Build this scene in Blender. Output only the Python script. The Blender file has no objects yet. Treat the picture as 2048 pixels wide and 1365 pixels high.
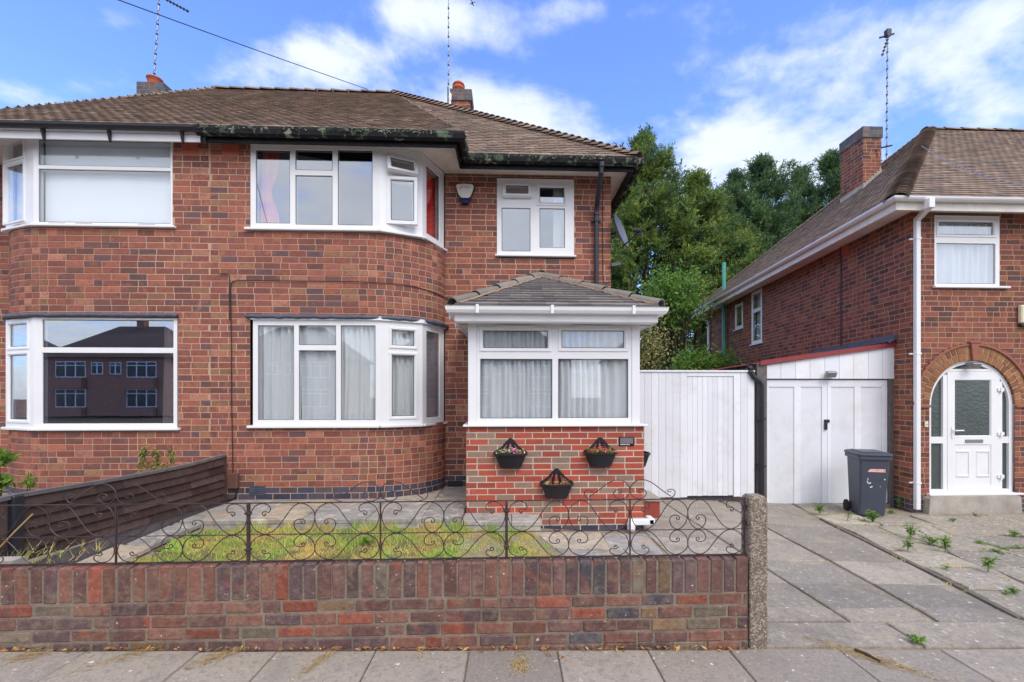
import bpy, math, random
import numpy as np
from mathutils import Vector, Matrix, noise as mnoise
random.seed(7); np.random.seed(7)
R = math.radians
sc = bpy.context.scene
COL = sc.collection

# ---------------------------------------------------------------- camera
TH = 0.04; CX = 1056.0; CY = 790.0; F = 900.0; HC = 1.61
cam_d = bpy.data.cameras.new("camera"); cam = bpy.data.objects.new("camera", cam_d); COL.objects.link(cam)
cam.location = (0, 0, HC); cam.rotation_euler = (R(90), 0, -TH)
cam_d.sensor_width = 36; cam_d.lens = 36 * F / 2048
cam_d.shift_x = -(CX - 1024) / 2048; cam_d.shift_y = (CY - 682.5) / 2048
cam_d.clip_end = 600; cam_d.clip_start = 0.05
sc.camera = cam
sc.view_settings.view_transform = 'Standard'; sc.view_settings.look = 'None'
sc.view_settings.exposure = 0.80; sc.view_settings.gamma = 1.0
sc.view_settings.use_curve_mapping = False
try:
    sc.cycles.use_denoising = True
    sc.cycles.max_bounces = 8; sc.cycles.transparent_max_bounces = 12
    sc.cycles.sample_clamp_indirect = 4
except Exception: pass

# ---------------------------------------------------------------- world
SUN_EL, SUN_AZ = R(47), R(152)      # azimuth measured clockwise from +y
w = bpy.data.worlds.new("World"); sc.world = w; w.use_nodes = True
nt = w.node_tree; N = nt.nodes; L = nt.links
for n in list(N): N.remove(n)
def nd(t, **k):
    n = N.new(t)
    for a, b in k.items(): setattr(n, a, b)
    return n
def mth(op, a, b=None, c=None, clamp=False):
    n = nd('ShaderNodeMath', operation=op); n.use_clamp = clamp
    for i, v in enumerate((a, b, c)):
        if v is None: continue
        if isinstance(v, (int, float)): n.inputs[i].default_value = v
        else: L.new(v, n.inputs[i])
    return n.outputs[0]
def mixc(f, a, b, bt='MIX'):
    n = nd('ShaderNodeMix', data_type='RGBA', blend_type=bt)
    for s, v in ((0, f), (6, a), (7, b)):
        if isinstance(v, (int, float)): n.inputs[s].default_value = v
        elif isinstance(v, tuple): n.inputs[s].default_value = (*v, 1) if len(v) == 3 else v
        else: L.new(v, n.inputs[s])
    return n.outputs[2]
sky = nd('ShaderNodeTexSky', sky_type='NISHITA'); sky.sun_disc = False
sky.sun_elevation = SUN_EL; sky.sun_rotation = SUN_AZ
sky.air_density = 1.0; sky.dust_density = 0.6; sky.ozone_density = 2.0
tc = nd('ShaderNodeTexCoord'); sp = nd('ShaderNodeSeparateXYZ'); L.new(tc.outputs['Generated'], sp.inputs[0])
dx, dy, dz = sp.outputs
# project the view direction on a high flat layer, for clouds that shrink toward the horizon
zz = mth('ADD', mth('MAXIMUM', dz, 0.0), 0.22)
cu, cv = mth('DIVIDE', dx, zz), mth('DIVIDE', dy, zz)
cb = nd('ShaderNodeCombineXYZ'); L.new(cu, cb.inputs[0]); L.new(cv, cb.inputs[1])
n1 = nd('ShaderNodeTexNoise'); n1.inputs['Scale'].default_value = 2.3; n1.inputs['Detail'].default_value = 10; n1.inputs['Roughness'].default_value = .60; n1.inputs['Distortion'].default_value = .5
L.new(cb.outputs[0], n1.inputs['Vector'])
n2 = nd('ShaderNodeTexNoise'); n2.inputs['Scale'].default_value = 6.5; n2.inputs['Detail'].default_value = 8; n2.inputs['Roughness'].default_value = .6
L.new(cb.outputs[0], n2.inputs['Vector'])
# cloud banks by direction: azimuth tangent a=dx/dy, elevation tangent e=dz/dy (only ahead, dy>0)
ysafe = mth('MAXIMUM', dy, 0.05)
az, el = mth('DIVIDE', dx, ysafe), mth('DIVIDE', dz, ysafe)
def A(px): return math.tan(TH + math.atan((px - CX) / F))
def E(px, py):
    u = (px - CX) / F
    return (CY - py) / F / (math.cos(TH) - u * math.sin(TH))
banks = [(660, 115, 190, 62, .85, -8), (1000, 225, 220, 66, 1.0, 12), (1130, 300, 150, 50, .8, 10), (900, 35, 200, 56, .8, 0), (1900, 130, 480, 140, .66, -18),
         (1520, 290, 260, 75, .95, -5), (1600, 340, 360, 70, .85, 0), (1180, 25, 240, 35, .4, 0), (180, 175, 70, 22, .35, 5), (235, 45, 40, 22, .35, 0),
         (760, 195, 60, 25, .5, 0), (1480, 185, 90, 18, .35, 0), (1440, 40, 130, 40, .25, 0), (30, 190, 60, 30, .3, 0), (1640, 110, 200, 28, .4, -10), (2040, 40, 200, 60, .5, 0)]
dens = None
for px, py, rx, ry, amp, rot in banks:
    a0, e0 = A(px), E(px, py)
    da = mth('SUBTRACT', az, a0); de = mth('SUBTRACT', el, e0)
    c, s = math.cos(R(-rot)), math.sin(R(-rot))
    ra = mth('ADD', mth('MULTIPLY', da, c), mth('MULTIPLY', de, s)); re = mth('SUBTRACT', mth('MULTIPLY', de, c), mth('MULTIPLY', da, s))
    q = mth('ADD', mth('POWER', mth('ABSOLUTE', mth('DIVIDE', ra, rx / F)), 2.0), mth('POWER', mth('ABSOLUTE', mth('DIVIDE', re, ry / F)), 2.0))
    g = mth('MULTIPLY', mth('EXPONENT', mth('MULTIPLY', q, -1.0)), amp)
    dens = g if dens is None else mth('MAXIMUM', dens, g)
front = mth('MULTIPLY', dens, mth('GREATER_THAN', dy, 0.05))
back = mth('MULTIPLY', mth('SUBTRACT', 0.25, dy, clamp=True), 1.5, clamp=True)     # an overcast bank behind the photographer
back = mth('MAXIMUM', back, mth('MULTIPLY', mth('SUBTRACT', dz, 0.74, clamp=True), 7.0, clamp=True))     # and one added overhead, out of view, to neutralise the blue ambient light
bank = mth('MAXIMUM', front, back)
fbm = mth('ADD', mth('MULTIPLY', n1.outputs[0], .62), mth('MULTIPLY', n2.outputs[0], .38))
cl = mth('ADD', mth('MULTIPLY', mth('SUBTRACT', fbm, 0.5), 6.2), mth('SUBTRACT', mth('MULTIPLY', bank, 1.5), 0.32))
mr = nd('ShaderNodeMapRange'); mr.interpolation_type = 'SMOOTHSTEP'; L.new(cl, mr.inputs[0]); mr.inputs[1].default_value = -.25; mr.inputs[2].default_value = 1.25
cover = mth('MULTIPLY', mr.outputs[0], 0.93)
shade = nd('ShaderNodeTexNoise'); shade.inputs['Scale'].default_value = 3.0; shade.inputs['Detail'].default_value = 5; L.new(cb.outputs[0], shade.inputs['Vector'])
SKY_K = 0.15
white = mixc(shade.outputs[0], (3.1, 3.5, 4.1), (4.5, 4.7, 4.95))
backc = mixc(shade.outputs[0], (4.2, 4.4, 4.7), (7.4, 7.4, 7.5))
cloudc = mixc(back, white, backc)
blue = mixc(1.0, sky.outputs[0], (.90, 1.05, 1.52), 'MULTIPLY')
fin = mixc(cover, blue, cloudc)
bg = nd('ShaderNodeBackground'); bg.inputs[1].default_value = SKY_K; L.new(fin, bg.inputs[0])
wo = nd('ShaderNodeOutputWorld'); L.new(bg.outputs[0], wo.inputs[0])

# ---------------------------------------------------------------- sun
sd = bpy.data.lights.new("sun", 'SUN'); sun = bpy.data.objects.new("sun", sd); COL.objects.link(sun)
sd.energy = 1.15; sd.angle = R(32); sd.color = (1.0, .93, .84)
sv = Vector((math.sin(SUN_AZ) * math.cos(SUN_EL), math.cos(SUN_AZ) * math.cos(SUN_EL), math.sin(SUN_EL)))
sun.rotation_euler = (-sv).to_track_quat('-Z', 'Y').to_euler()

# ---------------------------------------------------------------- measuring: a pixel of the photograph on a facade plane y = D, in metres
def PX(px, D): return D * math.tan(TH + math.atan((px - CX) / F))
def PZ(px, py, D):
    X = PX(px, D); Z = X * math.sin(TH) + D * math.cos(TH)
    return HC + (CY - py) / F * Z
def PD(px, py, z):                       # point of the horizontal plane z seen at a pixel
    Z = (HC - z) * F / (py - CY); u = (px - CX) / F
    return (Z * math.sin(TH) + u * Z * math.cos(TH), Z * math.cos(TH) - u * Z * math.sin(TH))

def interp(x, xs, ys): return float(np.interp(x, xs, ys))
def zpav(X): return max(-.12, min(.09, -.02 * X))
def zg(X, y):
    """height of the ground"""
    z7 = interp(X, [-8, -4, -3.2, -.6, .6, 2, 4.0, 4.9, 6.5, 14], [.2, .2, .13, .13, -.02, -.05, -.17, -.215, -.25, -.25])
    k = interp(X, [.2, 1.8], [0, 1])
    t = (1 - k) * min(1, max(0, (y - 2.95) / 1.0)) + k * min(1, max(0, (y - 2.95) / 4.0))
    t = t * t * (3 - 2 * t)
    return zpav(X) * (1 - t) + z7 * t

# ---------------------------------------------------------------- materials
def mat(name, color=(.5, .5, .5), rough=.6, metal=0.0, spec=.5, noise=0.0, nscale=8.0, bump=0.0, bscale=30.0, tint=None):
    m = bpy.data.materials.new(name); m.use_nodes = True
    t = m.node_tree; b = t.nodes['Principled BSDF']
    b.inputs['Base Color'].default_value = (*color, 1); b.inputs['Roughness'].default_value = rough
    b.inputs['Metallic'].default_value = metal; b.inputs['Specular IOR Level'].default_value = spec
    tcn = t.nodes.new('ShaderNodeTexCoord')
    if noise:
        n = t.nodes.new('ShaderNodeTexNoise'); n.inputs['Scale'].default_value = nscale; n.inputs['Detail'].default_value = 6; n.inputs['Roughness'].default_value = .65
        t.links.new(tcn.outputs['Object'], n.inputs['Vector'])
        mp = t.nodes.new('ShaderNodeMapRange'); mp.inputs[1].default_value = .35; mp.inputs[2].default_value = .68
        t.links.new(n.outputs[0], mp.inputs[0])
        mx = t.nodes.new('ShaderNodeMix'); mx.data_type = 'RGBA'
        c2 = tint if tint else tuple(max(0, c * (1 - noise)) for c in color)
        mx.inputs[6].default_value = (*color, 1); mx.inputs[7].default_value = (*c2, 1)
        t.links.new(mp.outputs[0], mx.inputs[0]); t.links.new(mx.outputs[2], b.inputs['Base Color'])
    if bump:
        n = t.nodes.new('ShaderNodeTexNoise'); n.inputs['Scale'].default_value = bscale; n.inputs['Detail'].default_value = 5
        t.links.new(tcn.outputs['Object'], n.inputs['Vector'])
        bp = t.nodes.new('ShaderNodeBump'); bp.inputs['Strength'].default_value = bump; bp.inputs['Distance'].default_value = .01
        t.links.new(n.outputs[0], bp.inputs['Height']); t.links.new(bp.outputs[0], b.inputs['Normal'])
    return m
def srgb(r, g, b):
    f = lambda c: (c / 255 / 12.92) if c <= 10 else ((c / 255 + .055) / 1.055) ** 2.4
    return (f(r), f(g), f(b))
def island_mat(name, cols, rough=.85, var=.35, vscale=14.0, bump=.4, bscale=60.0, stain=None, stain_scale=1.2, stain_amt=.5, spots=None, spot_scale=30.0, spot_th=.68, k=1.0, fleck=None, blots=()):
    """every loose piece of the mesh (brick, tile, slab, leaf) gets its own colour out of a list"""
    m = bpy.data.materials.new(name); m.use_nodes = True; t = m.node_tree; nn = t.nodes; ll = t.links
    b = nn['Principled BSDF']; b.inputs['Roughness'].default_value = rough; b.inputs['Specular IOR Level'].default_value = .3
    geo = nn.new('ShaderNodeNewGeometry'); cr = nn.new('ShaderNodeValToRGB'); cr.color_ramp.interpolation = 'CONSTANT'
    els = cr.color_ramp.elements; tot = sum(c[1] for c in cols); acc = 0
    for i, (c, wt) in enumerate(cols):
        e = els[0] if i == 0 else els.new(acc / tot)
        e.position = acc / tot; e.color = (*[x * k for x in c], 1); acc += wt
    while len(els) > len(cols): els.remove(els[-1])
    ll.new(geo.outputs['Random Per Island'], cr.inputs[0])
    tcn = nn.new('ShaderNodeTexCoord')
    def noi(scale, det=6, ro=.65, dist=0):
        n = nn.new('ShaderNodeTexNoise'); n.inputs['Scale'].default_value = scale; n.inputs['Detail'].default_value = det; n.inputs['Roughness'].default_value = ro; n.inputs['Distortion'].default_value = dist
        ll.new(tcn.outputs['Object'], n.inputs['Vector']); return n.outputs[0]
    def mix(f, a, c, bt='MIX'):
        x = nn.new('ShaderNodeMix'); x.data_type = 'RGBA'; x.blend_type = bt
        for s, v in ((0, f), (6, a), (7, c)):
            if isinstance(v, (int, float)): x.inputs[s].default_value = v
            elif isinstance(v, tuple): x.inputs[s].default_value = (*v, 1)
            else: ll.new(v, x.inputs[s])
        return x.outputs[2]
    def rng(src, a, b2, c=0.0, d=1.0):
        x = nn.new('ShaderNodeMapRange'); ll.new(src, x.inputs[0])
        for i, v in enumerate((a, b2, c, d)): x.inputs[i + 1].default_value = v
        return x.outputs[0]
    col = cr.outputs[0]
    # brightness jitter per piece and blotches inside a piece
    wn = nn.new('ShaderNodeTexWhiteNoise'); wn.noise_dimensions = '1D'; ll.new(geo.outputs['Random Per Island'], wn.inputs['W'])
    hs = nn.new('ShaderNodeHueSaturation'); ll.new(col, hs.inputs['Color'])
    ll.new(rng(wn.outputs['Value'], 0, 1, 1 - var * .7, 1 + var * .7), hs.inputs['Value'])
    col = hs.outputs[0]
    col = mix(1.0, col, mix(rng(noi(vscale), .3, .7), (1 - var,) * 3, (1 + var * .6,) * 3), 'MULTIPLY')
    for i_, (bc, bs, ba, bt_) in enumerate(blots): col = mix(rng(noi(bs + .37 * i_, 4, .6, .6), bt_, bt_ + .10, 0, ba), col, bc)
    if stain: col = mix(rng(noi(stain_scale, 8, .7), .5, .72, 0, stain_amt), col, stain)
    if spots: col = mix(rng(noi(spot_scale, 3, .5), spot_th, spot_th + .05), col, spots)
    if fleck:
        v = nn.new('ShaderNodeTexVoronoi'); v.inputs['Scale'].default_value = fleck[1]; ll.new(tcn.outputs['Object'], v.inputs['Vector'])
        col = mix(rng(v.outputs['Distance'], .045, .085, fleck[2], 0), col, fleck[0])
    ll.new(col, b.inputs['Base Color'])
    if bump:
        bp = nn.new('ShaderNodeBump'); bp.inputs['Strength'].default_value = bump; bp.inputs['Distance'].default_value = .006
        ll.new(noi(bscale, 5), bp.inputs['Height']); ll.new(bp.outputs[0], b.inputs['Normal'])
    return m

M = {}
M['brick'] = island_mat('house brick', [(srgb(148, 90, 76), 30), (srgb(132, 80, 70), 26), (srgb(160, 98, 79), 14), (srgb(112, 76, 70), 10), (srgb(144, 104, 80), 8), (srgb(102, 78, 80), 4), (srgb(170, 116, 96), 5)],
                        rough=.82, var=.22, vscale=26, stain=srgb(120, 88, 70), stain_scale=.9, stain_amt=.30, blots=((srgb(116, 78, 84), 8, .5, .54), (srgb(176, 112, 88), 7, .45, .57), (srgb(98, 72, 60), 13, .55, .56)), spots=srgb(210, 190, 175), spot_scale=38, spot_th=.735, k=1.0)
M['brick2'] = island_mat('darker house brick', [(srgb(134, 80, 68), 30), (srgb(116, 71, 62), 25), (srgb(146, 86, 70), 14), (srgb(96, 66, 60), 16), (srgb(136, 94, 68), 9), (srgb(88, 68, 70), 6)],
                        rough=.82, var=.22, vscale=26, stain=srgb(96, 70, 58), stain_scale=1.1, stain_amt=.3, blots=((srgb(98, 70, 70), 8, .5, .55), (srgb(164, 98, 72), 7, .55, .55)), spots=srgb(200, 180, 165), spot_scale=40, spot_th=.75)
M['brickblue'] = island_mat('blue plinth brick', [(srgb(62, 66, 84), 30), (srgb(78, 76, 90), 20), (srgb(88, 74, 78), 15)], rough=.55, var=.2, vscale=20)
M['brickporch'] = island_mat('new red brick', [(srgb(172, 84, 66), 40), (srgb(158, 78, 64), 20), (srgb(146, 120, 104), 18), (srgb(150, 98, 84), 12)], rough=.8, var=.16, vscale=30, bump=.25, k=.95)
M['brickgarden'] = island_mat('old garden wall brick', [(srgb(112, 82, 76), 34), (srgb(124, 86, 74), 28), (srgb(140, 80, 64), 9), (srgb(98, 78, 78), 16), (srgb(84, 82, 88), 4), (srgb(118, 106, 92), 6), (srgb(124, 100, 76), 3)],
                        rough=.85, var=.34, vscale=22, bump=1, bscale=45, blots=((srgb(146, 80, 64), 7, .55, .58), (srgb(82, 66, 70), 6.2, .7, .55), (srgb(128, 108, 84), 9, .5, .60), (srgb(150, 140, 130), 30, .6, .64)), stain=srgb(132, 116, 100), stain_scale=11, stain_amt=.6, spots=srgb(190, 182, 172), spot_scale=34, spot_th=.70)
M['brickarch'] = island_mat('buff arch brick', [(srgb(146, 102, 70), 30), (srgb(158, 110, 76), 20), (srgb(130, 88, 62), 15)], var=.2)
M['mortar'] = mat('pink mortar', srgb(172, 136, 113), .95, noise=.25, nscale=.9, tint=srgb(194, 166, 146), bump=.4, bscale=80)
M['mortar2'] = mat('house mortar', srgb(180, 142, 116), .95, noise=.25, nscale=3, bump=.4, bscale=80)
M['mortarlight'] = mat('pale mortar', srgb(200, 184, 170), .95, noise=.2, nscale=4)
M['mortarold'] = mat('old grey mortar', srgb(136, 122, 108), .95, noise=.4, nscale=6, bump=.9, bscale=60)
M['upvc'] = mat('white window plastic', (.80, .80, .82), .28, noise=.05, nscale=3)
M['paint'] = island_mat('weathered white paint', [(srgb(226, 228, 234), 5), (srgb(220, 222, 228), 5), (srgb(230, 231, 236), 5)], rough=.5, var=.03, vscale=3, bump=.25, bscale=30, stain=srgb(196, 192, 184), stain_scale=2.4, stain_amt=.5, spots=srgb(150, 146, 140), spot_scale=20, spot_th=.745)
M['soffit'] = mat('cream soffit paint', srgb(238, 232, 222), .7, noise=.2, nscale=5)
M['gasket'] = mat('black gasket', (.02, .02, .028), .5)
M['blackpl'] = mat('black plastic pipe', srgb(38, 40, 50), .35, noise=.2, nscale=4)
M['whitepl'] = mat('white plastic pipe', (.80, .80, .82), .3, noise=.05, nscale=3)
M['fasciablack'] = mat('peeling black paint', srgb(22, 23, 30), .6, noise=.5, nscale=7, bump=.6, tint=srgb(44, 43, 46), spec=.25)
M['guttermoss'] = island_mat('lichened old gutter', [(srgb(30, 31, 36), 1)], rough=.8, var=.3, vscale=9, bump=.7, bscale=40, blots=((srgb(104, 122, 98), 5.2, .85, .55), (srgb(148, 152, 132), 7.1, .8, .60)))
M['kerbdark'] = mat('dirty kerb edge', srgb(122, 112, 102), .95, noise=.4, nscale=9, bump=.8)  # darkened tone paints in the shadow line of the raised forecourt edge
M['lead'] = mat('weathered lead', srgb(84, 90, 108), .5, noise=.35, nscale=14, bump=.6, bscale=30)
M['tile'] = island_mat('brown clay roof tile', [(srgb(136, 116, 103), 30), (srgb(126, 108, 97), 25), (srgb(146, 124, 108), 18), (srgb(114, 101, 93), 12), (srgb(154, 137, 122), 5)], rough=.9, var=.14, vscale=12, bump=.3, stain=srgb(96, 92, 74), stain_scale=1.2, stain_amt=.45, spots=srgb(178, 170, 158), spot_scale=16, spot_th=.745)
M['tilegrey'] = island_mat('dark grey roof tile', [(srgb(122, 117, 115), 30), (srgb(112, 108, 108), 20), (srgb(132, 124, 120), 12)], rough=.85, var=.15, vscale=12, bump=.3)
M['ridgegrey'] = island_mat('grey ridge tile', [(srgb(130, 124, 116), 1), (srgb(122, 116, 109), 1)], rough=.9, var=.2, vscale=7)
M['mortarroof'] = mat('roof bedding mortar', srgb(176, 142, 120), .95, noise=.3, nscale=20, bump=1, bscale=60)
M['chimblue'] = island_mat('blue chimney brick', [(srgb(88, 90, 98), 20), (srgb(104, 102, 106), 15), (srgb(108, 86, 84), 9)], var=.25, vscale=10)
M['pot'] = mat('terracotta', srgb(184, 92, 62), .75, noise=.25, nscale=12)
M['concrete'] = mat('aged concrete', srgb(178, 170, 160), .95, noise=.35, nscale=4, bump=.6, bscale=50)
M['teal'] = mat('teal painted pipe', srgb(84, 168, 150), .45, noise=.2, nscale=6)
M['redfascia'] = mat('red painted verge', srgb(140, 52, 56), .5, noise=.2, nscale=5)
M['wooddark'] = island_mat('dark brown stained wood', [(srgb(76, 58, 54), 5), (srgb(68, 51, 48), 5), (srgb(86, 68, 62), 3)], var=.3, vscale=14, bump=.5)
M['woodgrey'] = mat('weathered grey timber', srgb(112, 104, 104), .9, noise=.35, nscale=12, bump=.5)
M['iron'] = mat('black wrought iron', srgb(50, 46, 50), .5, metal=.3, noise=.5, nscale=16, tint=srgb(84, 62, 58))
M['alu'] = mat('dull aluminium', srgb(150, 152, 158), .4, metal=.7)
M['aerial'] = mat('dark aerial metal', srgb(40, 42, 52), .5)
M['cable'] = mat('black cable', srgb(46, 34, 36), .6)
M['bin'] = mat('anthracite bin plastic', srgb(68, 74, 88), .45, noise=.12, nscale=5, bump=.08, bscale=90)
M['rubber'] = mat('black rubber', srgb(20, 20, 24), .7)
M['sticker'] = mat('pale sticker', srgb(232, 214, 214), .5)
M['stickerpink'] = mat('pink sticker print', srgb(226, 150, 140), .5)
M['scuff'] = mat('white scuff', srgb(228, 230, 236), .6)
M['planter'] = mat('black planter plastic', srgb(32, 33, 40), .4, noise=.15, nscale=12)
M['soil'] = mat('garden soil', srgb(84, 70, 56), .95, noise=.4, nscale=6, bump=.8)
M['net'] = mat('net curtain', (.86, .86, .86), .9, spec=.1)
M['curtpink'] = mat('pink curtain', srgb(226, 118, 112), .9)
M['curtbeige'] = mat('beige curtain', srgb(176, 156, 146), .9)
M['curtcream'] = mat('cream curtain', srgb(232, 230, 212), .9)
M['curtred'] = mat('red curtain', srgb(214, 48, 48), .9)
M['roomwall'] = mat('room wall', srgb(160, 156, 156), .9)
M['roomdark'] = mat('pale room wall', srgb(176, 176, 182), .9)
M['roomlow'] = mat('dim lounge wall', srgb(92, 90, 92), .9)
M['whiteblind'] = mat('white blind cloth', (.86, .87, .9), .9)
M['plaque'] = mat('grey name plaque', srgb(112, 104, 110), .5)
M['blackgloss'] = mat('black gloss', (.01, .01, .015), .3)
M['alarm'] = mat('alarm box white', srgb(222, 222, 212), .35)
M['alarmblue'] = mat('alarm box blue', srgb(28, 30, 96), .2)
M['redprint'] = mat('faded red print', srgb(196, 66, 70), .6)
M['greyprint'] = mat('grey print', srgb(150, 146, 146), .6)
M['bark'] = mat('bark', srgb(70, 56, 46), .95, noise=.4, nscale=8, bump=.8)
M['electric'] = mat('brown meter box', srgb(108, 76, 70), .5, noise=.15, nscale=9)
M['lens'] = mat('lamp lens', srgb(120, 128, 120), .15)
M['dish'] = mat('grey dish paint', srgb(96, 102, 114), .45, noise=.1)
M['bell'] = mat('cream plastic', srgb(222, 214, 180), .4)
M['pebble'] = None
M['slabpav'] = island_mat('pavement slab', fleck=(srgb(214, 207, 198), 8.3, .75), cols=[(srgb(158, 147, 136), 10), (srgb(149, 139, 130), 10), (srgb(165, 154, 141), 10)], rough=.92, var=.20, vscale=70, blots=((srgb(122, 116, 112), 34, .6, .52), (srgb(176, 168, 158), 45, .5, .58)), bump=.6, bscale=160, stain=srgb(132, 126, 120), stain_scale=3.2, stain_amt=.75, spots=srgb(214, 206, 196), spot_scale=24, spot_th=.69)
M['slabdrive'] = island_mat('drive slab', fleck=(srgb(214, 210, 204), 6.1, .8), cols=[(srgb(150, 141, 131), 10), (srgb(160, 150, 138), 10), (srgb(138, 131, 124), 6)], rough=.92, var=.20, vscale=60, blots=((srgb(120, 115, 112), 26, .6, .52), (srgb(192, 184, 172), 30, .6, .57), (srgb(176, 160, 136), 2.3, .5, .55)), bump=.5, bscale=120, stain=srgb(108, 103, 101), stain_scale=1.5, stain_amt=.9, spots=srgb(212, 210, 206), spot_scale=14, spot_th=.70)
M['slabright'] = island_mat('old forecourt slab', fleck=(srgb(216, 212, 206), 5.3, .8), cols=[(srgb(162, 152, 139), 10), (srgb(150, 142, 131), 10), (srgb(176, 166, 152), 6)], rough=.93, var=.20, vscale=60, blots=((srgb(120, 114, 106), 22, .7, .52), (srgb(204, 198, 188), 24, .7, .56), (srgb(176, 160, 136), 2.3, .5, .55), (srgb(120, 122, 84), 5, .4, .60)), bump=.6, bscale=110, stain=srgb(130, 125, 116), stain_scale=2.4, stain_amt=.75, spots=srgb(216, 214, 208), spot_scale=12, spot_th=.69)
M['slabstone'] = island_mat('riven stone slab', [(srgb(182, 168, 150), 10), (srgb(168, 164, 158), 10), (srgb(190, 174, 152), 6), (srgb(154, 150, 146), 6)], rough=.9, var=.2, vscale=12, blots=((srgb(126, 120, 116), 5, .7, .52), (srgb(206, 200, 190), 6, .7, .56), (srgb(186, 156, 120), 3, .6, .55), (srgb(120, 114, 108), 30, .5, .56)), bump=.6, bscale=40, stain=srgb(116, 108, 100), stain_scale=2.4, stain_amt=.55)
M['joint'] = mat('sandy joint', srgb(152, 138, 118), .98, noise=.35, nscale=14, bump=.8, bscale=80)
M['earth'] = mat('lawn earth', srgb(122, 112, 72), .98, noise=.35, nscale=5, bump=.8, bscale=60, tint=srgb(84, 92, 46))
M['asphalt'] = mat('road asphalt', (.06, .06, .062), .95, noise=.2, nscale=30, bump=.5, bscale=120)

def leaf_mat(name, cols, var=.3, clump=None, clump_scale=1.1, transl=.25):
    m = island_mat(name, cols, rough=.6, var=var, vscale=3.0, bump=0)
    t = m.node_tree; b = t.nodes['Principled BSDF']; out = t.nodes['Material Output']
    src = b.inputs['Base Color'].links[0].from_socket
    if clump:
        tcn = t.nodes.new('ShaderNodeTexCoord'); n = t.nodes.new('ShaderNodeTexNoise'); n.inputs['Scale'].default_value = clump_scale; n.inputs['Detail'].default_value = 3
        t.links.new(tcn.outputs['Object'], n.inputs['Vector'])
        mp = t.nodes.new('ShaderNodeMapRange'); mp.inputs[1].default_value = .42; mp.inputs[2].default_value = .62; t.links.new(n.outputs[0], mp.inputs[0])
        mx = t.nodes.new('ShaderNodeMix'); mx.data_type = 'RGBA'; mx.blend_type = 'MULTIPLY'; mx.inputs[0].default_value = 1
        m2 = t.nodes.new('ShaderNodeMix'); m2.data_type = 'RGBA'; t.links.new(mp.outputs[0], m2.inputs[0]); m2.inputs[6].default_value = (*clump[0], 1); m2.inputs[7].default_value = (*clump[1], 1)
        t.links.new(src, mx.inputs[6]); t.links.new(m2.outputs[2], mx.inputs[7]); src = mx.outputs[2]
        t.links.new(src, b.inputs['Base Color'])
    tr = t.nodes.new('ShaderNodeBsdfTranslucent'); t.links.new(src, tr.inputs[0])
    ms = t.nodes.new('ShaderNodeMixShader'); ms.inputs[0].default_value = transl
    t.links.new(b.outputs[0], ms.inputs[1]); t.links.new(tr.outputs[0], ms.inputs[2]); t.links.new(ms.outputs[0], out.inputs[0])
    return m
M['leafbright'] = leaf_mat('yellow green conifer foliage', [(srgb(142, 164, 86), 11), (srgb(118, 146, 82), 14), (srgb(84, 114, 70), 13), (srgb(144, 124, 90), 4)], clump=((.55, .68, .78), (1.3, 1.25, .88)), transl=.3)
M['leafdark'] = leaf_mat('dark green conifer foliage', [(srgb(96, 124, 86), 14), (srgb(78, 106, 76), 14), (srgb(120, 146, 90), 5), (srgb(112, 104, 82), 2)], clump=((.7, .78, .86), (1.3, 1.35, .95)), transl=.25)
M['leafbroad'] = leaf_mat('fresh broad leaves', [(srgb(110, 150, 62), 10), (srgb(90, 130, 56), 10), (srgb(134, 166, 76), 6)], transl=.35)
M['leafpale'] = leaf_mat('pale flowering foliage', [(srgb(196, 190, 130), 8), (srgb(136, 140, 84), 10), (srgb(104, 116, 62), 8)], transl=.3)
M['leafweed'] = leaf_mat('weed leaves', [(srgb(112, 152, 56), 10), (srgb(138, 172, 74), 8), (srgb(90, 126, 50), 6)], transl=.35)
M['leafdry'] = leaf_mat('withered leaves', [(srgb(150, 128, 78), 10), (srgb(136, 140, 76), 8), (srgb(110, 84, 54), 6), (srgb(128, 150, 74), 5)], transl=.2)
M['grass'] = leaf_mat('lawn grass', [(srgb(206, 204, 132), 10), (srgb(222, 208, 152), 10), (srgb(176, 196, 100), 8), (srgb(192, 212, 108), 7)], clump=((1.22, .94, .95), (.74, 1.05, .62)), clump_scale=2.4, transl=.3)
M['straw'] = island_mat('dry straw', [(srgb(196, 170, 122), 5), (srgb(168, 140, 92), 5), (srgb(130, 104, 70), 3)], var=.2, bump=0)
M['deadleaf'] = island_mat('dead brown leaf', [(srgb(166, 118, 66), 5), (srgb(140, 94, 56), 5), (srgb(190, 150, 92), 3)], var=.2, bump=0)
M['petal'] = island_mat('pink petals', [(srgb(226, 112, 168), 6), (srgb(200, 70, 110), 4), (srgb(238, 180, 206), 4)], var=.1, bump=0)
M['petalred'] = island_mat('salmon petals', [(srgb(214, 120, 112), 6), (srgb(176, 66, 66), 4)], var=.1, bump=0)
M['yellow'] = mat('yellow petals', srgb(240, 200, 40), .6)
M['white petals'] = mat('white petals', srgb(236, 232, 236), .6)
M['moss'] = island_mat('moss', [(srgb(118, 128, 108), 4), (srgb(92, 104, 84), 4), (srgb(146, 146, 130), 3), (srgb(62, 70, 58), 4)], var=.3, bump=.6)
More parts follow.
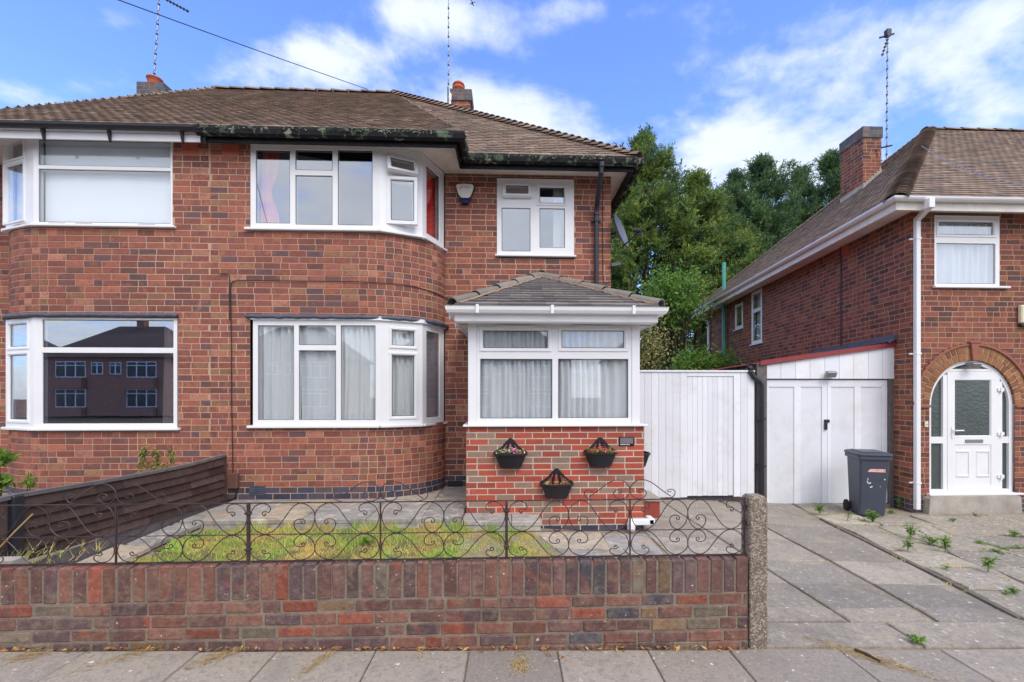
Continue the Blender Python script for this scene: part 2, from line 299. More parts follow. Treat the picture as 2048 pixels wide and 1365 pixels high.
def glass_mat(name, base, tint=(1, 1, 1), frost=0.0):
    m = bpy.data.materials.new(name); m.use_nodes = True; t = m.node_tree; nn = t.nodes
    for n in list(nn): nn.remove(n)
    o = nn.new('ShaderNodeOutputMaterial'); tr = nn.new('ShaderNodeBsdfTransparent'); tr.inputs[0].default_value = (*tint, 1)
    gl = nn.new('ShaderNodeBsdfGlossy'); gl.inputs['Roughness'].default_value = 0.0 + frost; gl.inputs[0].default_value = (.95, .97, 1, 1)
    lw = nn.new('ShaderNodeLayerWeight'); lw.inputs[0].default_value = .5; fr = nn.new('ShaderNodeMath'); fr.operation = 'POWER'; fr.inputs[1].default_value = 5; t.links.new(lw.outputs['Facing'], fr.inputs[0])
    ad = nn.new('ShaderNodeMath'); ad.operation = 'ADD'; ad.use_clamp = True; ad.inputs[1].default_value = base + .04; t.links.new(fr.outputs[0], ad.inputs[0])
    mx = nn.new('ShaderNodeMixShader'); t.links.new(ad.outputs[0], mx.inputs[0]); t.links.new(tr.outputs[0], mx.inputs[1]); t.links.new(gl.outputs[0], mx.inputs[2])
    t.links.new(mx.outputs[0], o.inputs[0]); return m
M['glass'] = glass_mat('window glass', .045, (.95, .97, .98))
M['glassup'] = glass_mat('reflective window glass', .17, (.9, .93, .96))
M['glasstint'] = glass_mat('dark reflective glass', .21, (.85, .88, .92))
M['frosted'] = mat('obscured glass', srgb(72, 82, 80), .22, noise=.25, nscale=5, bump=.5, bscale=22, spec=.8)
# pebble-dashed concrete post
def pebble():
    m = mat('exposed aggregate concrete', srgb(116, 104, 92), .95)
    t = m.node_tree; nn = t.nodes; b = nn['Principled BSDF']; tcn = nn.new('ShaderNodeTexCoord')
    v = nn.new('ShaderNodeTexVoronoi'); v.inputs['Scale'].default_value = 120; t.links.new(tcn.outputs['Object'], v.inputs['Vector'])
    cr = nn.new('ShaderNodeValToRGB'); e = cr.color_ramp.elements; e[0].color = (*srgb(108, 96, 84), 1); e[1].color = (*srgb(176, 162, 146), 1); e[0].position = .45
    sx = nn.new('ShaderNodeSeparateColor'); t.links.new(v.outputs['Color'], sx.inputs[0]); t.links.new(sx.outputs[0], cr.inputs[0]); t.links.new(cr.outputs[0], b.inputs['Base Color'])
    bp = nn.new('ShaderNodeBump'); bp.invert = True; bp.inputs['Strength'].default_value = .8; bp.inputs['Distance'].default_value = .004; t.links.new(v.outputs['Distance'], bp.inputs['Height']); t.links.new(bp.outputs[0], b.inputs['Normal'])
    return m
M['pebble'] = pebble()

# ---------------------------------------------------------------- mesh builder
class MB:
    def __init__(s): s.v = []; s.f = []; s.m = []
    def add(s, verts, faces, mi=0):
        o = len(s.v); s.v += [tuple(p) for p in verts]
        for f in faces: s.f.append(tuple(i + o for i in f)); s.m.append(mi)
    def quad(s, a, b, c, d, mi=0): s.add((a, b, c, d), ((0, 1, 2, 3),), mi)
    def box(s, x0, x1, y0, y1, z0, z1, mi=0, fr=None, ch=0.0):
        """axis box, or in a frame fr=(origin, ex, ey, ez); ch chamfers the edges"""
        if x0 > x1: x0, x1 = x1, x0
        if y0 > y1: y0, y1 = y1, y0
        if z0 > z1: z0, z1 = z1, z0
        if ch <= 0:
            vs = [(x, y, z) for x in (x0, x1) for y in (y0, y1) for z in (z0, z1)]
            fs = [(0, 1, 3, 2), (4, 6, 7, 5), (0, 4, 5, 1), (2, 3, 7, 6), (0, 2, 6, 4), (1, 5, 7, 3)]
        else:
            c = min(ch, (x1 - x0) / 2.2, (y1 - y0) / 2.2, (z1 - z0) / 2.2); vs = []; idx = {}
            for i, x in enumerate((x0, x1)):
                for j, y in enumerate((y0, y1)):
                    for k, z in enumerate((z0, z1)):
                        sx, sy, sz = (c if i == 0 else -c), (c if j == 0 else -c), (c if k == 0 else -c)
                        idx[(i, j, k, 0)] = len(vs); vs.append((x, y + sy, z + sz))
                        idx[(i, j, k, 1)] = len(vs); vs.append((x + sx, y, z + sz))
                        idx[(i, j, k, 2)] = len(vs); vs.append((x + sx, y + sy, z))
            fs = []
            for i in (0, 1): fs.append([idx[(i, a, b, 0)] for a, b in ((0, 0), (0, 1), (1, 1), (1, 0))][::1 if i == 0 else -1])
            for j in (0, 1): fs.append([idx[(a, j, b, 1)] for a, b in ((0, 0), (1, 0), (1, 1), (0, 1))][::1 if j == 0 else -1])
            for k in (0, 1): fs.append([idx[(a, b, k, 2)] for a, b in ((0, 0), (0, 1), (1, 1), (1, 0))][::1 if k == 0 else -1])
            for j in (0, 1):
                for k in (0, 1): fs.append([idx[(0, j, k, 1)], idx[(1, j, k, 1)], idx[(1, j, k, 2)], idx[(0, j, k, 2)]])
            for i in (0, 1):
                for k in (0, 1): fs.append([idx[(i, 0, k, 0)], idx[(i, 1, k, 0)], idx[(i, 1, k, 2)], idx[(i, 0, k, 2)]])
            for i in (0, 1):
                for j in (0, 1): fs.append([idx[(i, j, 0, 0)], idx[(i, j, 1, 0)], idx[(i, j, 1, 1)], idx[(i, j, 0, 1)]])
            for i in (0, 1):
                for j in (0, 1):
                    for k in (0, 1): fs.append([idx[(i, j, k, 0)], idx[(i, j, k, 1)], idx[(i, j, k, 2)]])
        if fr:
            o, ex, ey, ez = fr
            vs = [tuple(o[i] + ex[i] * x + ey[i] * y + ez[i] * z for i in range(3)) for x, y, z in vs]
        s.add(vs, fs, mi)
    def tube(s, pts, r, n=8, mi=0, cap=True, r2=None):
        pts = [Vector(p) for p in pts]; k = len(pts)
        if k < 2: return
        rs = [r if r2 is None else r + (r2 - r) * i / (k - 1) for i in range(k)]
        if callable(r): rs = [r(i / (k - 1)) for i in range(k)]
        up = None; rings = []
        for i, p in enumerate(pts):
            d = (pts[min(i + 1, k - 1)] - pts[max(i - 1, 0)]).normalized()
            if up is None:
                up = Vector((0, 0, 1)) if abs(d.z) < .9 else Vector((1, 0, 0))
            a = d.cross(up)
            if a.length < 1e-6: a = d.cross(Vector((1, .1, 0)))
            a.normalize(); b = a.cross(d).normalized(); up = b
            rings.append([p + (a * math.cos(2 * math.pi * j / n) + b * math.sin(2 * math.pi * j / n)) * rs[i] for j in range(n)])
        vs = [q for rg in rings for q in rg]
        fs = [(i * n + j, i * n + (j + 1) % n, (i + 1) * n + (j + 1) % n, (i + 1) * n + j) for i in range(k - 1) for j in range(n)]
        if cap: fs += [tuple(range(n))[::-1], tuple((k - 1) * n + j for j in range(n))]
        s.add(vs, fs, mi)
    def lathe(s, prof, n=20, c=(0, 0, 0), mi=0, sy=1.0):
        vs = [(c[0] + r * math.cos(2 * math.pi * j / n), c[1] + sy * r * math.sin(2 * math.pi * j / n), c[2] + z) for r, z in prof for j in range(n)]
        fs = [(i * n + j, i * n + (j + 1) % n, (i + 1) * n + (j + 1) % n, (i + 1) * n + j) for i in range(len(prof) - 1) for j in range(n)]
        s.add(vs, fs, mi)
    def prism(s, poly, axis_o, ex, ez, ey, d0, d1, mi=0):
        """extrude a 2-D outline given in the plane (ex, ez) along ey from d0 to d1"""
        o, ex, ez, ey = Vector(axis_o), Vector(ex), Vector(ez), Vector(ey); n = len(poly)
        vs = [o + ex * a + ez * b + ey * d for d in (d0, d1) for a, b in poly]
        fs = [tuple(range(n))[::-1], tuple(range(n, 2 * n))] + [(i, (i + 1) % n, n + (i + 1) % n, n + i) for i in range(n)]
        s.add(vs, fs, mi)
    def build(s, name, mats, parent=None, smooth=False, origin=None, fixn=True):
        me = bpy.data.meshes.new(name); v = s.v
        if origin is not None: v = [(a - origin[0], b - origin[1], c - origin[2]) for a, b, c in v]
        me.from_pydata([tuple(map(float, p)) for p in v], [], s.f)
        ms = mats if isinstance(mats, (list, tuple)) else [mats]
        for m_ in ms: me.materials.append(m_)
        if len(ms) > 1: me.polygons.foreach_set('material_index', s.m)
        if smooth: me.polygons.foreach_set('use_smooth', [True] * len(me.polygons))
        me.update()
        if fixn and len(s.f) < 60000:
            import bmesh
            b = bmesh.new(); b.from_mesh(me); bmesh.ops.recalc_face_normals(b, faces=b.faces[:]); b.to_mesh(me); b.free()
        o = bpy.data.objects.new(name, me); COL.objects.link(o)
        if origin is not None: o.location = origin
        if parent is not None:
            o.parent = parent
            if origin is not None: o.location = Vector(origin) - Vector(world_loc(parent))
            elif parent.location.length > 0: o.location = -Vector(world_loc(parent))
        return o
def world_loc(o):
    p = Vector(o.location)
    while o.parent is not None: o = o.parent; p = p + Vector(o.location)
    return p
def empty(name, loc):
    o = bpy.data.objects.new(name, None); COL.objects.link(o); o.location = loc; o.empty_display_size = .2; return o
def tag(o, label=None, cat=None, group=None, kind=None):
    if label: o['label'] = label
    if cat: o['category'] = cat
    if group: o['group'] = group
    if kind: o['kind'] = kind
    return o
def thing(name, loc, label, cat, group=None): return tag(empty(name, loc), label, cat, group)

# net curtains let some light through
def net_mat():
    m = M['net']; t = m.node_tree; nn = t.nodes; b = nn['Principled BSDF']; out = nn['Material Output']
    tr = nn.new('ShaderNodeBsdfTransparent'); tl = nn.new('ShaderNodeBsdfTranslucent'); tl.inputs[0].default_value = (.85, .85, .85, 1)
    m1 = nn.new('ShaderNodeMixShader'); m1.inputs[0].default_value = .12; t.links.new(b.outputs[0], m1.inputs[1]); t.links.new(tl.outputs[0], m1.inputs[2])
    lw = nn.new('ShaderNodeLayerWeight'); lw.inputs[0].default_value = .5; mr_ = nn.new('ShaderNodeMapRange'); t.links.new(lw.outputs['Facing'], mr_.inputs[0]); mr_.inputs[3].default_value = .13; mr_.inputs[4].default_value = .0; mr_.inputs[2].default_value = .7
    m2 = nn.new('ShaderNodeMixShader'); t.links.new(mr_.outputs[0], m2.inputs[0]); t.links.new(m1.outputs[0], m2.inputs[1]); t.links.new(tr.outputs[0], m2.inputs[2]); t.links.new(m2.outputs[0], out.inputs[0])
net_mat()
# ---------------------------------------------------------------- brickwork, laid brick by brick along a plan line
class Path:
    def __init__(s, pts):
        s.p = [Vector((a, b)) for a, b in pts]; s.c = [0.0]
        for a, b in zip(s.p, s.p[1:]): s.c.append(s.c[-1] + (b - a).length)
        s.len = s.c[-1]
    def at(s, t):
        t = max(0, min(s.len, t))
        for i in range(len(s.c) - 1):
            if t <= s.c[i + 1] + 1e-9:
                k = (t - s.c[i]) / max(1e-9, s.c[i + 1] - s.c[i]); return s.p[i].lerp(s.p[i + 1], k)
        return s.p[-1]
    def pos_of(s, i): return s.c[i]
def cut(ivs, a, b):
    out = []
    for x0, x1 in ivs:
        if b <= x0 or a >= x1: out.append((x0, x1)); continue
        if a > x0: out.append((x0, a))
        if b < x1: out.append((b, x1))
    return out
def brickwork(mb, path, z0, n, ch=.083, L=.228, joint=.0105, openings=(), corners=(), headers=(), plinth=0, headp=.14, jit=.0008, ch_=.002, back=.0022, depth=.012, seed=1, s0=0.0, s1=None, mi=(0, 1, 2), ztop=None):
    rnd = random.Random(seed); s1 = path.len if s1 is None else s1
    brk = sorted([c for c in corners if s0 < c < s1])
    for k in range(n):
        za, zb = z0 + k * ch, z0 + (k + 1) * ch
        if ztop is not None:
            if za >= ztop - .01: break
            zb = min(zb, ztop)
        zm = (za + zb) / 2; ivs = [(s0, s1)]
        for o in openings:
            r = o(zm) if callable(o) else ((o[0], o[1]) if o[2] - .012 < zm < o[3] + .012 else None)
            if r: ivs = cut(ivs, *r)
        # mortar backing
        for a, b in ivs:
            st = [a] + [c for c in path.c if a < c < b] + [b]
            q = []
            for i, t in enumerate(st):
                pa = path.at(max(t - .002, 0)); pb = path.at(min(t + .002, path.len)); d = (pb - pa).normalized(); nn = Vector((d.y, -d.x)); p = path.at(t) - nn * (back + (.003 if any(h0 - .05 < t < h1 for h0, h1 in headers) else 0)); q.append(p)
            for u, v in zip(q, q[1:]): mb.quad((u.x, u.y, za), (v.x, v.y, za), (v.x, v.y, zb), (u.x, u.y, zb), mi[1])
        # brick edges
        edges = []; t = s0 + (0 if k % 2 == 0 else L / 2) - L + rnd.uniform(-.015, .015)
        while t < s1:
            inh = any(a <= t + L / 3 <= b for a, b in headers)
            ln = L / 2 if (inh or rnd.random() < headp) else L
            edges.append((t, t + ln)); t += ln
        for a, b in edges:
            segs = [(max(a, s0), min(b, s1))]
            for c in brk: segs = [x for sg in segs for x in (((sg[0], c), (c, sg[1])) if sg[0] < c < sg[1] else (sg,))]
            for u, v in segs:
                if v - u < .02: continue
                for x0, x1 in ivs:
                    p, q = max(u, x0), min(v, x1)
                    if q - p < .03: continue
                    ja = joint / 2 if p > x0 + 1e-6 and not any(abs(p - c) < 1e-6 for c in brk) else 0
                    jb = joint / 2 if q < x1 - 1e-6 and not any(abs(q - c) < 1e-6 for c in brk) else 0
                    A_, B_ = path.at(p + ja), path.at(q - jb); d = (B_ - A_)
                    if d.length < .01: continue
                    d.normalize(); nn = Vector((d.y, -d.x)); o = rnd.uniform(-jit, jit)
                    g1, g2 = za + joint / 2 + rnd.uniform(-jit, jit), zb - joint / 2 + rnd.uniform(-jit, jit)
                    bk = [A_ - nn * depth, B_ - nn * depth]; fr = [A_ + d * ch_ + nn * o, B_ - d * ch_ + nn * o]
                    md = [A_ + nn * (o - ch_), B_ + nn * (o - ch_)]
                    vs = [(bk[0].x, bk[0].y, g1), (bk[1].x, bk[1].y, g1), (bk[1].x, bk[1].y, g2), (bk[0].x, bk[0].y, g2),
                          (md[0].x, md[0].y, g1), (md[1].x, md[1].y, g1), (md[1].x, md[1].y, g2), (md[0].x, md[0].y, g2),
                          (fr[0].x, fr[0].y, g1 + ch_), (fr[1].x, fr[1].y, g1 + ch_), (fr[1].x, fr[1].y, g2 - ch_), (fr[0].x, fr[0].y, g2 - ch_)]
                    fs = [(8, 9, 10, 11)] + [(i, (i + 1) % 4, 4 + (i + 1) % 4, 4 + i) for i in range(4)] + [(4 + i, 4 + (i + 1) % 4, 8 + (i + 1) % 4, 8 + i) for i in range(4)]
                    mb.add(vs, fs, mi[2] if k < plinth else mi[0])

# ---------------------------------------------------------------- windows
def frame_of(p0, p1, z0):
    d = Vector((p1[0] - p0[0], p1[1] - p0[1])); ln = d.length; d.normalize()
    return (Vector((p0[0], p0[1], z0)), Vector((d.x, d.y, 0)), Vector((d.y, -d.x, 0)), Vector((0, 0, 1))), ln     # local x along, y outwards, z up
def window(parent, p0, p1, z0, z1, panes, glass='glass', label=None, sill=None, depth=.07, fmat='upvc', name='window', out=.0, origin=True):
    """panes: (a0,a1,b0,b1,kind[,angle,hinge]); a,b in metres in the window plane; kind 'f' fixed, 's' sash"""
    fr, ln = frame_of(p0, p1, z0); h = z1 - z0
    fr = (fr[0] + fr[2] * out, fr[1], fr[2], fr[3])
    mb = MB(); g = .012
    holes = [(p[0], p[1], p[2], p[3]) if p[4] == 'f' or (len(p) > 5 and p[5]) is False else (p[0] - .045, p[1] + .045, p[2] - .045, p[3] + .045) if len(p) > 5 and p[5] else (p[0], p[1], p[2], p[3]) for p in panes]
    xs = sorted({0, ln} | {v for q in holes for v in q[:2]}); zs = sorted({0, h} | {v for q in holes for v in q[2:]})
    xs = [max(0, min(ln, v)) for v in xs]; zs = [max(0, min(h, v)) for v in zs]
    for xa, xb in zip(xs, xs[1:]):
        for za, zb in zip(zs, zs[1:]):
            if xb - xa < 1e-5 or zb - za < 1e-5: continue
            cx, cz = (xa + xb) / 2, (za + zb) / 2
            if any(q[0] < cx < q[1] and q[2] < cz < q[3] for q in holes): continue
            def W(x, y, z): return fr[0] + fr[1] * x + fr[2] * y + fr[3] * z
            mb.quad(W(xa, 0, za), W(xb, 0, za), W(xb, 0, zb), W(xa, 0, zb))
            mb.quad(W(xa, -depth, za), W(xa, -depth, zb), W(xb, -depth, zb), W(xb, -depth, za))
    def W(x, y, z): return fr[0] + fr[1] * x + fr[2] * y + fr[3] * z
    for (x0, x1, c0, c1) in ((0, ln, 0, h),):
        for a, b in (((x0, c0), (x1, c0)), ((x1, c0), (x1, c1)), ((x1, c1), (x0, c1)), ((x0, c1), (x0, c0))):
            mb.quad(W(a[0], 0, a[1]), W(b[0], 0, b[1]), W(b[0], -depth, b[1]), W(a[0], -depth, a[1]))
    def bead(mb_, F_, x0, x1, c0, c1, d0, d1, ins, mi=0):
        o = [(x0, c0), (x1, c0), (x1, c1), (x0, c1)]; i_ = [(x0 + ins, c0 + ins), (x1 - ins, c0 + ins), (x1 - ins, c1 - ins), (x0 + ins, c1 - ins)]
        for k in range(4):
            l = (k + 1) % 4; mb_.quad(F_(o[k][0], d0, o[k][1]), F_(o[l][0], d0, o[l][1]), F_(i_[l][0], d1, i_[l][1]), F_(i_[k][0], d1, i_[k][1]), mi)
    kids = []
    for i, p in enumerate(panes):
        a0, a1, b0, b1 = p[:4]
        if len(p) > 5 and p[5]:
            q = holes[i]; bead(mb, W, *q, 0, -depth, 0)
            kids.append(('open', p)); continue
        if p[4] == 's':
            s_ = .042
            # a raised casement ring
            sm = MB(); e = .014
            o = (a0 - s_, a1 + s_, b0 - s_, b1 + s_)
            bead(sm, W, *o, .0, e, .006); bead(sm, W, o[0] + .006, o[1] - .006, o[2] + .006, o[3] - .006, e, e, s_ - .018); bead(sm, W, a0 - .012, a1 + .012, b0 - .012, b1 + .012, e, -.004, .012)
            bead(sm, W, a0, a1, b0, b1, -.004, -.012, .0); bead(sm, W, a0, a1, b0, b1, -.012, -.014, .006, 1)
            kids.append(('sash', sm))
        bead(mb, W, a0, a1, b0, b1, 0, -.012, .004); bead(mb, W, a0 + .004, a1 - .004, b0 + .004, b1 - .004, -.012, -.013, .007, 1)
        gm = MB(); gm.box(a0, a1, -.020, -.014, b0, b1, fr=(tuple(fr[0]), tuple(fr[1]), tuple(fr[2]), tuple(fr[3]))); kids.append(('pane', gm))
    org = tuple(W(ln / 2, 0, 0))
    wo_ = mb.build(name, [M[fmat], M['gasket']], parent, origin=org, fixn=False)
    if label: wo_['label'] = label
    for kd, k in kids:
        if kd == 'sash': k.build('casement', [M[fmat], M['gasket']], wo_, origin=org, fixn=False)
        elif kd == 'pane': k.build('pane', M[glass], wo_, origin=org)
        else:
            a0, a1, b0, b1 = k[:4]; ang, hinge = k[5], k[6]; s_ = .05
            x0, x1, c0, c1 = a0 - s_, a1 + s_, b0 - s_, b1 + s_
            ho = Vector(W(x0, .012, c0)) if hinge == 'left' else Vector(W(x0, .012, c1))
            if hinge == 'left': rot = Matrix.Rotation(-ang, 3, 'Z'); 
            else: rot = Matrix.Rotation(-ang, 3, fr[1])
            def V(x, y, z): return ho + rot @ (W(x, y + .012, z) - ho)
            sm = MB(); e = .0
            bead(sm, V, x0, x1, c0, c1, 0, 0, s_ - .012); bead(sm, V, x0, x1, c0, c1, 0, -.055, 0); bead(sm, V, x0, x1, c0, c1, -.055, -.055, s_)
            bead(sm, V, a0 - .012, a1 + .012, b0 - .012, b1 + .012, 0, -.016, .012); bead(sm, V, a0, a1, b0, b1, -.016, -.017, .007, 1)
            sm.build('open_casement', [M[fmat], M['gasket']], wo_, origin=org, fixn=False)
            gm = MB(); gm.add([V(a, y, b) for y in (-.026, -.020) for a in (a0, a1) for b in (b0, b1)], [(0, 1, 3, 2), (4, 6, 7, 5), (0, 4, 5, 1), (2, 3, 7, 6), (0, 2, 6, 4), (1, 5, 7, 3)])
            gm.build('pane', M[glass], wo_, origin=org)
    if sill:
        sm = MB(); sl, sr, so, sh = sill
        sm.box(-sl, ln + sr, -.03, so, -sh, -.001, fr=(tuple(fr[0]), tuple(fr[1]), tuple(fr[2]), tuple(fr[3])), ch=.006); sm.build('sill', M[fmat], wo_, origin=org)
    return wo_
def poly_strip(mb, pts, z0, z1, off0, off1, mi=0, cap=True):
    """a moulding following a plan line: cross-section from off0 to off1 outwards, z0..z1"""
    ps = [Vector(p) for p in pts]; A_, B_ = [], []
    for i, p in enumerate(ps):
        ns = []
        for a, b in ((i - 1, i), (i, i + 1)):
            if 0 <= a and b < len(ps):
                d = (ps[b] - ps[a]).normalized(); ns.append(Vector((d.y, -d.x)))
        n_ = sum(ns, Vector((0, 0))).normalized(); k = 1 / max(.5, n_.dot(ns[0])); A_.append(p + n_ * off0 * k); B_.append(p + n_ * off1 * k)
    for i in range(len(ps) - 1):
        a, b, c, d = A_[i], A_[i + 1], B_[i + 1], B_[i]
        vs = [(q.x, q.y, z) for z in (z0, z1) for q in (a, b, c, d)]
        fs = [(0, 1, 2, 3), (4, 7, 6, 5), (0, 4, 5, 1), (3, 2, 6, 7)]
        if cap and i == 0: fs.append((0, 3, 7, 4))
        if cap and i == len(ps) - 2: fs.append((1, 5, 6, 2))
        mb.add(vs, fs, mi)
def offset_pts(pts, off):
    ps = [Vector(p) for p in pts]; out = []
    for i, p in enumerate(ps):
        ns = []
        for a, b in ((i - 1, i), (i, i + 1)):
            if 0 <= a and b < len(ps):
                d = (ps[b] - ps[a]).normalized(); ns.append(Vector((d.y, -d.x)))
        n_ = sum(ns, Vector((0, 0))).normalized(); out.append(p + n_ * off / max(.5, n_.dot(ns[0])))
    return out
def room(mb, plan, z0, z1, mi=0):
    """floor, ceiling and walls of a room behind a window; plan[0]-plan[-1] is the window side and stays open, the rest are walls"""
    for a, b in zip(plan, plan[1:]): mb.quad((*a, z0), (*b, z0), (*b, z1), (*a, z1), mi)
    mb.add([(*p, z0) for p in plan], [tuple(range(len(plan)))], mi); mb.add([(*p, z1) for p in plan], [tuple(range(len(plan)))], mi)
def curtain(name, label, p0, p1, z0, z1, m, inward=.12, amp=.03, wl=.11, seed=0, cat='curtain', group=None, pinch=None, skew=0.0):
    fr, ln = frame_of(p0, p1, 0); rnd = random.Random(seed); n = max(8, int(ln / .012)); rows = 14; vs = []
    ph = [0]; 
    for i in range(n): ph.append(ph[-1] + 2 * math.pi * (ln / n) / (wl * (.55 + 1.1 * (.5 + .5 * math.sin(i * .045 + seed)) + rnd.uniform(0, .5))))
    for r in range(rows + 1):
        v = r / rows; z = z0 + (z1 - z0) * v
        for i in range(n + 1):
            u = i / n; x = u * ln
            if pinch: k = 1 - pinch * math.exp(-((v - .45) / .22) ** 2); x = x * k
            x += skew * (1 - v) * math.sin(u * 5 + seed)*.5
            a = amp * (.75 + .25 * v) * (math.sin(ph[i] + .5 * math.sin(3 * v + seed)) * (.7 + .5 * math.sin(i * .03 + 2 * seed)) + .5 * math.sin(ph[i] * .37 + 2.5 * v))
            q = fr[0] + fr[1] * x - fr[2] * (inward + a); vs.append((q.x, q.y, z))
    fs = [(r * (n + 1) + i, r * (n + 1) + i + 1, (r + 1) * (n + 1) + i + 1, (r + 1) * (n + 1) + i) for r in range(rows) for i in range(n)]
    mb = MB(); mb.add(vs, fs); o = mb.build(name, m, None, smooth=True, origin=tuple(fr[0] + fr[1] * ln / 2 - fr[2] * inward + Vector((0, 0, z0))), fixn=False)
    return tag(o, label, cat, group)

# ---------------------------------------------------------------- roofs
def in_poly(x, y, poly):
    c = False; n = len(poly)
    for i in range(n):
        a, b = poly[i], poly[(i + 1) % n]
        if (a[1] > y) != (b[1] > y) and x < (b[0] - a[0]) * (y - a[1]) / (b[1] - a[1]) + a[0]: c = not c
    return c
def tiles(mb, corners, gauge=.09, width=.155, thick=.012, seed=0, jit=.004, base_mi=1, mi=0, over=.03):
    """tile a planar slope; corners[0]->corners[1] is the eave"""
    rnd = random.Random(seed); P_ = [Vector(c) for c in corners]; o = P_[0]; ex = (P_[1] - P_[0]).normalized()
    nrm = None
    for k in range(2, len(P_)):
        nrm = ex.cross(P_[k] - o)
        if nrm.length > .01: break
    nrm.normalize()
    if nrm.z < 0: nrm = -nrm
    ev = nrm.cross(ex).normalized()
    if ev.z < 0: ev = -ev
    poly = [((p - o).dot(ex), (p - o).dot(ev)) for p in P_]
    mb.add([p - nrm * .012 for p in P_], [tuple(range(len(P_)))], base_mi)
    xm, xM = min(p[0] for p in poly), max(p[0] for p in poly); ym, yM = 0, max(p[1] for p in poly)
    r = 0; y = 0
    while y < yM:
        x = xm - (width / 2 if r % 2 else 0) - rnd.uniform(0, .01)
        while x < xM:
            cx, cy = x + width / 2, y + gauge * .5
            if in_poly(cx, cy, poly) or in_poly(cx, y + .01, poly):
                g = .0015 + rnd.uniform(0, .001); lo = y - (over if r == 0 else 0) + rnd.uniform(-jit, jit); hi = y + gauge * 1.25
                zl = thick * 1.9 + rnd.uniform(-.0015, .003); zh = thick * .9
                # keep inside the slope at its slanted ends
                xa, xb = x + g, x + width - g
                sp_x = [q0[0] + (cy - q0[1]) * (q1[0] - q0[0]) / (q1[1] - q0[1]) for q0, q1 in zip(poly, poly[1:] + poly[:1]) if (q0[1] > cy) != (q1[1] > cy)]
                if len(sp_x) >= 2: xa, xb = max(xa, min(sp_x)), min(xb, max(sp_x))
                if xb - xa < .015: x += width; continue
                sag = rnd.uniform(0, .002)
                vs = [(xa, lo, zl - thick), (xb, lo, zl - thick), (xb, lo, zl), (xa, lo, zl), (xa, hi, zh - thick), (xb, hi, zh - thick), (xb, hi, zh), (xa, hi, zh), ((xa + xb) / 2, lo, zl + .002 + sag), ((xa + xb) / 2, hi, zh + .002)]
                vs = [o + ex * a + ev * b + nrm * c for a, b, c in vs]
                mb.add(vs, [(0, 1, 2, 8, 3), (3, 8, 9, 7), (8, 2, 6, 9), (0, 3, 7, 4), (1, 5, 6, 2)], mi)
            x += width
        y += gauge; r += 1
def bonnets(mb, a, b, step=.1, rad=.10, length=.22, thick=.012, seed=0, mi=0, flat=.62, lift=.035):
    """curved hip tiles, lapped from a (eave) up to b"""
    rnd = random.Random(seed); a, b = Vector(a), Vector(b); d = (b - a); ln = d.length; d.normalize(); sx = d.cross(Vector((0, 0, 1))).normalized(); up = sx.cross(d).normalized()
    k = 0; t = 0.0
    while t < ln:
        n = 8; vs = []
        for s_, (tt, rr, lf) in enumerate(((t, rad * 1.08, lift), (min(t + length, ln + .05), rad * .86, .004))):
            for R_ in (rr, rr - thick):
                for j in range(n + 1):
                    th = math.pi * j / n
                    vs.append(a + d * tt + sx * (math.cos(th) * R_) + up * (math.sin(th) * R_ * flat + lf - rad * .42))
        m = n + 1; fs = []
        for j in range(n):
            fs += [(j, j + 1, 2 * m + j + 1, 2 * m + j), (m + j, 3 * m + j, 3 * m + j + 1, m + j + 1), (j, m + j, m + j + 1, j + 1)]
        mb.add(vs, fs, mi); t += step * rnd.uniform(.96, 1.04)
def gutter_run(mb, pts, r=.055, mi=0, n=8, closed=False):
    """half-round gutter along points (3-D), open at the top"""
    ps = [Vector(p) for p in pts]; rings = []
    for i, p in enumerate(ps):
        ds = []
        for a, b in ((i - 1, i), (i, i + 1)):
            if 0 <= a and b < len(ps): ds.append((ps[b] - ps[a]).normalized())
        t = sum(ds, Vector()).normalized(); sx = t.cross(Vector((0, 0, 1))).normalized(); k = 1 / max(.5, t.dot(ds[0]))
        ring = [p + sx * (math.cos(math.pi + math.pi * j / n) * r * k) + Vector((0, 0, math.sin(math.pi + math.pi * j / n) * r)) for j in range(n + 1)]
        ring += [p + sx * (math.cos(-math.pi * j / n) * (r - .006) * k) + Vector((0, 0, math.sin(-math.pi * j / n) * (r - .006))) for j in range(n + 1)]
        rings.append(ring)
    m = 2 * n + 2
    vs = [v for rg in rings for v in rg]; fs = [(i * m + j, i * m + (j + 1) % m, (i + 1) * m + (j + 1) % m, (i + 1) * m + j) for i in range(len(ps) - 1) for j in range(m)]
    fs += [tuple(range(n + 1)), tuple((len(ps) - 1) * m + j for j in range(n + 1))]
    mb.add(vs, fs, mi)
def ogee_run(mb, path2, z_top, prof, mi=0):
    """extrude a closed profile [(out, dz)] along a plan path with mitred corners; out is measured to the right-hand side"""
    ps = [Vector(p) for p in path2]; cols = []
    for i, p in enumerate(ps):
        ns = []
        for a, b in ((i - 1, i), (i, i + 1)):
            if 0 <= a and b < len(ps): d = (ps[b] - ps[a]).normalized(); ns.append(Vector((d.y, -d.x)))
        n_ = sum(ns, Vector((0, 0))).normalized(); k = 1 / max(.4, n_.dot(ns[0]))
        cols.append([(p.x + n_.x * k * o, p.y + n_.y * k * o, (z_top(i) if callable(z_top) else z_top) + dz) for o, dz in prof])
    m = len(prof); vs = [v for c in cols for v in c]
    fs = [(i * m + j, i * m + (j + 1) % m, (i + 1) * m + (j + 1) % m, (i + 1) * m + j) for i in range(len(ps) - 1) for j in range(m)] + [tuple(range(m)), tuple((len(ps) - 1) * m + j for j in range(m))]
    mb.add(vs, fs, mi)
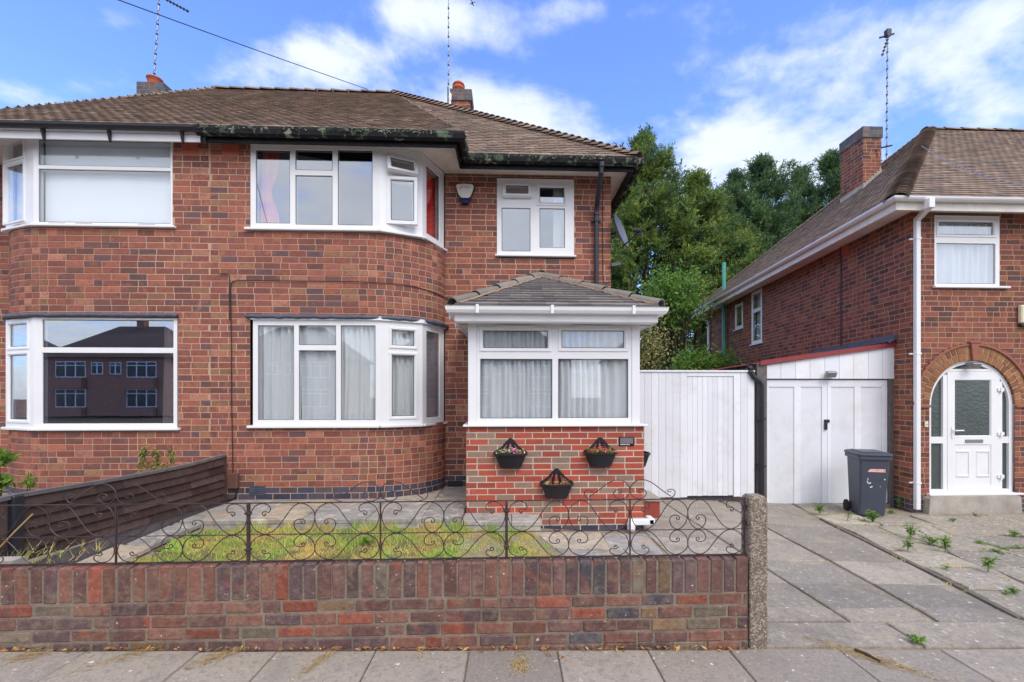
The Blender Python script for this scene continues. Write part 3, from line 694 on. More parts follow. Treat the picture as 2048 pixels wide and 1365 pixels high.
def text_mesh(body, size, loc, rot, m, name, parent=None, extrude=.0008):
    cu_ = bpy.data.curves.new('t', 'FONT'); cu_.body = body; cu_.size = size; cu_.align_x = 'CENTER'; cu_.align_y = 'CENTER'; cu_.extrude = extrude
    o = bpy.data.objects.new('t', cu_); COL.objects.link(o); dg = bpy.context.evaluated_depsgraph_get(); me = bpy.data.meshes.new_from_object(o.evaluated_get(dg)); bpy.data.objects.remove(o)
    me.materials.clear(); me.materials.append(m); q = bpy.data.objects.new(name, me); COL.objects.link(q); q.location = loc; q.rotation_euler = rot
    if parent is not None: q.parent = parent; q.location = Vector(loc) - world_loc(parent)
    return q

# ---------------------------------------------------------------- the ground
def ground():
    mb = MB(); xs = list(np.linspace(-12, 14, 66)); ys = [-1, 1, 2, 2.5, 2.8, 2.95] + list(np.linspace(3.1, 8, 26)) + [10, 13, 18]
    for y in ys:
        for x in xs: mb.v.append((x, y, zg(x, y) - (.017 if y < 7.3 and not (-.6 > x) else .03)))
    n = len(xs)
    for j in range(len(ys) - 1):
        for i in range(n - 1): mb.f.append((j * n + i, j * n + i + 1, (j + 1) * n + i + 1, (j + 1) * n + i)); mb.m.append(0)
    z = -.45
    mb.add([(-12, -1, zg(-12, -1) - .06), (14, -1, zg(14, -1) - .06), (14, -1, z), (-12, -1, z)], [(0, 1, 2, 3)])
    tag(mb.build('ground', M['joint'], None, fixn=False), kind='structure')
    mb = MB(); a = 300
    mb.add([(-a, -a, -.46), (a, -a, -.46), (a, a, -.46), (-a, a, -.46)], [(0, 1, 2, 3)])
    tag(mb.build('terrain', M['soil'], None), kind='structure')
    mb = MB(); mb.box(-60, 60, -7.6, -1.02, -.44, -.12); tag(mb.build('road', M['asphalt'], None), kind='structure')
ground()
def slab(mb, q, zf, th=.04, ch=.007, rnd=random, tilt=.004, gap=.006, mi=0, dz=0.0, sub=1):
    """one paving slab over the plan quad q, its corners following the ground, with a little tilt of its own"""
    c = Vector((sum(p[0] for p in q) / 4, sum(p[1] for p in q) / 4)); tx, ty = rnd.uniform(-tilt, tilt), rnd.uniform(-tilt, tilt)
    lo, mid, hi = [], [], []
    for p in q:
        v = Vector(p); d = c - v; v = v + d.normalized() * (gap * 1.2 + rnd.uniform(0, .004)); z = zf(p[0], p[1]) + dz + tx * (v.x - c.x) / .5 + ty * (v.y - c.y) / .5
        lo.append((v.x, v.y, z - th)); mid.append((v.x, v.y, z - ch)); w_ = v + d.normalized() * ch * 1.4; hi.append((w_.x, w_.y, z))
    fs = [(8, 9, 10, 11)] + [(i, (i + 1) % 4, 4 + (i + 1) % 4, 4 + i) for i in range(4)] + [(4 + i, 4 + (i + 1) % 4, 8 + (i + 1) % 4, 8 + i) for i in range(4)]
    mb.add(lo + mid + hi, fs, mi)
def slab_grid(name, mat_, xs_fn, ys, zf, seed, dz=0.0, tilt=.004, gap=.006, jit=.0, skip=None, mats=None):
    rnd = random.Random(seed); mb = MB()
    for j in range(len(ys) - 1):
        xa, xb = xs_fn(j), xs_fn(j)
        J = lambda: rnd.uniform(-jit, jit)
        for i in range(len(xa) - 1):
            X0, X1 = xa[i], xa[i + 1]; y0, y1 = ys[j], ys[j + 1]
            s0 = X0(y0) if callable(X0) else X0; s1 = X1(y0) if callable(X1) else X1; e0 = X0(y1) if callable(X0) else X0; e1 = X1(y1) if callable(X1) else X1
            if skip and skip((s0 + s1) / 2, (y0 + y1) / 2): continue
            if max(s1 - s0, e1 - e0) < .085: continue
            slab(mb, [(s0 + J(), y0 + J()), (s1 + J(), y0 + J()), (e1 + J(), y1 + J()), (e0 + J(), y1 + J())], zf, rnd=rnd, tilt=tilt, gap=gap, dz=dz)
    return tag(mb.build(name, mat_, None, fixn=False), kind='structure')
# pavement: two rows of 600 mm flags, long joints running to the wall
jx = [-6.2, -5.0, -4.35, -3.6, -2.96] + [PX(p, 2.86) for p in (282, 503, 655, 850, 1033, 1207, 1385, 1545, 1760, 1960)]
while jx[-1] < 8: jx.append(jx[-1] + .6)
slab_grid('pavement', M['slabpav'], lambda j: jx if j != 1 else [x - .3 for x in jx], [.9, 1.85, 2.845], lambda x, y: zpav(x) , 3, tilt=.0035, gap=.004)
# drive in front of the gate and garage
DXL = [1.63, lambda y: 2.46 - .02 * (y - 4), lambda y: 2.475 - .02 * (y - 4), lambda y: 3.20 + .07 * (y - 4) + .012 * math.sin(y * 5), lambda y: 3.235 + .07 * (y - 4) + .012 * math.sin(y * 7 + 1), lambda y: 3.98 + .21 * (y - 4) if y > 3.2 else 3.83]
dys = [3.2, 3.42, 3.88, 4.46, 5.16, 5.88, 6.6, 7.3]
slab_grid('driveway', M['slabdrive'], lambda j: DXL, dys, zg, 5, tilt=.006, gap=.007, jit=.008)
# apron between pavement and drive
slab_grid('driveway_apron', M['slabdrive'], lambda j: [1.60, 2.75, 3.95, 5.2, 6.4, 7.6, 8.8], [2.87, 3.19], zg, 8, tilt=.004, gap=.004, jit=.01)
# forecourt of the right-hand house, older and heaved
FX0 = lambda y: 4.02 + .21 * (y - 4) if y > 3.2 else 3.87
def ffx(j):
    k = (j % 2) * .28
    return [FX0] + [(lambda y, c=c: FX0(y) + c + .02 * math.sin(y * 3 + c)) for c in np.arange(.62 + k * .3, 6.0, .74)]
slab_grid('forecourt', M['slabright'], ffx, [3.2, 3.72, 4.3, 4.86, 5.5, 6.05, 6.62, 7.3], lambda x, y: zg(x, y) + .012 * math.sin(x * 3.1 + y * 2.3) + .012 * min(1, max(0, (y - 3.0) / 1.2)), 11, tilt=.013, gap=.013, jit=.034, skip=lambda x, y: y > 6.62 and x > 6.1)
# side paving by the porch and the gate path
slab_grid('garden_path', M['slabstone'], lambda j: [lambda y: max(.18, 1.08 - .36 * (y - 3)) , lambda y: .62 + .05 * (y - 3) + .35, 1.6] if j % 2 else [lambda y: max(.18, 1.08 - .36 * (y - 3)), 1.22, 1.6], [3.0, 3.6, 4.15, 4.72, 5.3], zg, 21, tilt=.005, gap=.006, jit=.015, dz=.002)
slab_grid('gate_path', M['slabstone'], lambda j: [1.66, 2.3, 3.0, 3.6] , [7.32, 8.2, 9.2, 10.2], zg, 27)
# left strip beside the wooden fence
slab_grid('side_strip', M['slabstone'], lambda j: [-3.66, lambda y: -3.38 - .05 * (y - 4)], [3.05, 3.7, 4.4, 5.12], zg, 31, tilt=.006, gap=.008, jit=.02, dz=.03)
# raised path along the house front
def zpath(x, y): return .215 - (.03 if x > .1 else 0)
rp = random.Random(9); mb = MB()
xs = [-3.66, -2.9, -2.35, -1.62, -1.0, -.55]
for a, b in zip(xs, xs[1:]): slab(mb, [(a, 5.13), (b, 5.13), (b, 6.1), (a, 6.1)], lambda x, y: .215, rnd=rp, tilt=.004, th=.05, gap=.004)
slab(mb, [(-1.0, 6.1), (-.55, 6.1), (-.55, 6.88), (-1.0, 6.88)], lambda x, y: .217, rnd=rp, tilt=.002)
slab(mb, [(-1.7, 6.1), (-1.0, 6.1), (-1.0, 6.88), (-1.7, 6.88)], lambda x, y: .213, rnd=rp, tilt=.002)
for a, b in ((-.55, .02), (.02, .36)): slab(mb, [(a, 5.1), (b, 5.1), (b, 5.44), (a, 5.44)], lambda x, y: .17 if x > -.2 else .19, rnd=rp, tilt=.003, th=.05, gap=.003)
tag(mb.build('front_path', M['slabstone'], None, fixn=False), kind='structure')
mb = MB(); mb.box(-3.66, -.56, 5.142, 5.44, -.1, .162); mb.box(-.559, .35, 5.112, 5.44, -.1, .128); mb.box(-3.66, -.56, 5.441, 6.9, -.1, .155); tag(mb.build('path_edging', M['slabstone'], None), kind='structure')
# kerb edge between drive and forecourt: a low heaved strip, coloured dark for the shadow of the raised side
mb = MB()
for i in range(5):
    y0, y1 = 3.25 + i * .62, 3.25 + (i + 1) * .62 - .01
    X0_, X1_ = FX0(y0) - .035, FX0(y1) - .035
    z0_, z1_ = zg(X0_, y0), zg(X1_, y1)
    mb.add([(X0_, y0, z0_ - .05), (X0_ + .035, y0, z0_ - .05), (X1_ + .035, y1, z1_ - .05), (X1_, y1, z1_ - .05), (X0_, y0, z0_ + .010 + .006 * math.sin(i * 2.1)), (X0_ + .03, y0, z0_ + .016), (X1_ + .03, y1, z1_ + .016), (X1_, y1, z1_ + .008 + .006 * math.sin(i * 3.3))],
           [(0, 1, 2, 3), (4, 5, 6, 7), (0, 1, 5, 4), (1, 2, 6, 5), (2, 3, 7, 6), (3, 0, 4, 7)])
tag(mb.build('kerb', M['kerbdark'], None), kind='structure')
# lawn
def lawn_in(x, y):
    l = -3.36 - .05 * (y - 4) + .05 * math.sin(y * 9); r = (1.10 - .36 * (y - 3)) - .05 + .03 * math.sin(y * 11)
    return l + .03 < x < r and not (y > 5.08 and x > .33) and 3.0 < y < 5.12
def zl(x, y): return zg(x, y) - .01 + .006 * math.sin(x * 5 + y * 3)
mb = MB(); nx, ny = 60, 34; xs = np.linspace(-3.55, 1.1, nx); ys = np.linspace(3.0, 5.13, ny)
for y in ys:
    for x in xs: mb.v.append((x, y, zl(x, y) - .012))
for j in range(ny - 1):
    for i in range(nx - 1):
        if lawn_in(xs[i], ys[j]) or lawn_in(xs[i + 1], ys[j + 1]): mb.f.append((j * nx + i, j * nx + i + 1, (j + 1) * nx + i + 1, (j + 1) * nx + i)); mb.m.append(0)
tag(mb.build('lawn_ground', M['earth'], None, fixn=False), kind='structure')
def blades(mb, pts, h=(.02, .05), wdt=.003, lean=.5, rnd=random):
    for (x, y, z) in pts:
        a = rnd.uniform(0, 6.283); H = rnd.uniform(*h); l = rnd.uniform(0, lean) * H; b = rnd.uniform(0, 6.283)
        dx_, dy_ = math.cos(a) * wdt, math.sin(a) * wdt; lx, ly = math.cos(b) * l, math.sin(b) * l
        mb.add([(x - dx_, y - dy_, z), (x + dx_, y + dy_, z), (x + lx * .45 + dx_ * .6, y + ly * .45 + dy_ * .6, z + H * .6), (x + lx * .45 - dx_ * .6, y + ly * .45 - dy_ * .6, z + H * .6), (x + lx, y + ly, z + H)], [(0, 1, 2, 3), (3, 2, 4)])
rg = random.Random(4); pts = []
while len(pts) < 42000:
    x, y = rg.uniform(-3.5, .8), rg.uniform(3.6, 5.12)
    if not lawn_in(x, y): continue
    d = mnoise.noise(Vector((x * 3, y * 3, 0)))
    d2 = mnoise.noise(Vector((x * 7, y * 7, 4)))
    if (d < -.05 and rg.random() < .6) or (d2 < -.2 and rg.random() < .85): continue
    pts.append((x, y, zl(x, y) - .012))
mb = MB(); blades(mb, pts, (.012, .036), .0028, .9, rg)
edge = []
for i in range(1500):
    x = rg.uniform(-3.0, .3); y = 5.1 - abs(rg.gauss(0, .035))
    if mnoise.noise(Vector((x * 4, 7, 0))) > -.05: edge.append((x, y, zl(x, y) - .01))
blades(mb, edge, (.05, .12), .003, .6, rg)
for i in range(230):
    x = rg.uniform(-3.4, .6); y = rg.uniform(3.7, 5.0)
    if not lawn_in(x, y) or mnoise.noise(Vector((x * 2.3, y * 2.3, 9))) < .05: continue
    blades(mb, [(x + rg.gauss(0, .012), y + rg.gauss(0, .012), zl(x, y) - .01) for _ in range(9)], (.04, .085), .003, .9, rg)
tag(mb.build('lawn_grass', M['grass'], None, fixn=False), 'patchy green and straw coloured grass', 'grass', kind='stuff')

# moss and fine grass rooted along the forecourt joints
rg = random.Random(14); mb = MB()
for y0_ in (3.72, 4.3, 4.86, 5.5, 6.05, 6.62):
    x = FX0(y0_) + .1
    while x < 10:
        L_ = rg.uniform(.1, .5)
        if mnoise.noise(Vector((x * 1.3, y0_ * 2, 0))) > .02:
            blades(mb, [(x + rg.uniform(0, L_), y0_ + rg.gauss(0, .016), zg(x, y0_) - .004) for _ in range(int(L_ * 150))], (.01, .034), .003, 1.2, rg)
        x += L_ + rg.uniform(.05, .3)
for c in np.arange(.62, 6.0, .74):
    y = 3.25
    while y < 6.6:
        if mnoise.noise(Vector((c * 3, y * 1.9, 5))) > .12: x = FX0(y) + c; blades(mb, [(x + rg.gauss(0, .014), y + rg.uniform(0, .12), zg(x, y) - .004) for _ in range(20)], (.01, .03), .003, 1.2, rg)
        y += .12
for i in range(60):
    y = rg.uniform(3.3, 6.8); x = FX0(y) + rg.uniform(-.05, .02)
    if mnoise.noise(Vector((1, y * 3, 5))) > 0: blades(mb, [(x + rg.gauss(0, .01), y + rg.uniform(0, .06), zg(x, y) - .004) for _ in range(8)], (.01, .03), .003, 1.2, rg)
tag(mb.build('joint_grass', M['grass'], None, fixn=False), 'fine grass and moss in the forecourt joints', 'grass', kind='stuff')
# ================================================================ the pair of houses
DF, DR, DP = 6.12, 6.9, 5.45
XM = PX(421, DF)                         # party line
XR = 1.56                                # right corner of the house
ZE = 5.02                                # eaves
def arc(x0, x1, flip=False, n=26):
    a, b = x1 - x0, DR - DF; out = []
    for i in range(n + 1):
        t = math.pi / 2 * i / n
        if not flip: out.append((x0 + a * math.sin(t), DF + b * (1 - math.cos(t))))
        else: out.append((x1 - a * math.cos(t), DF + b * (1 - math.sin(t))))
    return out
# ---- plan lines
X0c, X1c = -2.05, -.985
pA = [(XM, DF)] + arc(X0c, X1c) + [(XR, DR), (XR, 12.2)]
PA = Path(pA); sArc0 = PA.c[1]; sArc1 = PA.c[27]; sCor = PA.c[28]
Y1c, Y0c = -6.02, -7.06
pB = [(-9.4, 12.2), (-9.4, DR)] + arc(Y0c, Y1c, True) + [(XM, DF)]
PB = Path(pB); tL = PB.c[2]; tR = PB.c[28]
# heights
zUh, zUs = PZ(620, 287, DF), PZ(620, 458, DF)        # upstairs bay head and sill
zLh, zLs = PZ(620, 640, DF), PZ(620, 851, DF)
xW0 = PX(500, DF); sW0 = xW0 - XM
C1, C2, C3 = (PX(760, DF), DF), (PX(845, 6.35), 6.35), (-1.005, 6.9)
rw = (PX(994, DR), PX(1148, DR)); zRh, zRs = PZ(1070, 358, DR), PZ(1070, 511, DR)
house = thing('brick_house', (-1.0, 6.9, .2), 'red brick semi-detached house with a white porch and mossy black gutter', 'house', 'semi-detached houses')
house_n = thing('brick_house', (-6.0, 6.9, .2), 'left neighbouring half of the brick pair with white fascia and wide single panes', 'house', 'semi-detached houses')
for hs_, path, side in ((house, PA, 0), (house_n, PB, 1)):
    mb = MB()
    if side == 0:
        op = [(sW0, sArc1 + .0, zUs, ZE + 1), (sW0, sArc1, zLs, zLh),
              (sArc1 + rw[0] - X1c, sArc1 + rw[1] - X1c, zRs, zRh)]
        brickwork(mb, path, .13, 60, openings=op, corners=(sArc1, sCor), headers=((sArc0 - .02, sArc1),), plinth=3, seed=3, s1=sCor + 2.5, ztop=4.985)
        mb.quad((XR - .02, 9.3, 0), (XR - .02, 12.2, 0), (XR - .02, 12.2, ZE), (XR - .02, 9.3, ZE)); mb.quad((XR, 12.2, 0), (-3.96, 12.2, 0), (-3.96, 12.2, ZE), (XR, 12.2, ZE))
    else:
        e = PB.len - (XM - PX(345, DF)); e2 = PB.len - (XM - PX(356, DF))
        op = [(tL, e, zUs + .01, ZE + 1), (tL, e2, PZ(200, 856, DF), PZ(200, 636, DF))]
        brickwork(mb, path, .13, 60, ztop=4.985, openings=op, corners=(PB.c[1], tL), headers=((tL, tR + .02),), plinth=3, seed=5, s0=PB.c[1])
        mb.quad((-9.4, 12.2, 0), (-9.4, DR, 0), (-9.4, DR, ZE), (-9.4, 12.2, ZE)); mb.quad((-9.4, 12.2, 0), (-3.96, 12.2, 0), (-3.96, 12.2, ZE), (-9.4, 12.2, ZE))
    mb.build('wall', [M['brick'], M['mortar'], M['brickblue']], hs_, fixn=False)
    # rooms behind the glass
    mb = MB()
    if side == 0:
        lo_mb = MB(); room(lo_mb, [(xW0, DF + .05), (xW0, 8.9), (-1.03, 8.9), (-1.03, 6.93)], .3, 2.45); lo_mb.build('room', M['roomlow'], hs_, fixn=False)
        room(mb, [(xW0, DF + .05), (xW0, 8.9), (-1.03, 8.9), (-1.03, 6.93)], 2.6, 4.92)
        room(mb, [(-.9, DR + .1), (-.9, 9.4), (XR - .1, 9.4), (XR - .1, DR + .1)], 2.6, 4.92)
    else:
        xx = PX(352, DF)
        room(mb, [(-7.02, 6.95), (-7.02, 8.9), (xx, 8.9), (xx, DF + .05)], .3, 2.45); room(mb, [(-7.02, 6.95), (-7.02, 8.9), (xx, 8.9), (xx, DF + .05)], 2.6, 4.92)
    mb.build('room', M['roomdark'] if side == 0 else M['roomwall'], hs_, fixn=False)

# ---- windows of the middle house
def pn(p0, D, z0, x0, x1, y0, y1, k='f', *r):      # pane given by its edges in the photograph, on the facade plane D
    xm = (x0 + x1) / 2
    return (PX(x0, D) - p0, PX(x1, D) - p0, PZ(xm, y1, D) - z0, PZ(xm, y0, D) - z0, k, *r)
p0 = PX(501, DF)
window(house, (p0, DF), C1, zUs, zUh, [pn(p0, DF, zUs, 511, 580, 300, 447), pn(p0, DF, zUs, 590, 665, 300, 341), pn(p0, DF, zUs, 590, 665, 351, 450), pn(p0, DF, zUs, 675, 745, 300, 451)], 'glassup', 'three-light upstairs front window', sill=(.06, 0, .05, .035))
lB = math.dist(C1, C2); hU = zUh - zUs
def onseg(px, a, b):         # distance along a plan segment where the sight line of a pixel column crosses it
    t = math.tan(TH + math.atan((px - CX) / F)); ax, ay = a; bx, by = b
    k = (t * ay - ax) / ((bx - ax) - t * (by - ay)); return k * math.dist(a, b)
b0, b1 = onseg(781, C1, C2), onseg(826, C1, C2)
window(house, C1, C2, zUs, zUh, [(b0, b1, hU - .315, hU - .145, 'f', R(24), 'top'), (b0 + .0, b1, .15, hU - .45, 'f', R(19), 'left')], 'glassup', 'angled upstairs window with both casements open', sill=(0, 0, .05, .035))
lC = math.dist(C2, C3)
window(house, C2, C3, zUs, zUh, [(.10, lC - .13, .08, hU - .10, 'f')], 'glass', 'narrow upstairs window returning to the wall', sill=(0, .05, .05, .035))
p0 = PX(506, DF)
window(house, (p0, DF), C1, zLs, zLh, [pn(p0, DF, zLs, 515, 588, 651, 841), pn(p0, DF, zLs, 597, 672, 651, 691), pn(p0, DF, zLs, 597, 672, 701, 841), pn(p0, DF, zLs, 681, 751, 651, 841)], 'glass', 'three-light ground floor front window', sill=(.06, 0, .05, .035))
hL = zLh - zLs; b0, b1 = onseg(784, C1, C2), onseg(829, C1, C2)
window(house, C1, C2, zLs, zLh, [(b0, b1, hL - .33, hL - .12, 's'), (b0, b1, .11, hL - .46, 's')], 'glass', 'angled ground floor window with two closed casements', sill=(0, 0, .05, .035))
window(house, C2, C3, zLs, zLh, [(.10, lC - .13, .08, hL - .09, 'f')], 'glasstint', 'narrow ground floor window returning to the wall', sill=(0, .05, .05, .035))
hh = zRh - zRs
window(house, (rw[0], DR), (rw[1], DR), zRs, zRh, [pn(rw[0], DR, zRs, 1012, 1056, 372, 391, 'f', R(16), 'top'), pn(rw[0], DR, zRs, 1003, 1061, 416, 503), pn(rw[0], DR, zRs, 1079, 1129, 375, 407, 's'), pn(rw[0], DR, zRs, 1079, 1130, 417, 496, 'f')], 'glassup', 'small upstairs window with its top left casement open', sill=(.03, .03, .05, .03))
# ---- windows of the neighbour
D1, D2, D3 = (PX(67, DF), DF), (-6.80, 6.35), (-7.04, 6.9)
xe = PX(345, DF)
window(house_n, D1, (xe, DF), zUs + .01, zUh + .055, [pn(D1[0], DF, zUs + .01, 76, 341, 281, 333), pn(D1[0], DF, zUs + .01, 76, 341, 340, 446)], 'glass', 'wide upstairs window of two stacked panes', sill=(0, .05, .05, .035))
lb = math.dist(D2, D1); b0, b1 = onseg(11, D2, D1), onseg(47, D2, D1)
window(house_n, D2, D1, zUs + .01, zUh + .055, [(b0, b1, hU - .21, hU + .02, 's'), (b0, b1, .1, hU - .30, 's')], 'glass', 'angled upstairs window of two casements', sill=(0, 0, .05, .035))
window(house_n, D3, D2, zUs + .01, zUh + .055, [(.1, math.dist(D3, D2) - .1, .1, hU - .02, 'f')], 'glass', 'upstairs window returning to the wall', sill=(0, 0, .05, .035))
zNs, zNh = PZ(200, 856, DF), PZ(200, 636, DF); xe2 = PX(354, DF)
window(house_n, D1, (xe2, DF), zNs, zNh, [pn(D1[0], DF, zNs, 84, 347, 640, 696), pn(D1[0], DF, zNs, 84, 347, 706, 848)], 'glasstint', 'wide ground floor window of two stacked panes', sill=(0, .05, .05, .035))
b0, b1 = onseg(21, D2, D1), onseg(58, D2, D1); hN = zNh - zNs
window(house_n, D2, D1, zNs, zNh, [(b0 - .03, b1 - .03, hN - .37, hN - .07, 's'), (b0 - .03, b1 - .03, .1, hN - .48, 's')], 'glasstint', 'angled ground floor window of two casements', sill=(0, 0, .05, .035))
window(house_n, D3, D2, zNs, zNh, [(.1, math.dist(D3, D2) - .1, .1, hN - .1, 'f')], 'glass', 'ground floor window returning to the wall', sill=(0, 0, .05, .035))
# ---- lead-dressed ledges over the ground floor windows
def ledge(parent, pts, z, seed):
    mb = MB(); rnd = random.Random(seed); P_ = Path(pts); n = int(P_.len / .05); q = []
    for i in range(n + 1):
        t = P_.len * i / n; a = P_.at(max(0, t - .03)); b = P_.at(min(P_.len, t + .03)); d = (b - a).normalized(); nn = Vector((d.y, -d.x)); p = P_.at(t) + nn * .035
        q.append((p.x, p.y, z + rnd.uniform(-.006, .006)))
    mb.tube(q, .028, 8); mb.build('lead_ledge', M['lead'], parent, smooth=True)
ledge(house, [(PX(495, DF) + 0, DF)] + arc(X0c, X1c), zLh + .035, 1)
ledge(house_n, arc(Y0c, Y1c, True) + [(PX(358, DF), DF)], zNh + .03, 2)
mb = MB(); poly_strip(mb, [(PX(503, DF), DF), C1, C2, C3], zLh - .005, zLh + .045, -.04, .03); mb.build('window_head', M['upvc'], house)
# ---- air bricks, meter box
def airbrick(parent, px0, px1, py0, py1, D, m, rows=4, cols=6, out=.004, holes=M['gasket']):
    x0, x1 = PX(px0, D), PX(px1, D); z0, z1 = PZ(px0, py1, D), PZ(px0, py0, D); mb = MB()
    nx, nz = cols, rows; gx, gz = (x1 - x0) / (nx * 2 + 1), (z1 - z0) / (nz * 2 + 1)
    mb.box(x0, x1, D - .0025, D + .01, z0, z1, 1)
    for i in range(nx + 1): mb.box(x0 + 2 * i * gx, x0 + (2 * i + 1) * gx, D - out - .004, D - .0028, z0, z1, 0)
    for k in range(nz + 1):
        for i in range(nx): mb.box(x0 + (2 * i + 1) * gx, x0 + (2 * i + 2) * gx, D - out - .004, D - .0028, z0 + 2 * k * gz, z0 + (2 * k + 1) * gz, 0)
    return mb.build('air_brick', [m, holes], parent)
M['terr'] = mat('terracotta grille', srgb(196, 104, 80), .8)
airbrick(house_n, 364, 397, 288, 309, DF, M['terr']); airbrick(house, 445, 478, 290, 311, DF, M['terr'])
airbrick(house, 499, 531, 972, 991, DF, M['lead']); airbrick(house, 896, 925, 962, 980, DR, M['blackpl'])

# ---- roof: hipped, shared by the pair
yR, zR = 9.3, 7.75
RL, RR = (-5.88, yR, zR), (-2.35, yR, zR)
EL, ER = (-9.95, 6.4, ZE), (1.86, 6.4, ZE); BL, BR = (-9.95, 12.5, ZE), (1.86, 12.5, ZE)
def zmain(y): return ZE + (y - 6.4) * (zR - ZE) / (yR - 6.4)
yT = 7.9; zT = zmain(yT); XFR, XFL = -.64, -7.42; XCR, XCL = -1.4, -6.6
roofmats = [M['tile'], M['wooddark']]
mb = MB()
tiles(mb, [(XFR, 6.4, ZE), (1.86, 6.4, ZE), RR], seed=1)
tiles(mb, [(XM - .04, 5.87, ZE), (XFR, 5.87, ZE), RR, (XM - .04, yR, zR)], seed=2)
tiles(mb, [(XFR, 5.87, ZE), (XFR, 6.42, ZE), RR], seed=3)
tiles(mb, [ER, BR, RR], seed=4, gauge=.1)
mb.quad(BR, (XM, 12.5, ZE), (XM, yR, zR), RR, 0)
rf = mb.build('roof', roofmats, house, fixn=False)
mb = MB(); bonnets(mb, ER, RR, seed=1, step=.135, lift=.05, rad=.11); bonnets(mb, (XM + .05, yR, zR + .02), (RR[0], RR[1], RR[2] + .02), step=.3, length=.31, rad=.11, seed=2, lift=.01); hp = mb.build('ridge_tiles', M['tile'], rf, fixn=False)
mb = MB()
tiles(mb, [EL, (XFL, 6.4, ZE), RL], seed=11)
tiles(mb, [(XFL, 5.87, ZE), (XM, 5.87, ZE), (XM, yR, zR), RL], seed=12)
tiles(mb, [(XFL, 6.42, ZE), (XFL, 5.87, ZE), RL], seed=13)
mb.add([EL, RL, BL], [(0, 1, 2)], 0); mb.quad(BL, RL, (XM, yR, zR), (XM, 12.5, ZE), 0)
rn = mb.build('roof', roofmats, house_n, fixn=False)
mb = MB(); bonnets(mb, EL, RL, seed=3, step=.13, lift=.038); bonnets(mb, RL[:2] + (RL[2] + .02,), (XM, yR, zR + .02), step=.3, length=.31, rad=.11, seed=4, lift=.01); mb.build('ridge_tiles', M['tile'], rn, fixn=False)

# ---- eaves: old black gutter and fascia on ours, white fascia and black half-round on the neighbour
gA = [(XM, 5.93), (-.70, 5.93), (-.70, 6.47), (1.80, 6.47), (1.80, 12)]
mb = MB(); ogee_run(mb, gA, 5.0, [(0, -.02), (.02, -.075), (.055, -.105), (.105, -.085), (.12, -.03), (.118, 0), (.10, 0), (.095, -.06), (.02, -.05), (.01, 0)])
gt = mb.build('gutter', M['guttermoss'], house)
# moss and lichen grown along the gutter lip
rnd = random.Random(12); mb = MB(); gp = offset_pts(gA[:4] + [(1.80, 7.6)], .112); GP = Path([tuple(p) for p in gp])
t = 0
while t < GP.len:
    dn = mnoise.noise(Vector((t * 1.7, 3, 0))) + .12
    a = GP.at(t)
    if rnd.random() < .25 + dn * 1.6:
        for _ in range(3):
            r = rnd.uniform(.006, .017); c = (a.x + rnd.uniform(-.012, .012), a.y + rnd.uniform(-.016, .016), 5.0 + rnd.uniform(-.045, .004)); mb.lathe([(0, -r * .7), (r * .8, -r * .4), (r, 0), (r * .7, r * .5), (0, r * .7)], 6, c)
    t += .014
mb.build('moss', M['moss'], gt, fixn=False)['kind'] = 'stuff'
mb = MB(); ogee_run(mb, gA, 5.0, [(0, -.09), (0, -.15), (-.022, -.15), (-.022, -.04), (0, -.04)]); mb.build('fascia', M['fasciablack'], house)
zs_ = 4.985
mb = MB()
mb.add([(XM, 5.95, zs_), (-.72, 5.95, zs_), (-.72, 6.49, zs_), (1.78, 6.49, zs_), (1.78, 12, zs_), (XR, 12, zs_), (XR, DR, zs_), (-.98, DR, zs_), (-1.2, 6.38, zs_), (-1.74, 6.13, zs_), (XM, 6.13, zs_)], [tuple(range(11))])
mb.build('soffit', M['soffit'], house)
mb = MB(); poly_strip(mb, [(PX(500, DF), DF), C1, C2, C3], zUh - .005, zs_ - .002, -.05, .012); mb.build('window_head', M['upvc'], house)
gB = [(-9.9, 12), (-9.9, 6.47), (-7.4, 6.47), (-7.4, 5.93), (XM - .005, 5.93)]
mb = MB(); ogee_run(mb, gB, 4.98, [(0, -.06), (0, -.13), (-.02, -.13), (-.02, -.03), (0, -.03)]); mb.build('fascia', M['upvc'], house_n)
mb = MB(); mb.add([(-9.88, 12, 4.985), (-9.88, 6.49, 4.985), (-7.38, 6.49, 4.985), (-7.38, 5.95, 4.985), (XM, 5.95, 4.985), (XM, 6.13, 4.985), (-6.2, 6.13, 4.985), (-6.8, 6.38, 4.985), (-7.05, DR, 4.985), (-9.4, DR, 4.985), (-9.4, 12, 4.985)], [tuple(range(11))]); mb.build('soffit', M['upvc'], house_n)
mb = MB(); gutter_run(mb, [(x, y, 5.0) for x, y in ((-9.96, 12), (-9.96, 6.41), (-7.46, 6.41), (-7.46, 5.87), (XM - .01, 5.87))], .055); gn = mb.build('gutter', M['blackpl'], house_n, smooth=False)
mb = MB()
for px in (80, 213, 360, 405):
    x = PX(px, 5.87); mb = MB(); mb.prism([(0, 0), (.06, 0), (.012, -.16), (0, -.17)], (x, 5.928, 4.985), (0, -1, 0), (0, 0, 1), (1, 0, 0), -.013, .013); mb.build('gutter_bracket', M['blackpl'], gn)
mb = MB(); poly_strip(mb, [D3, D2, D1, (xe, DF)], zUh + .05, 4.98, -.05, .01); mb.build('window_head', M['upvc'], house_n)
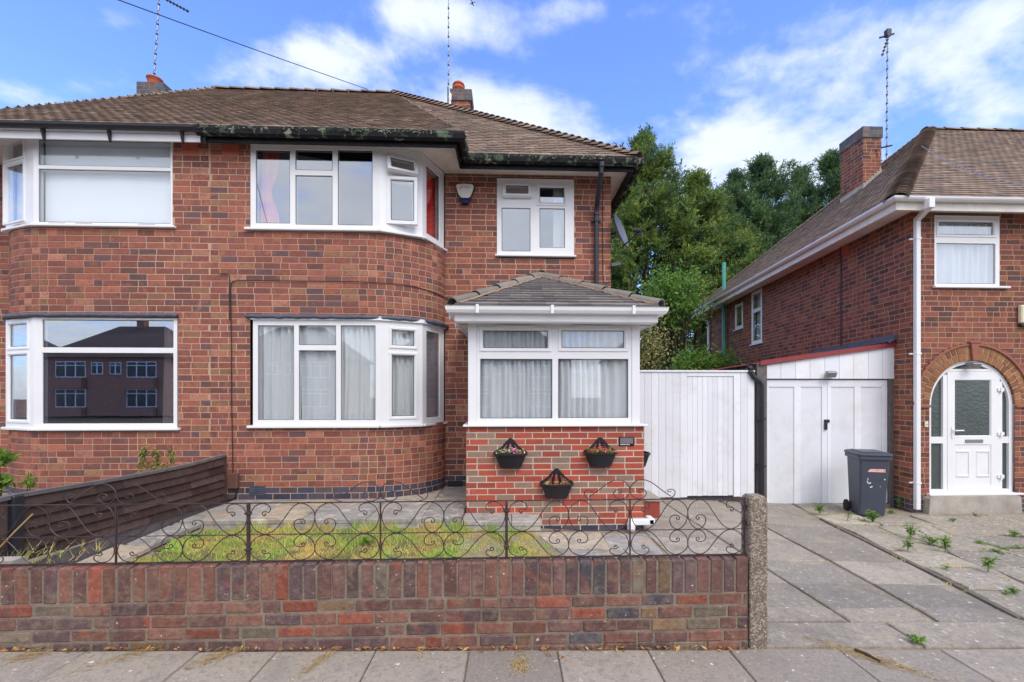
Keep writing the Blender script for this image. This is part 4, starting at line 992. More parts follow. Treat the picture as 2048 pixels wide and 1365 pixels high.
# ---- downpipe on the right, black
dp = PX(1193, DR - .07); mb = MB()
gx = PX(1201, 6.47)
mb.tube([(gx, 6.40, 4.93), (gx, 6.42, 4.80), (gx - .01, 6.50, 4.70), (dp, 6.80, 4.48), (dp, 6.835, 4.38)], .038, 10); mb.tube([(dp, 6.835, 4.42), (dp, 6.835, 2.0)], .034, 10)
mb.tube([(gx, 6.40, 4.935), (gx, 6.40, 4.87)], .048, 10)
for z in (4.40, 4.30): mb.tube([(dp, 6.835, z), (dp, 6.835, z - .045)], .045, 10)
mb.box(dp - .075, dp + .075, 6.86, 6.9, 4.27, 4.31)
mb.build('downpipe', M['blackpl'], house, smooth=False)
# ---- chimneys
def chimney(parent, x0, x1, y0, y1, z0, z1, cap, seed, pots, capout=.03):
    rnd = random.Random(seed); w_, d_ = x1 - x0, y1 - y0
    p = Path([(x0, y1), (x0, y0), (x1, y0), (x1, y1), (x0, y1)]); mb = MB()
    brickwork(mb, p, z0, int((z1 - z0) / .083), corners=p.c[1:4], seed=seed, L=.225)
    zz = z0 + int((z1 - z0) / .083) * .083
    c = mb.build('chimney', [M['brick2'], M['mortar2'], M['brickblue']], parent, fixn=False)
    mb = MB(); o = capout; q = Path([(x0 - o, y1 + o), (x0 - o, y0 - o), (x1 + o, y0 - o), (x1 + o, y1 + o), (x0 - o, y1 + o)])
    brickwork(mb, q, zz, cap, corners=q.c[1:4], seed=seed + 1, L=.225, headp=.4); zt = zz + cap * .083
    mb.add([(x0 - o, y0 - o, zt), (x1 + o, y0 - o, zt), (x1 + o, y1 + o, zt), (x0 - o, y1 + o, zt)], [(0, 1, 2, 3)], 1); mb.add([(x0 - o, y0 - o, zz), (x1 + o, y0 - o, zz), (x1 + o, y1 + o, zz), (x0 - o, y1 + o, zz)], [(0, 1, 2, 3)], 1)
    mb.build('chimney_cap', [M['chimblue'], M['mortarold'], M['brickblue']], c, fixn=False)
    for kind, px_, py_ in pots:
        mb = MB()
        if kind == 'open': mb.lathe([(.11, 0), (.125, .12), (.135, .2), (.15, .21), (.15, .235), (.12, .235), (.11, .1)], 20, (px_, py_, zt))
        else: mb.lathe([(.12, 0), (.135, .13), (.15, .14), (.145, .17), (.13, .18), (.13, .22), (.145, .225), (.13, .27), (.08, .31), (0, .325)], 20, (px_, py_, zt)); 
        mb.build('chimney_pot', M['pot'], c, smooth=True)
    return c, zt
# middle chimney behind the right hip, left chimney behind the left hip
Dc = 10.3
c1, zt1 = chimney(rf, PX(903, Dc), PX(941, Dc), Dc, Dc + .55, 5.9, PZ(920, 203, Dc) + .04, 3, 41, [('cowl', PX(917, Dc + .2), Dc + .22)])
mb = MB()
for xx in (PX(901, Dc) - .0, PX(942, Dc) + .015): mb.box(xx, xx + .012, Dc - .06, Dc + .5, 6.3, zt1 - .25)
Dl = 9.9
c2, zt2 = chimney(rn, PX(278, Dl), PX(326, Dl), Dl, Dl + .45, 5.6, PZ(300, 190, Dl) - .0, 4, 43, [('open', PX(308, Dl + .2), Dl + .22), ])

# ---- TV aerials
def aerial(px, py_top, py_bot, D, label, grp='TV aerials', lean=0.0, boom=None, seed=0, r=.014):
    x0, z0 = PX(px + lean, D), PZ(px + lean, py_bot, D); x1, z1 = PX(px, D), PZ(px, py_top, D)
    t = thing('tv_aerial', (x0, D, z0), label, 'aerial', grp); mb = MB(); mb.tube([(x0, D, z0), (x1, D, z1)], r * .8, 6); mb.build('mast', M['alu'], t)
    mb = MB(); n = int((z1 - z0) / .2); rnd = random.Random(seed)     # coax spiralled round the mast
    pts = []
    for i in range(n * 8 + 1):
        k = i / (n * 8); a = i * math.pi / 4; pts.append((x0 + (x1 - x0) * k + math.cos(a) * (r + .001), D + math.sin(a) * (r + .001), z0 + (z1 - z0) * k))
    mb.tube(pts, .004, 5)
    for i in range(n): k = (i + .5) / n; x, z = x0 + (x1 - x0) * k, z0 + (z1 - z0) * k; mb.box(x - .017, x + .017, D - .017, D + .017, z - .014, z + .014)
    mb.build('cable', M['aerial'], t)
    if boom:
        (bx, by, bz), (ex_, ey_, ez_), ne, el, ev = boom; mb = MB(); A_, B_ = Vector((bx, by, bz)), Vector((ex_, ey_, ez_)); mb.tube([A_, B_], .010, 6); mb.build('boom', M['aerial'], t)
        mb = MB(); E_ = Vector(ev)
        for i in range(ne):
            c = A_.lerp(B_, (i + .5) / ne); l = el * (1 - .25 * i / ne); mb.tube([c - E_ * l, c + E_ * l], .007, 5); mb.box(c.x - .018, c.x + .018, c.y - .018, c.y + .018, c.z - .018, c.z + .018)
        mb.build('element', M['aerial'], t)
    return t
D_ = 10.1
aerial(321, -40, 158, D_, 'tall TV aerial on the mast above the leftmost chimney pot', lean=-13, seed=1,
       boom=((PX(318, D_), D_, PZ(320, -8, D_)), (PX(378, D_ - .3), D_ - .3, PZ(378, 24, D_ - .3)), 9, .05, (.3, .9, .3)))
D_ = 10.22
am = aerial(897, -30, 216, D_, 'TV aerial mast strapped to the chimney with the round orange cowl', lean=0, seed=2,
       boom=((PX(930, D_), D_, PZ(930, -30, D_)), (PX(947, D_ - .2), D_ - .2, PZ(947, 12, D_ - .2)), 4, .09, (.8, .2, .5)))
mb = MB(); mb.tube([(PX(900, D_), D_, PZ(900, 220, D_)), (PX(900, D_), D_, PZ(900, 188, D_))], .035, 8); mb.build('sleeve', M['upvc'], am)
mb = MB(); mb.tube([(PX(896, D_), D_ - .03, PZ(900, 240, D_)), (PX(896, D_), D_ - .03, PZ(900, 176, D_))], .012, 6); mb.tube([(PX(899, D_), D_ - .02, PZ(900, 200, D_)), (PX(915, D_), D_ - .02, PZ(900, 220, D_))], .014, 6); mb.build('bracket', M['aerial'], am)
# telephone wire from over the street to the ridge
mb = MB(); a = Vector((PX(735, 9.2), 9.2, PZ(735, 179, 9.2))); b = Vector((PX(232, 5.0), 5.0, PZ(232, -9, 5.0))); d = (b - a)
pts = [a + d * (i / 30) * 1.8 - Vector((0, 0, .04 * math.sin(math.pi * min(1, i / 30 * 1.0)) * 1.0)) for i in range(31)]
mb.tube(pts, .006, 5); tag(mb.build('telephone_wire', M['aerial'], None), 'long thin black wire sagging through the sky from upper left to the ridge', 'wire')
# ================================================================ porch
xp0, xp1 = PX(932, DP), PX(1288, DP); zps = PZ(1100, 853, DP)
mb = MB(); pp = Path([(xp0, DR - .015), (xp0, DP), (xp1, DP), (xp1, DR - .015)])
nb = int(round((zps + .10) / .075))
brickwork(mb, pp, zps - nb * .075, nb, ch=.075, L=.225, corners=pp.c[1:3], seed=21, plinth=2, headp=.02)
porch = mb.build('porch', [M['brickporch'], M['mortarlight'], M['brickblue']], house, fixn=False)
zg0, zg1 = zps + .02, PZ(1100, 646, DP)
mb = MB(); mb.box(PX(926, DP - .04), PX(1296, DP - .04), DP - .05, DP + .10, zps - .002, zps + .022, ch=.005); mb.box(xp0 - .04, xp0 + .08, DP + .10, DR - .01, zps - .002, zps + .022, ch=.004); mb.box(xp1 - .08, xp1 + .04, DP + .1, DR - .01, zps - .002, zps + .022, ch=.004); mb.build('sill', M['upvc'], porch)
fx0, fx1 = PX(936, DP), PX(1280, DP); yF = DP + .015
for x in (fx0, fx1 - .10): mb = MB(); mb.box(x, x + .10, yF - .012, yF + .088, zg0, zg1 + .02, ch=.006); mb.build('corner_post', M['upvc'], porch)
for x in (fx0, fx1 - .07): mb = MB(); mb.box(x, x + .07, DR - .1, DR - .01, zg0, zg1); mb.build('corner_post', M['upvc'], porch)
def pn2(x0, x1, y0, y1, k='f', *r): return pn(fx0 + .101, yF, zg0, x0, x1, y0, y1, k, *r)
pw = window(porch, (fx0 + .101, yF), (fx1 - .101, yF), zg0, zg1, [pn2(966, 1096, 661, 697, 's'), pn2(1123, 1249, 661, 697, 's'), pn2(960, 1105, 718, 838), pn2(1116, 1257, 718, 837)], 'glass', None, name='porch_window')
mb = MB()
for a, b in ((993, 1071), (1149, 1224)): mb.box(PX(a, yF), PX(b, yF), yF - .026, yF - .0145, PZ(a, 656, yF), PZ(a, 652, yF)); mb.build('trickle_vent', M['upvc'], pw); mb = MB()
for xx, pp0, pp1 in ((fx0, (fx0 + .02, DR - .1), (fx0 + .02, yF + .09)), (fx1, (fx1 - .02, yF + .09), (fx1 - .02, DR - .1))):
    ln = math.dist(pp0, pp1); window(porch, pp0, pp1, zg0, zg1, [(.07, ln - .07, .07, 1.0 * (zg1 - zg0) - .42, 'f'), (.09, ln - .09, (zg1 - zg0) - .30, (zg1 - zg0) - .09, 's')], 'glass', None, name='porch_window')
# porch eaves
yE = 5.17; zG = 2.625; ex0, ex1 = xp0 - .11, xp1 + .10
mb = MB(); ogee_run(mb, [(ex0, DR - .02), (ex0, yE + .06), (ex1, yE + .06), (ex1, DR - .02)], zG - .03, [(0, 0), (0, -.13), (-.015, -.145), (-.02, -.145), (-.02, 0)]); mb.add([(ex0, yE + .07, zG - .16), (ex1, yE + .07, zG - .16), (ex1, yF + .05, zG - .16), (ex0, yF + .05, zG - .16)], [(0, 1, 2, 3)])
mb.add([(ex0, yF, zG - .16), (fx0 + .02, yF, zG - .16), (fx0 + .02, DR, zG - .16), (ex0, DR, zG - .16)], [(0, 1, 2, 3)]); mb.add([(ex1, yF, zG - .16), (fx1 - .02, yF, zG - .16), (fx1 - .02, DR, zG - .16), (ex1, DR, zG - .16)], [(0, 1, 2, 3)])
mb.build('fascia', M['upvc'], porch)
mb = MB(); mb.box(fx0, fx1, yF - .004, yF + .06, zg1 + .001, zG - .161); mb.build('window_head', M['upvc'], porch)
gp_ = [(ex0, DR - .04), (ex0, yE + .06), (ex1, yE + .06), (ex1, DR - .04)]
mb = MB(); ogee_run(mb, gp_, zG, [(.003, -.07), (.03, -.085), (.075, -.075), (.092, -.045), (.098, -.004), (.105, 0), (.09, 0), (.085, -.04), (.07, -.065), (.03, -.072), (.012, -.05), (.01, 0), (.003, 0)])
pg = mb.build('gutter', M['whitepl'], porch)
mb = MB()
for px in (955, 1104, 1266):
    x = PX(px, yE); mb = MB(); mb.box(x - .018, x + .018, yE - .052, yE - .035, zG - .088, zG + .012, ch=.004); mb.build('gutter_bracket', M['whitepl'], pg)
for y in (5.6, 6.2): mb = MB(); mb.box(ex0 - .112, ex0 - .095, y - .018, y + .018, zG - .088, zG + .012, ch=.004); mb.build('gutter_bracket', M['whitepl'], pg)
# porch roof
rz0 = zG - .005; rx0, rx1, ry = ex0 - .03, ex1 + .03, yE + .02
rza = PZ(1080, 556, 6.55); rxm0, rxm1 = PX(1076, 6.55), PX(1092, 6.55); rxm = (rx0 + rx1) / 2; rya = 6.55
mb = MB(); pm = [M['tilegrey'], M['wooddark']]
ap = (PX(1082, rya), rya, rza)
tiles(mb, [(rx0, ry, rz0), (rx1, ry, rz0), ap], gauge=.115, width=.27, thick=.026, seed=31)
tiles(mb, [(rx0, DR, rz0), (rx0, ry, rz0), ap, (ap[0], DR, rza)], gauge=.105, width=.27, thick=.016, seed=32)
tiles(mb, [(rx1, ry, rz0), (rx1, DR, rz0), (ap[0], DR, rza), ap], gauge=.105, width=.27, thick=.016, seed=33)
pr = mb.build('porch_roof', pm, porch, fixn=False)
mb = MB()
def up(p, k=.0): return (p[0], p[1], p[2] + k)
for e in ((rx0, ry, rz0), (rx1, ry, rz0)):
    a, b = Vector(e) + Vector((0, 0, .055)), Vector(ap) + Vector((0, 0, .055)); bonnets(mb, a, b, step=.40, rad=.084, length=.405, thick=.014, seed=2, flat=.85, lift=.012)
bonnets(mb, (ap[0], rya - .06, rza + .05), (ap[0], DR + .0, rza + .05), step=.3, rad=.09, length=.34, seed=4, flat=.85, lift=.01)
mb.build('ridge_tiles', M['ridgegrey'], porch, fixn=False)
mb = MB(); rnd = random.Random(3)
for e in ((rx0, ry, rz0), (rx1, ry, rz0)):
    a, b = Vector(e), Vector(ap); d = b - a
    for sgn in (-1, 1):
        sx = d.normalized().cross(Vector((0, 0, 1))).normalized() * .085 * sgn; pts = [a + d * (i / 40) + sx + Vector((0, 0, .022 + rnd.uniform(-.006, .008))) for i in range(1, 41)]; mb.tube(pts, .013, 5)
mb.build('roof_mortar', M['mortarroof'], porch, fixn=False)
# white downpipe shoe at the porch's foot
xs_, zs2 = PX(1262, 5.36), PZ(1262, 1045, 5.36)
mb = MB(); mb.box(xp1 - .22, xp1 + .09, 5.33, 5.395, .045, .115, ch=.008); mb.box(xp1 - .225, xp1 - .15, 5.30, 5.40, -.02, .075, ch=.008); mb.box(xp1 + .03, xp1 + .10, 5.33, 5.50, .05, .12, ch=.008)
tag(mb.build('waste_pipe', M['whitepl'], None, origin=(xp1, 5.36, 0)), 'short white square pipe lying at the foot of the porch corner', 'pipe')

# ---- curtains (each hangs by itself)
cg = 'net curtains in the ground floor front window'
y_ = DF
curtain('net_curtain', 'white net curtain behind the left pane of the ground floor front window', (PX(512, DF), DF), (PX(592, DF), DF), zLs + .05, zLh - .05, M['net'], .075, .028, .06, 1, group=cg)
curtain('net_curtain', 'white net curtain behind the middle stacked panes of the ground floor front window', (PX(594, DF), DF), (PX(676, DF), DF), zLs + .05, zLh - .05, M['net'], .075, .03, .07, 2, group=cg, skew=.06)
curtain('net_curtain', 'white net curtain falling open behind the right pane of the ground floor front window', (PX(678, DF), DF), (PX(752, DF), DF), zLs + .05, zLh - .05, M['net'], .075, .03, .065, 3, group=cg, skew=.08)
curtain('net_curtain', 'white net curtain in the angled ground floor window with two casements', C1, C2, zLs + .05, zLh - .05, M['net'], .075, .03, .08, 4, group=cg, skew=.08)
curtain('net_curtain', 'dim net curtain in the narrow ground floor window beside the porch', C2, C3, zLs + .05, zLh - .05, M['net'], .075, .02, .07, 5, group=cg)
curtain('curtain', 'pink curtain tied back at the left of the upstairs front window', (PX(514, DF), DF), (PX(553, DF), DF), zUs + .04, zUh - .05, M['curtpink'], .10, .022, .045, 6, pinch=.45)
curtain('curtain', 'red curtain behind the narrow upstairs window beside the alarm box', (C2[0] + .03, C2[1] + .05), (C3[0] - .03, C3[1] - .02), zUs + .04, zUh - .08, M['curtred'], .09, .03, .10, 7)
curtain('curtain', 'cream curtain at the right of the small upstairs window', (PX(1108, DR), DR), (PX(1136, DR), DR), zRs + .04, zRh - .05, M['curtcream'], .12, .02, .06, 8)
cg = 'net curtains in the porch'
zc = PZ(1100, 716, DP)
curtain('net_curtain', 'net curtain behind the left half of the porch window', (fx0 + .1, yF), (PX(1110, yF), yF), zg0 + .04, zg1 - .04, M['net'], .075, .03, .075, 9, group=cg)
curtain('net_curtain', 'net curtain behind the right half of the porch window', (PX(1112, yF), yF), (fx1 - .1, yF), zg0 + .04, zg1 - .04, M['net'], .075, .03, .09, 10, group=cg)
curtain('curtain', 'beige curtain gathered at the right of the wide dark ground floor window', (PX(312, DF), DF), (PX(350, DF), DF), zNs + .04, zNh - .05, M['curtbeige'], .12, .03, .07, 11)
def blind(name, label, p0, p1, z0, z1, m, inward):
    return curtain(name, label, p0, p1, z0, z1, m, inward, .004, .5, 3, cat='blind')
blind('blind', 'plain white cloth filling the wide upstairs window at the left', (D1[0] + .05, DF), (PX(340, DF), DF), zUs + .06, zUh + .04, M['whiteblind'], .10)
blind('blind', 'plain white cloth in the angled upstairs window at the left edge', D2, (D1[0] - .02, D1[1]), zUs + .06, zUh - .25, M['whiteblind'], .10)

# ---- things on the front wall
def place(px, py, D): return (PX(px, D), D, PZ(px, py, D))
# alarm box
ax, ay, az_ = place(931, 392, DR); al = thing('alarm_box', (ax, DR, az_), 'white and blue shield-shaped alarm box with faded red lettering', 'alarm box')
sc_ = (PX(951, DR) - PX(913, DR)) / 38
def sh(pts, c=(932, 392)): return [((x - c[0]) * sc_, -(y - c[1]) * sc_) for x, y in pts]
out = sh([(913, 376), (916, 373), (931, 372), (947, 373), (951, 377), (946, 392), (942, 403), (938, 411), (926, 411), (922, 403), (917, 391)])
mb = MB(); mb.prism(out, (ax, DR, az_), (1, 0, 0), (0, 0, 1), (0, -1, 0), 0, .045); mb.build('backplate', M['blackgloss'], al)
up_ = sh([(914, 376), (917, 373.5), (931, 372.5), (946, 373.5), (949.5, 377), (945, 391), (942, 397), (940, 398), (938.5, 400), (925, 400), (922, 397), (918, 391)])
mb = MB(); mb.prism(up_, (ax, DR - .045, az_), (1, 0, 0), (0, 0, 1), (0, -1, 0), 0, .03); cv_ = mb.build('cover', M['alarm'], al)
lo_ = sh([(923, 400), (941, 400), (937, 410), (927, 410)])
mb = MB(); mb.prism(lo_, (ax, DR - .045, az_), (1, 0, 0), (0, 0, 1), (0, -1, 0), 0, .022); mb.build('strobe', M['alarmblue'], al)
for i, (chh, dxx, dzz, rr) in enumerate((('S', -.080, .075, .6), ('M', -.048, .094, .35), ('A', -.005, .104, 0), ('R', .032, .098, -.2), ('T', .066, .086, -.45))):
    text_mesh(chh, .05, (ax + dxx, DR - .0765, az_ + dzz), (R(90), -rr, 0), M['redprint'] if i != 2 else M['greyprint'], 'lettering', cv_)
# name plaque on porch
px0, py0, pz0 = place(1253, 883, DP); t = thing('name_plaque', (px0, DP, pz0), 'small grey rectangular plaque with black border on the porch brickwork', 'plaque')
w2, h2 = (PX(1268, DP) - PX(1238, DP)) / 2, (PZ(1253, 874, DP) - PZ(1253, 892, DP)) / 2
mb = MB(); mb.box(px0 - w2, px0 + w2, DP - .012, DP - .001, pz0 - h2, pz0 + h2, ch=.002); mb.build('backplate', M['blackgloss'], t)
mb = MB(); mb.box(px0 - w2 + .012, px0 + w2 - .014, DP - .0145, DP - .0121, pz0 - h2 + .028, pz0 + h2 - .01); mb.build('panel', M['plaque'], t)
mb = MB(); x = px0 - w2 + .014; rnd = random.Random(2)
for wd in (.008, .011, .009, .012, .008, .010, .007, -.008, .009, .010, .009, .008):
    if wd < 0: x -= wd; continue
    mb.box(x, x + wd * .78, DP - .0145, DP - .0121, pz0 - h2 + .012 + rnd.uniform(-.001, .001), pz0 - h2 + .022 + rnd.uniform(-.001, .002)); x += wd + .0005
mb.build('lettering', M['alarm'], t)
# satellite dish on the corner
sx_, sy_, sz_ = XR + .14, 6.95, PZ(1228, 468, 6.95); t = thing('satellite_dish', (XR, 6.98, sz_), 'grey satellite dish seen edge-on at the house corner', 'satellite dish')
mb = MB(); nrm = Vector((.80, -.55, .32)).normalized(); a_ = nrm.cross(Vector((0, 0, 1))).normalized(); b_ = a_.cross(nrm).normalized(); c = Vector((XR + .10, 6.90, sz_ - .0)); vs = []
nr, na = 7, 28
for q_ in (0, 1):
    for i in range(nr + 1):
        for j in range(na):
            r = i / nr; th = 2 * math.pi * j / na; vs.append(c + a_ * math.cos(th) * r * .21 + b_ * math.sin(th) * r * .27 + nrm * (r * r * .07 - q_ * .008))
fs = []
for q_ in (0, 1):
    o = q_ * (nr + 1) * na; fs += [(o + i * na + j, o + i * na + (j + 1) % na, o + (i + 1) * na + (j + 1) % na, o + (i + 1) * na + j) for i in range(nr) for j in range(na)]
mb.add(vs, fs); mb.build('dish', M['dish'], t, smooth=True)
mb = MB(); mb.tube([c - b_ * .25, c + nrm * .30 - b_ * .16], .012, 6); mb.tube([c + nrm * .24 - b_ * .10, c + nrm * .34 - b_ * .16], .03, 10); mb.build('receiver_arm', M['blackpl'], t)
mb = MB(); mb.tube([(XR, 6.98, sz_), c - nrm * .01], .016, 6); mb.box(XR + .001, XR + .012, 6.92, 7.04, sz_ - .08, sz_ + .08); mb.build('bracket', M['blackpl'], t)
# security lamp on the corner
lx, ly, lz = XR + .02, 6.86, PZ(1222, 528, 6.86); t = thing('security_lamp', (XR, 6.95, lz), 'black security lamp under the satellite dish at the house corner', 'lamp')
ex_ = Vector((.95, -.3, .12)).normalized(); ey_ = Vector((.25, .9, .35)).normalized(); ez_ = ex_.cross(ey_).normalized(); o_ = (XR + .075, 6.86, lz)
mb = MB(); mb.box(-.085, .085, -.045, .045, -.03, .03, fr=(o_, ex_, ey_, ez_), ch=.012); hd = mb.build('lamp_head', M['blackpl'], t)
mb = MB(); mb.box(-.07, .07, -.0475, -.0455, -.022, .022, fr=(o_, ex_, ey_, ez_)); mb.build('lens', M['lens'], hd)
mb = MB(); mb.tube([(XR + .002, 6.93, lz - .06), (XR + .03, 6.9, lz - .07), (XR + .04, 6.87, lz - .01)], .018, 8); mb.box(XR + .001, XR + .03, 6.89, 6.97, lz - .09, lz - .03, ch=.005); mb.build('bracket', M['blackpl'], t)
# cables
def on_arc(px):
    t_ = math.tan(TH + math.atan((px - CX) / F)); best = None
    for i in range(401):
        s = PA.len * 0 + (sArc0 - .3) + (sArc1 - sArc0 + .3) * i / 400; p = PA.at(s); e = abs(p.x / p.y - t_)
        if best is None or e < best[0]: best = (e, p, s)
    p = best[1]; s = best[2]; d = (PA.at(min(s + .01, sArc1 - .0005)) - PA.at(s - .01)).normalized(); q = p + Vector((d.y, -d.x)) * .012; return q
def pz_at(px, py, x, y): return HC + (CY - py) / F * (x * math.sin(TH) + y * math.cos(TH))
pts = []
for px, py in ((463, 960), (466, 940), (463, 800), (463, 700), (462, 640), (461, 580), (462, 568), (466, 563), (476, 561), (560, 562), (660, 563), (720, 564)): pts.append((PX(px, DF - .012), DF - .012, PZ(px, py, DF - .012)))
for px, py in ((760, 566), (800, 569), (830, 574), (855, 581), (872, 588), (885, 594)): q = on_arc(px); pts.append((q.x, q.y, pz_at(px, py, q.x, q.y)))
for px, py in ((893, 597), (930, 598), (950, 594), (962, 598), (985, 604)): pts.append((PX(px, DR - .012), DR - .012, PZ(px, py, DR - .012)))
mb = MB(); mb.tube(pts, .006, 5); tag(mb.build('cable', M['cable'], None), 'black cable climbing from the meter box and running to the porch roof', 'cable')
mb = MB(); mb.tube([(PX(px, DF - .012), DF - .012, PZ(px, py, DF - .012)) for px, py in ((459, 640), (459, 560), (458, 551), (453, 548), (438, 548))], .006, 5); mb.tube([(PX(px, DR - .012), DR - .012, PZ(px, py, DR - .012)) for px, py in ((1206, 372), (1205, 470), (1206, 540), (1207, 563), (1213, 566), (1219, 563))], .005, 5)
tag(mb.build('cable', M['cable'], None), 'short grey cable stub beside the long black cable', 'cable')
bx, by, bz = place(470, 961, DF); mb = MB(); mb.box(PX(460, DF), PX(480, DF), DF - .07, DF - .001, PZ(470, 976, DF), PZ(470, 946, DF), ch=.008)
mx_ = mb.build('meter_box', M['electric'], None, origin=(bx, DF, bz)); tag(mx_, 'small brown service box at the foot of the wall between the houses', 'box')
mb = MB(); mb.tube([(PX(475, DF) , DF - .03, PZ(470, 976, DF)), (PX(475, DF), DF - .03, PZ(470, 990, DF)), (PX(468, DF), DF - .02, PZ(470, 998, DF)), (PX(452, DF), DF - .02, PZ(470, 1000, DF))], .012, 6); mb.build('cable_tail', M['blackpl'], mx_)

# ---- wall planters on the porch
def planter(px, py, D, sc2, label, kind, rot=0.0, loc=None):
    x, y, z = loc if loc else (PX(px, D), D, PZ(px, py, D)); t = thing('wall_planter', (x, y, z), label, 'planter', 'black wall planters on the porch')
    wT, wB, dT, dB, h = .195 * sc2, .135 * sc2, .15, .10, .165
    def W(a, o, b): c, s_ = math.cos(rot), math.sin(rot); return (x + a * c + o * s_, y - o * c + a * s_, z + b)
    mb = MB(); n = 14; rings = []
    for zz_, ww, dd in ((-h, wB * .96, dB * .95), (-h + .01, wB, dB), (-.012, wT * .97, dT * .97), (-.01, wT * 1.06, dT * 1.05), (.008, wT * 1.06, dT * 1.05), (.008, wT * .95, dT * .93), (-.03, wT * .92, dT * .9)):
        rings.append([W(ww * math.cos(math.pi * j / n), .002 + dd * math.sin(math.pi * j / n) ** .55 if 0 < j < n else .002, zz_) for j in range(n + 1)])
    m = n + 1; vs = [p for r in rings for p in r]; fs = [(i * m + j, i * m + j + 1, (i + 1) * m + j + 1, (i + 1) * m + j) for i in range(len(rings) - 1) for j in range(n)] + [tuple(range(m)), tuple((len(rings) - 1) * m + j for j in range(m))]
    mb.add(vs, fs); mb.build('pot', M['planter'], t, smooth=False)
    mb = MB(); tp = []          # arched back with a fretted middle
    for j in range(21): u = j / 20; a = -wT * 1.04 + 2.08 * wT * u; k = abs(2 * u - 1); tp.append((a, .02 + .165 * (math.exp(-(k / .42) ** 2) * .66 + (1 - k * k) * .34)))
    for (a0, b0), (a1, b1) in zip(tp, tp[1:]):
        th = .034 + .012 * (1 - abs(a0) / wT); mb.add([W(a0, .003, b0), W(a1, .003, b1), W(a1, .003, b1 - th), W(a0, .003, b0 - th), W(a0, .014, b0), W(a1, .014, b1), W(a1, .014, b1 - th), W(a0, .014, b0 - th)], [(0, 1, 2, 3), (4, 5, 6, 7), (0, 1, 5, 4), (3, 2, 6, 7)])
    for a0, a1 in ((-.035, -.012), (.035, .012), (-.055, -.02), (.055, .02)): mb.tube([W(a0 * 1.0, .008, .0), W(a0 * .9, .008, .06), W(a1, .008, .13)], .009, 5)
    mb.build('back_plate', M['planter'], t)
    if kind is not None:
        mb = MB(); rnd = random.Random(int(px)); n_ = {'full': 90, 'mid': 80, 'sparse': 26}[kind]
        for _ in range(n_):
            a = rnd.uniform(-wT * .85, wT * .85); o = rnd.uniform(.02, .12); b = rnd.uniform(-.02, .06 if kind != 'sparse' else .03); r = rnd.uniform(.010, .024); q = Vector(W(a, o, b)); v1 = Vector((rnd.gauss(0, 1), rnd.gauss(0, 1), rnd.gauss(0, 1))).normalized() * r; v2 = Vector((rnd.gauss(0, 1), rnd.gauss(0, 1), rnd.gauss(0, 1))).normalized() * r
            mb.add([q - v1, q + v2, q + v1, q - v2], [(0, 1, 2, 3)])
        f = mb.build('foliage', M['leafweed'] if kind != 'sparse' else M['leafdry'], t, fixn=False)
        mb = MB()
        if kind == 'sparse':
            for _ in range(7): a = rnd.uniform(-.1, .15); mb.tube([W(a, .06, 0), W(a + rnd.uniform(-.03, .05), .07, rnd.uniform(.03, .09))], .003, 4)
            mb.build('twig', M['straw'], t)
        else:
            for _ in range(80 if kind == 'full' else 60):
                a = rnd.gauss(0, wT * .45); 
                if kind == 'full' and -.05 < a < -.02: continue
                a = max(-wT * .85, min(wT * .85, a)); q = Vector(W(a, rnd.uniform(.03, .13), .015 + rnd.uniform(0, .065) * (1 - abs(a) / wT))); r = rnd.uniform(.008, .017)
                mb.lathe([(0, -r * .5), (r, 0), (0, r * .6)], 5, tuple(q), rnd.choice((0, 0, 0, 1)) if kind == 'full' else 0)
            mb.build('blossom', [M['petal'], M['white petals']] if kind == 'full' else [M['petalred']], t, fixn=False)
    mb = MB(); mb.add([W(a, o, -.025) for a, o in ((-wT * .9, .005), (wT * .9, .005), (wT * .8, dT * .85), (-wT * .8, dT * .85))], [(0, 1, 2, 3)]); mb.build('soil', M['soil'], t)
    return t
planter(1021, 907, DP, 1.0, 'black wall planter with pink and white flowers, upper left on the porch', 'full')
planter(1200, 905, DP, 1.0, 'black wall planter with salmon flowers, upper right on the porch', 'mid')
planter(1113, 967, DP, 1.0, 'nearly empty black wall planter with bare twigs, lowest on the porch front', 'sparse')
planter(1290, 905, DP, .9, 'black wall planter on the porch side wall, jutting past the brick corner', None, rot=R(90), loc=(xp1 + .001, 5.75, PZ(1290, 906, 5.75)))
# side step at the right of the porch
mb = MB(); mb.box(1.66, 2.02, 6.0, 6.5, -.05, .17); mb.box(1.655, 2.04, 5.98, 6.52, .171, .21, 1, ch=.006); tag(mb.build('step', [M['brickporch'], M['concrete']], None), 'low brick step with stone top behind the right corner of the porch', 'step')
M['hood'] = mat('moulded brick', srgb(150, 94, 76), .8, noise=.2, nscale=9)
# ================================================================ right-hand house
SA = TH + math.atan((1095 - CX) / F)                 # its flank runs back at this bearing
ds = Vector((math.sin(SA), math.cos(SA)))
cor = Vector((PX(1822, DR), DR)); zE2 = PZ(1900, 396, 6.55)
def along(o, px):                                     # distance along the flank to a pixel column
    t = math.tan(TH + math.atan((px - CX) / F)); return (o.x - t * o.y) / (t * ds.y - ds.x)
Lf = along(cor, 1414); far = cor + ds * Lf
house_r = thing('brick_house', (cor.x + 2, DR, -.2), 'dark brick house on the right with an arched white front door and long brick flank', 'house')
XRR = 12.5
pC = Path([tuple(far + Vector((6, 0))), tuple(far), tuple(cor), (XRR, DR)]); sC = pC.c[2]; zb = -.30
xa0, xa1 = PX(1859, DR), PX(2030, DR); acx = (xa0 + xa1) / 2; ar = (xa1 - xa0) / 2; zat = PZ(1945, 721, DR); zac = zat - ar; zdb = PZ(1945, 986, DR); RO = ar + .235
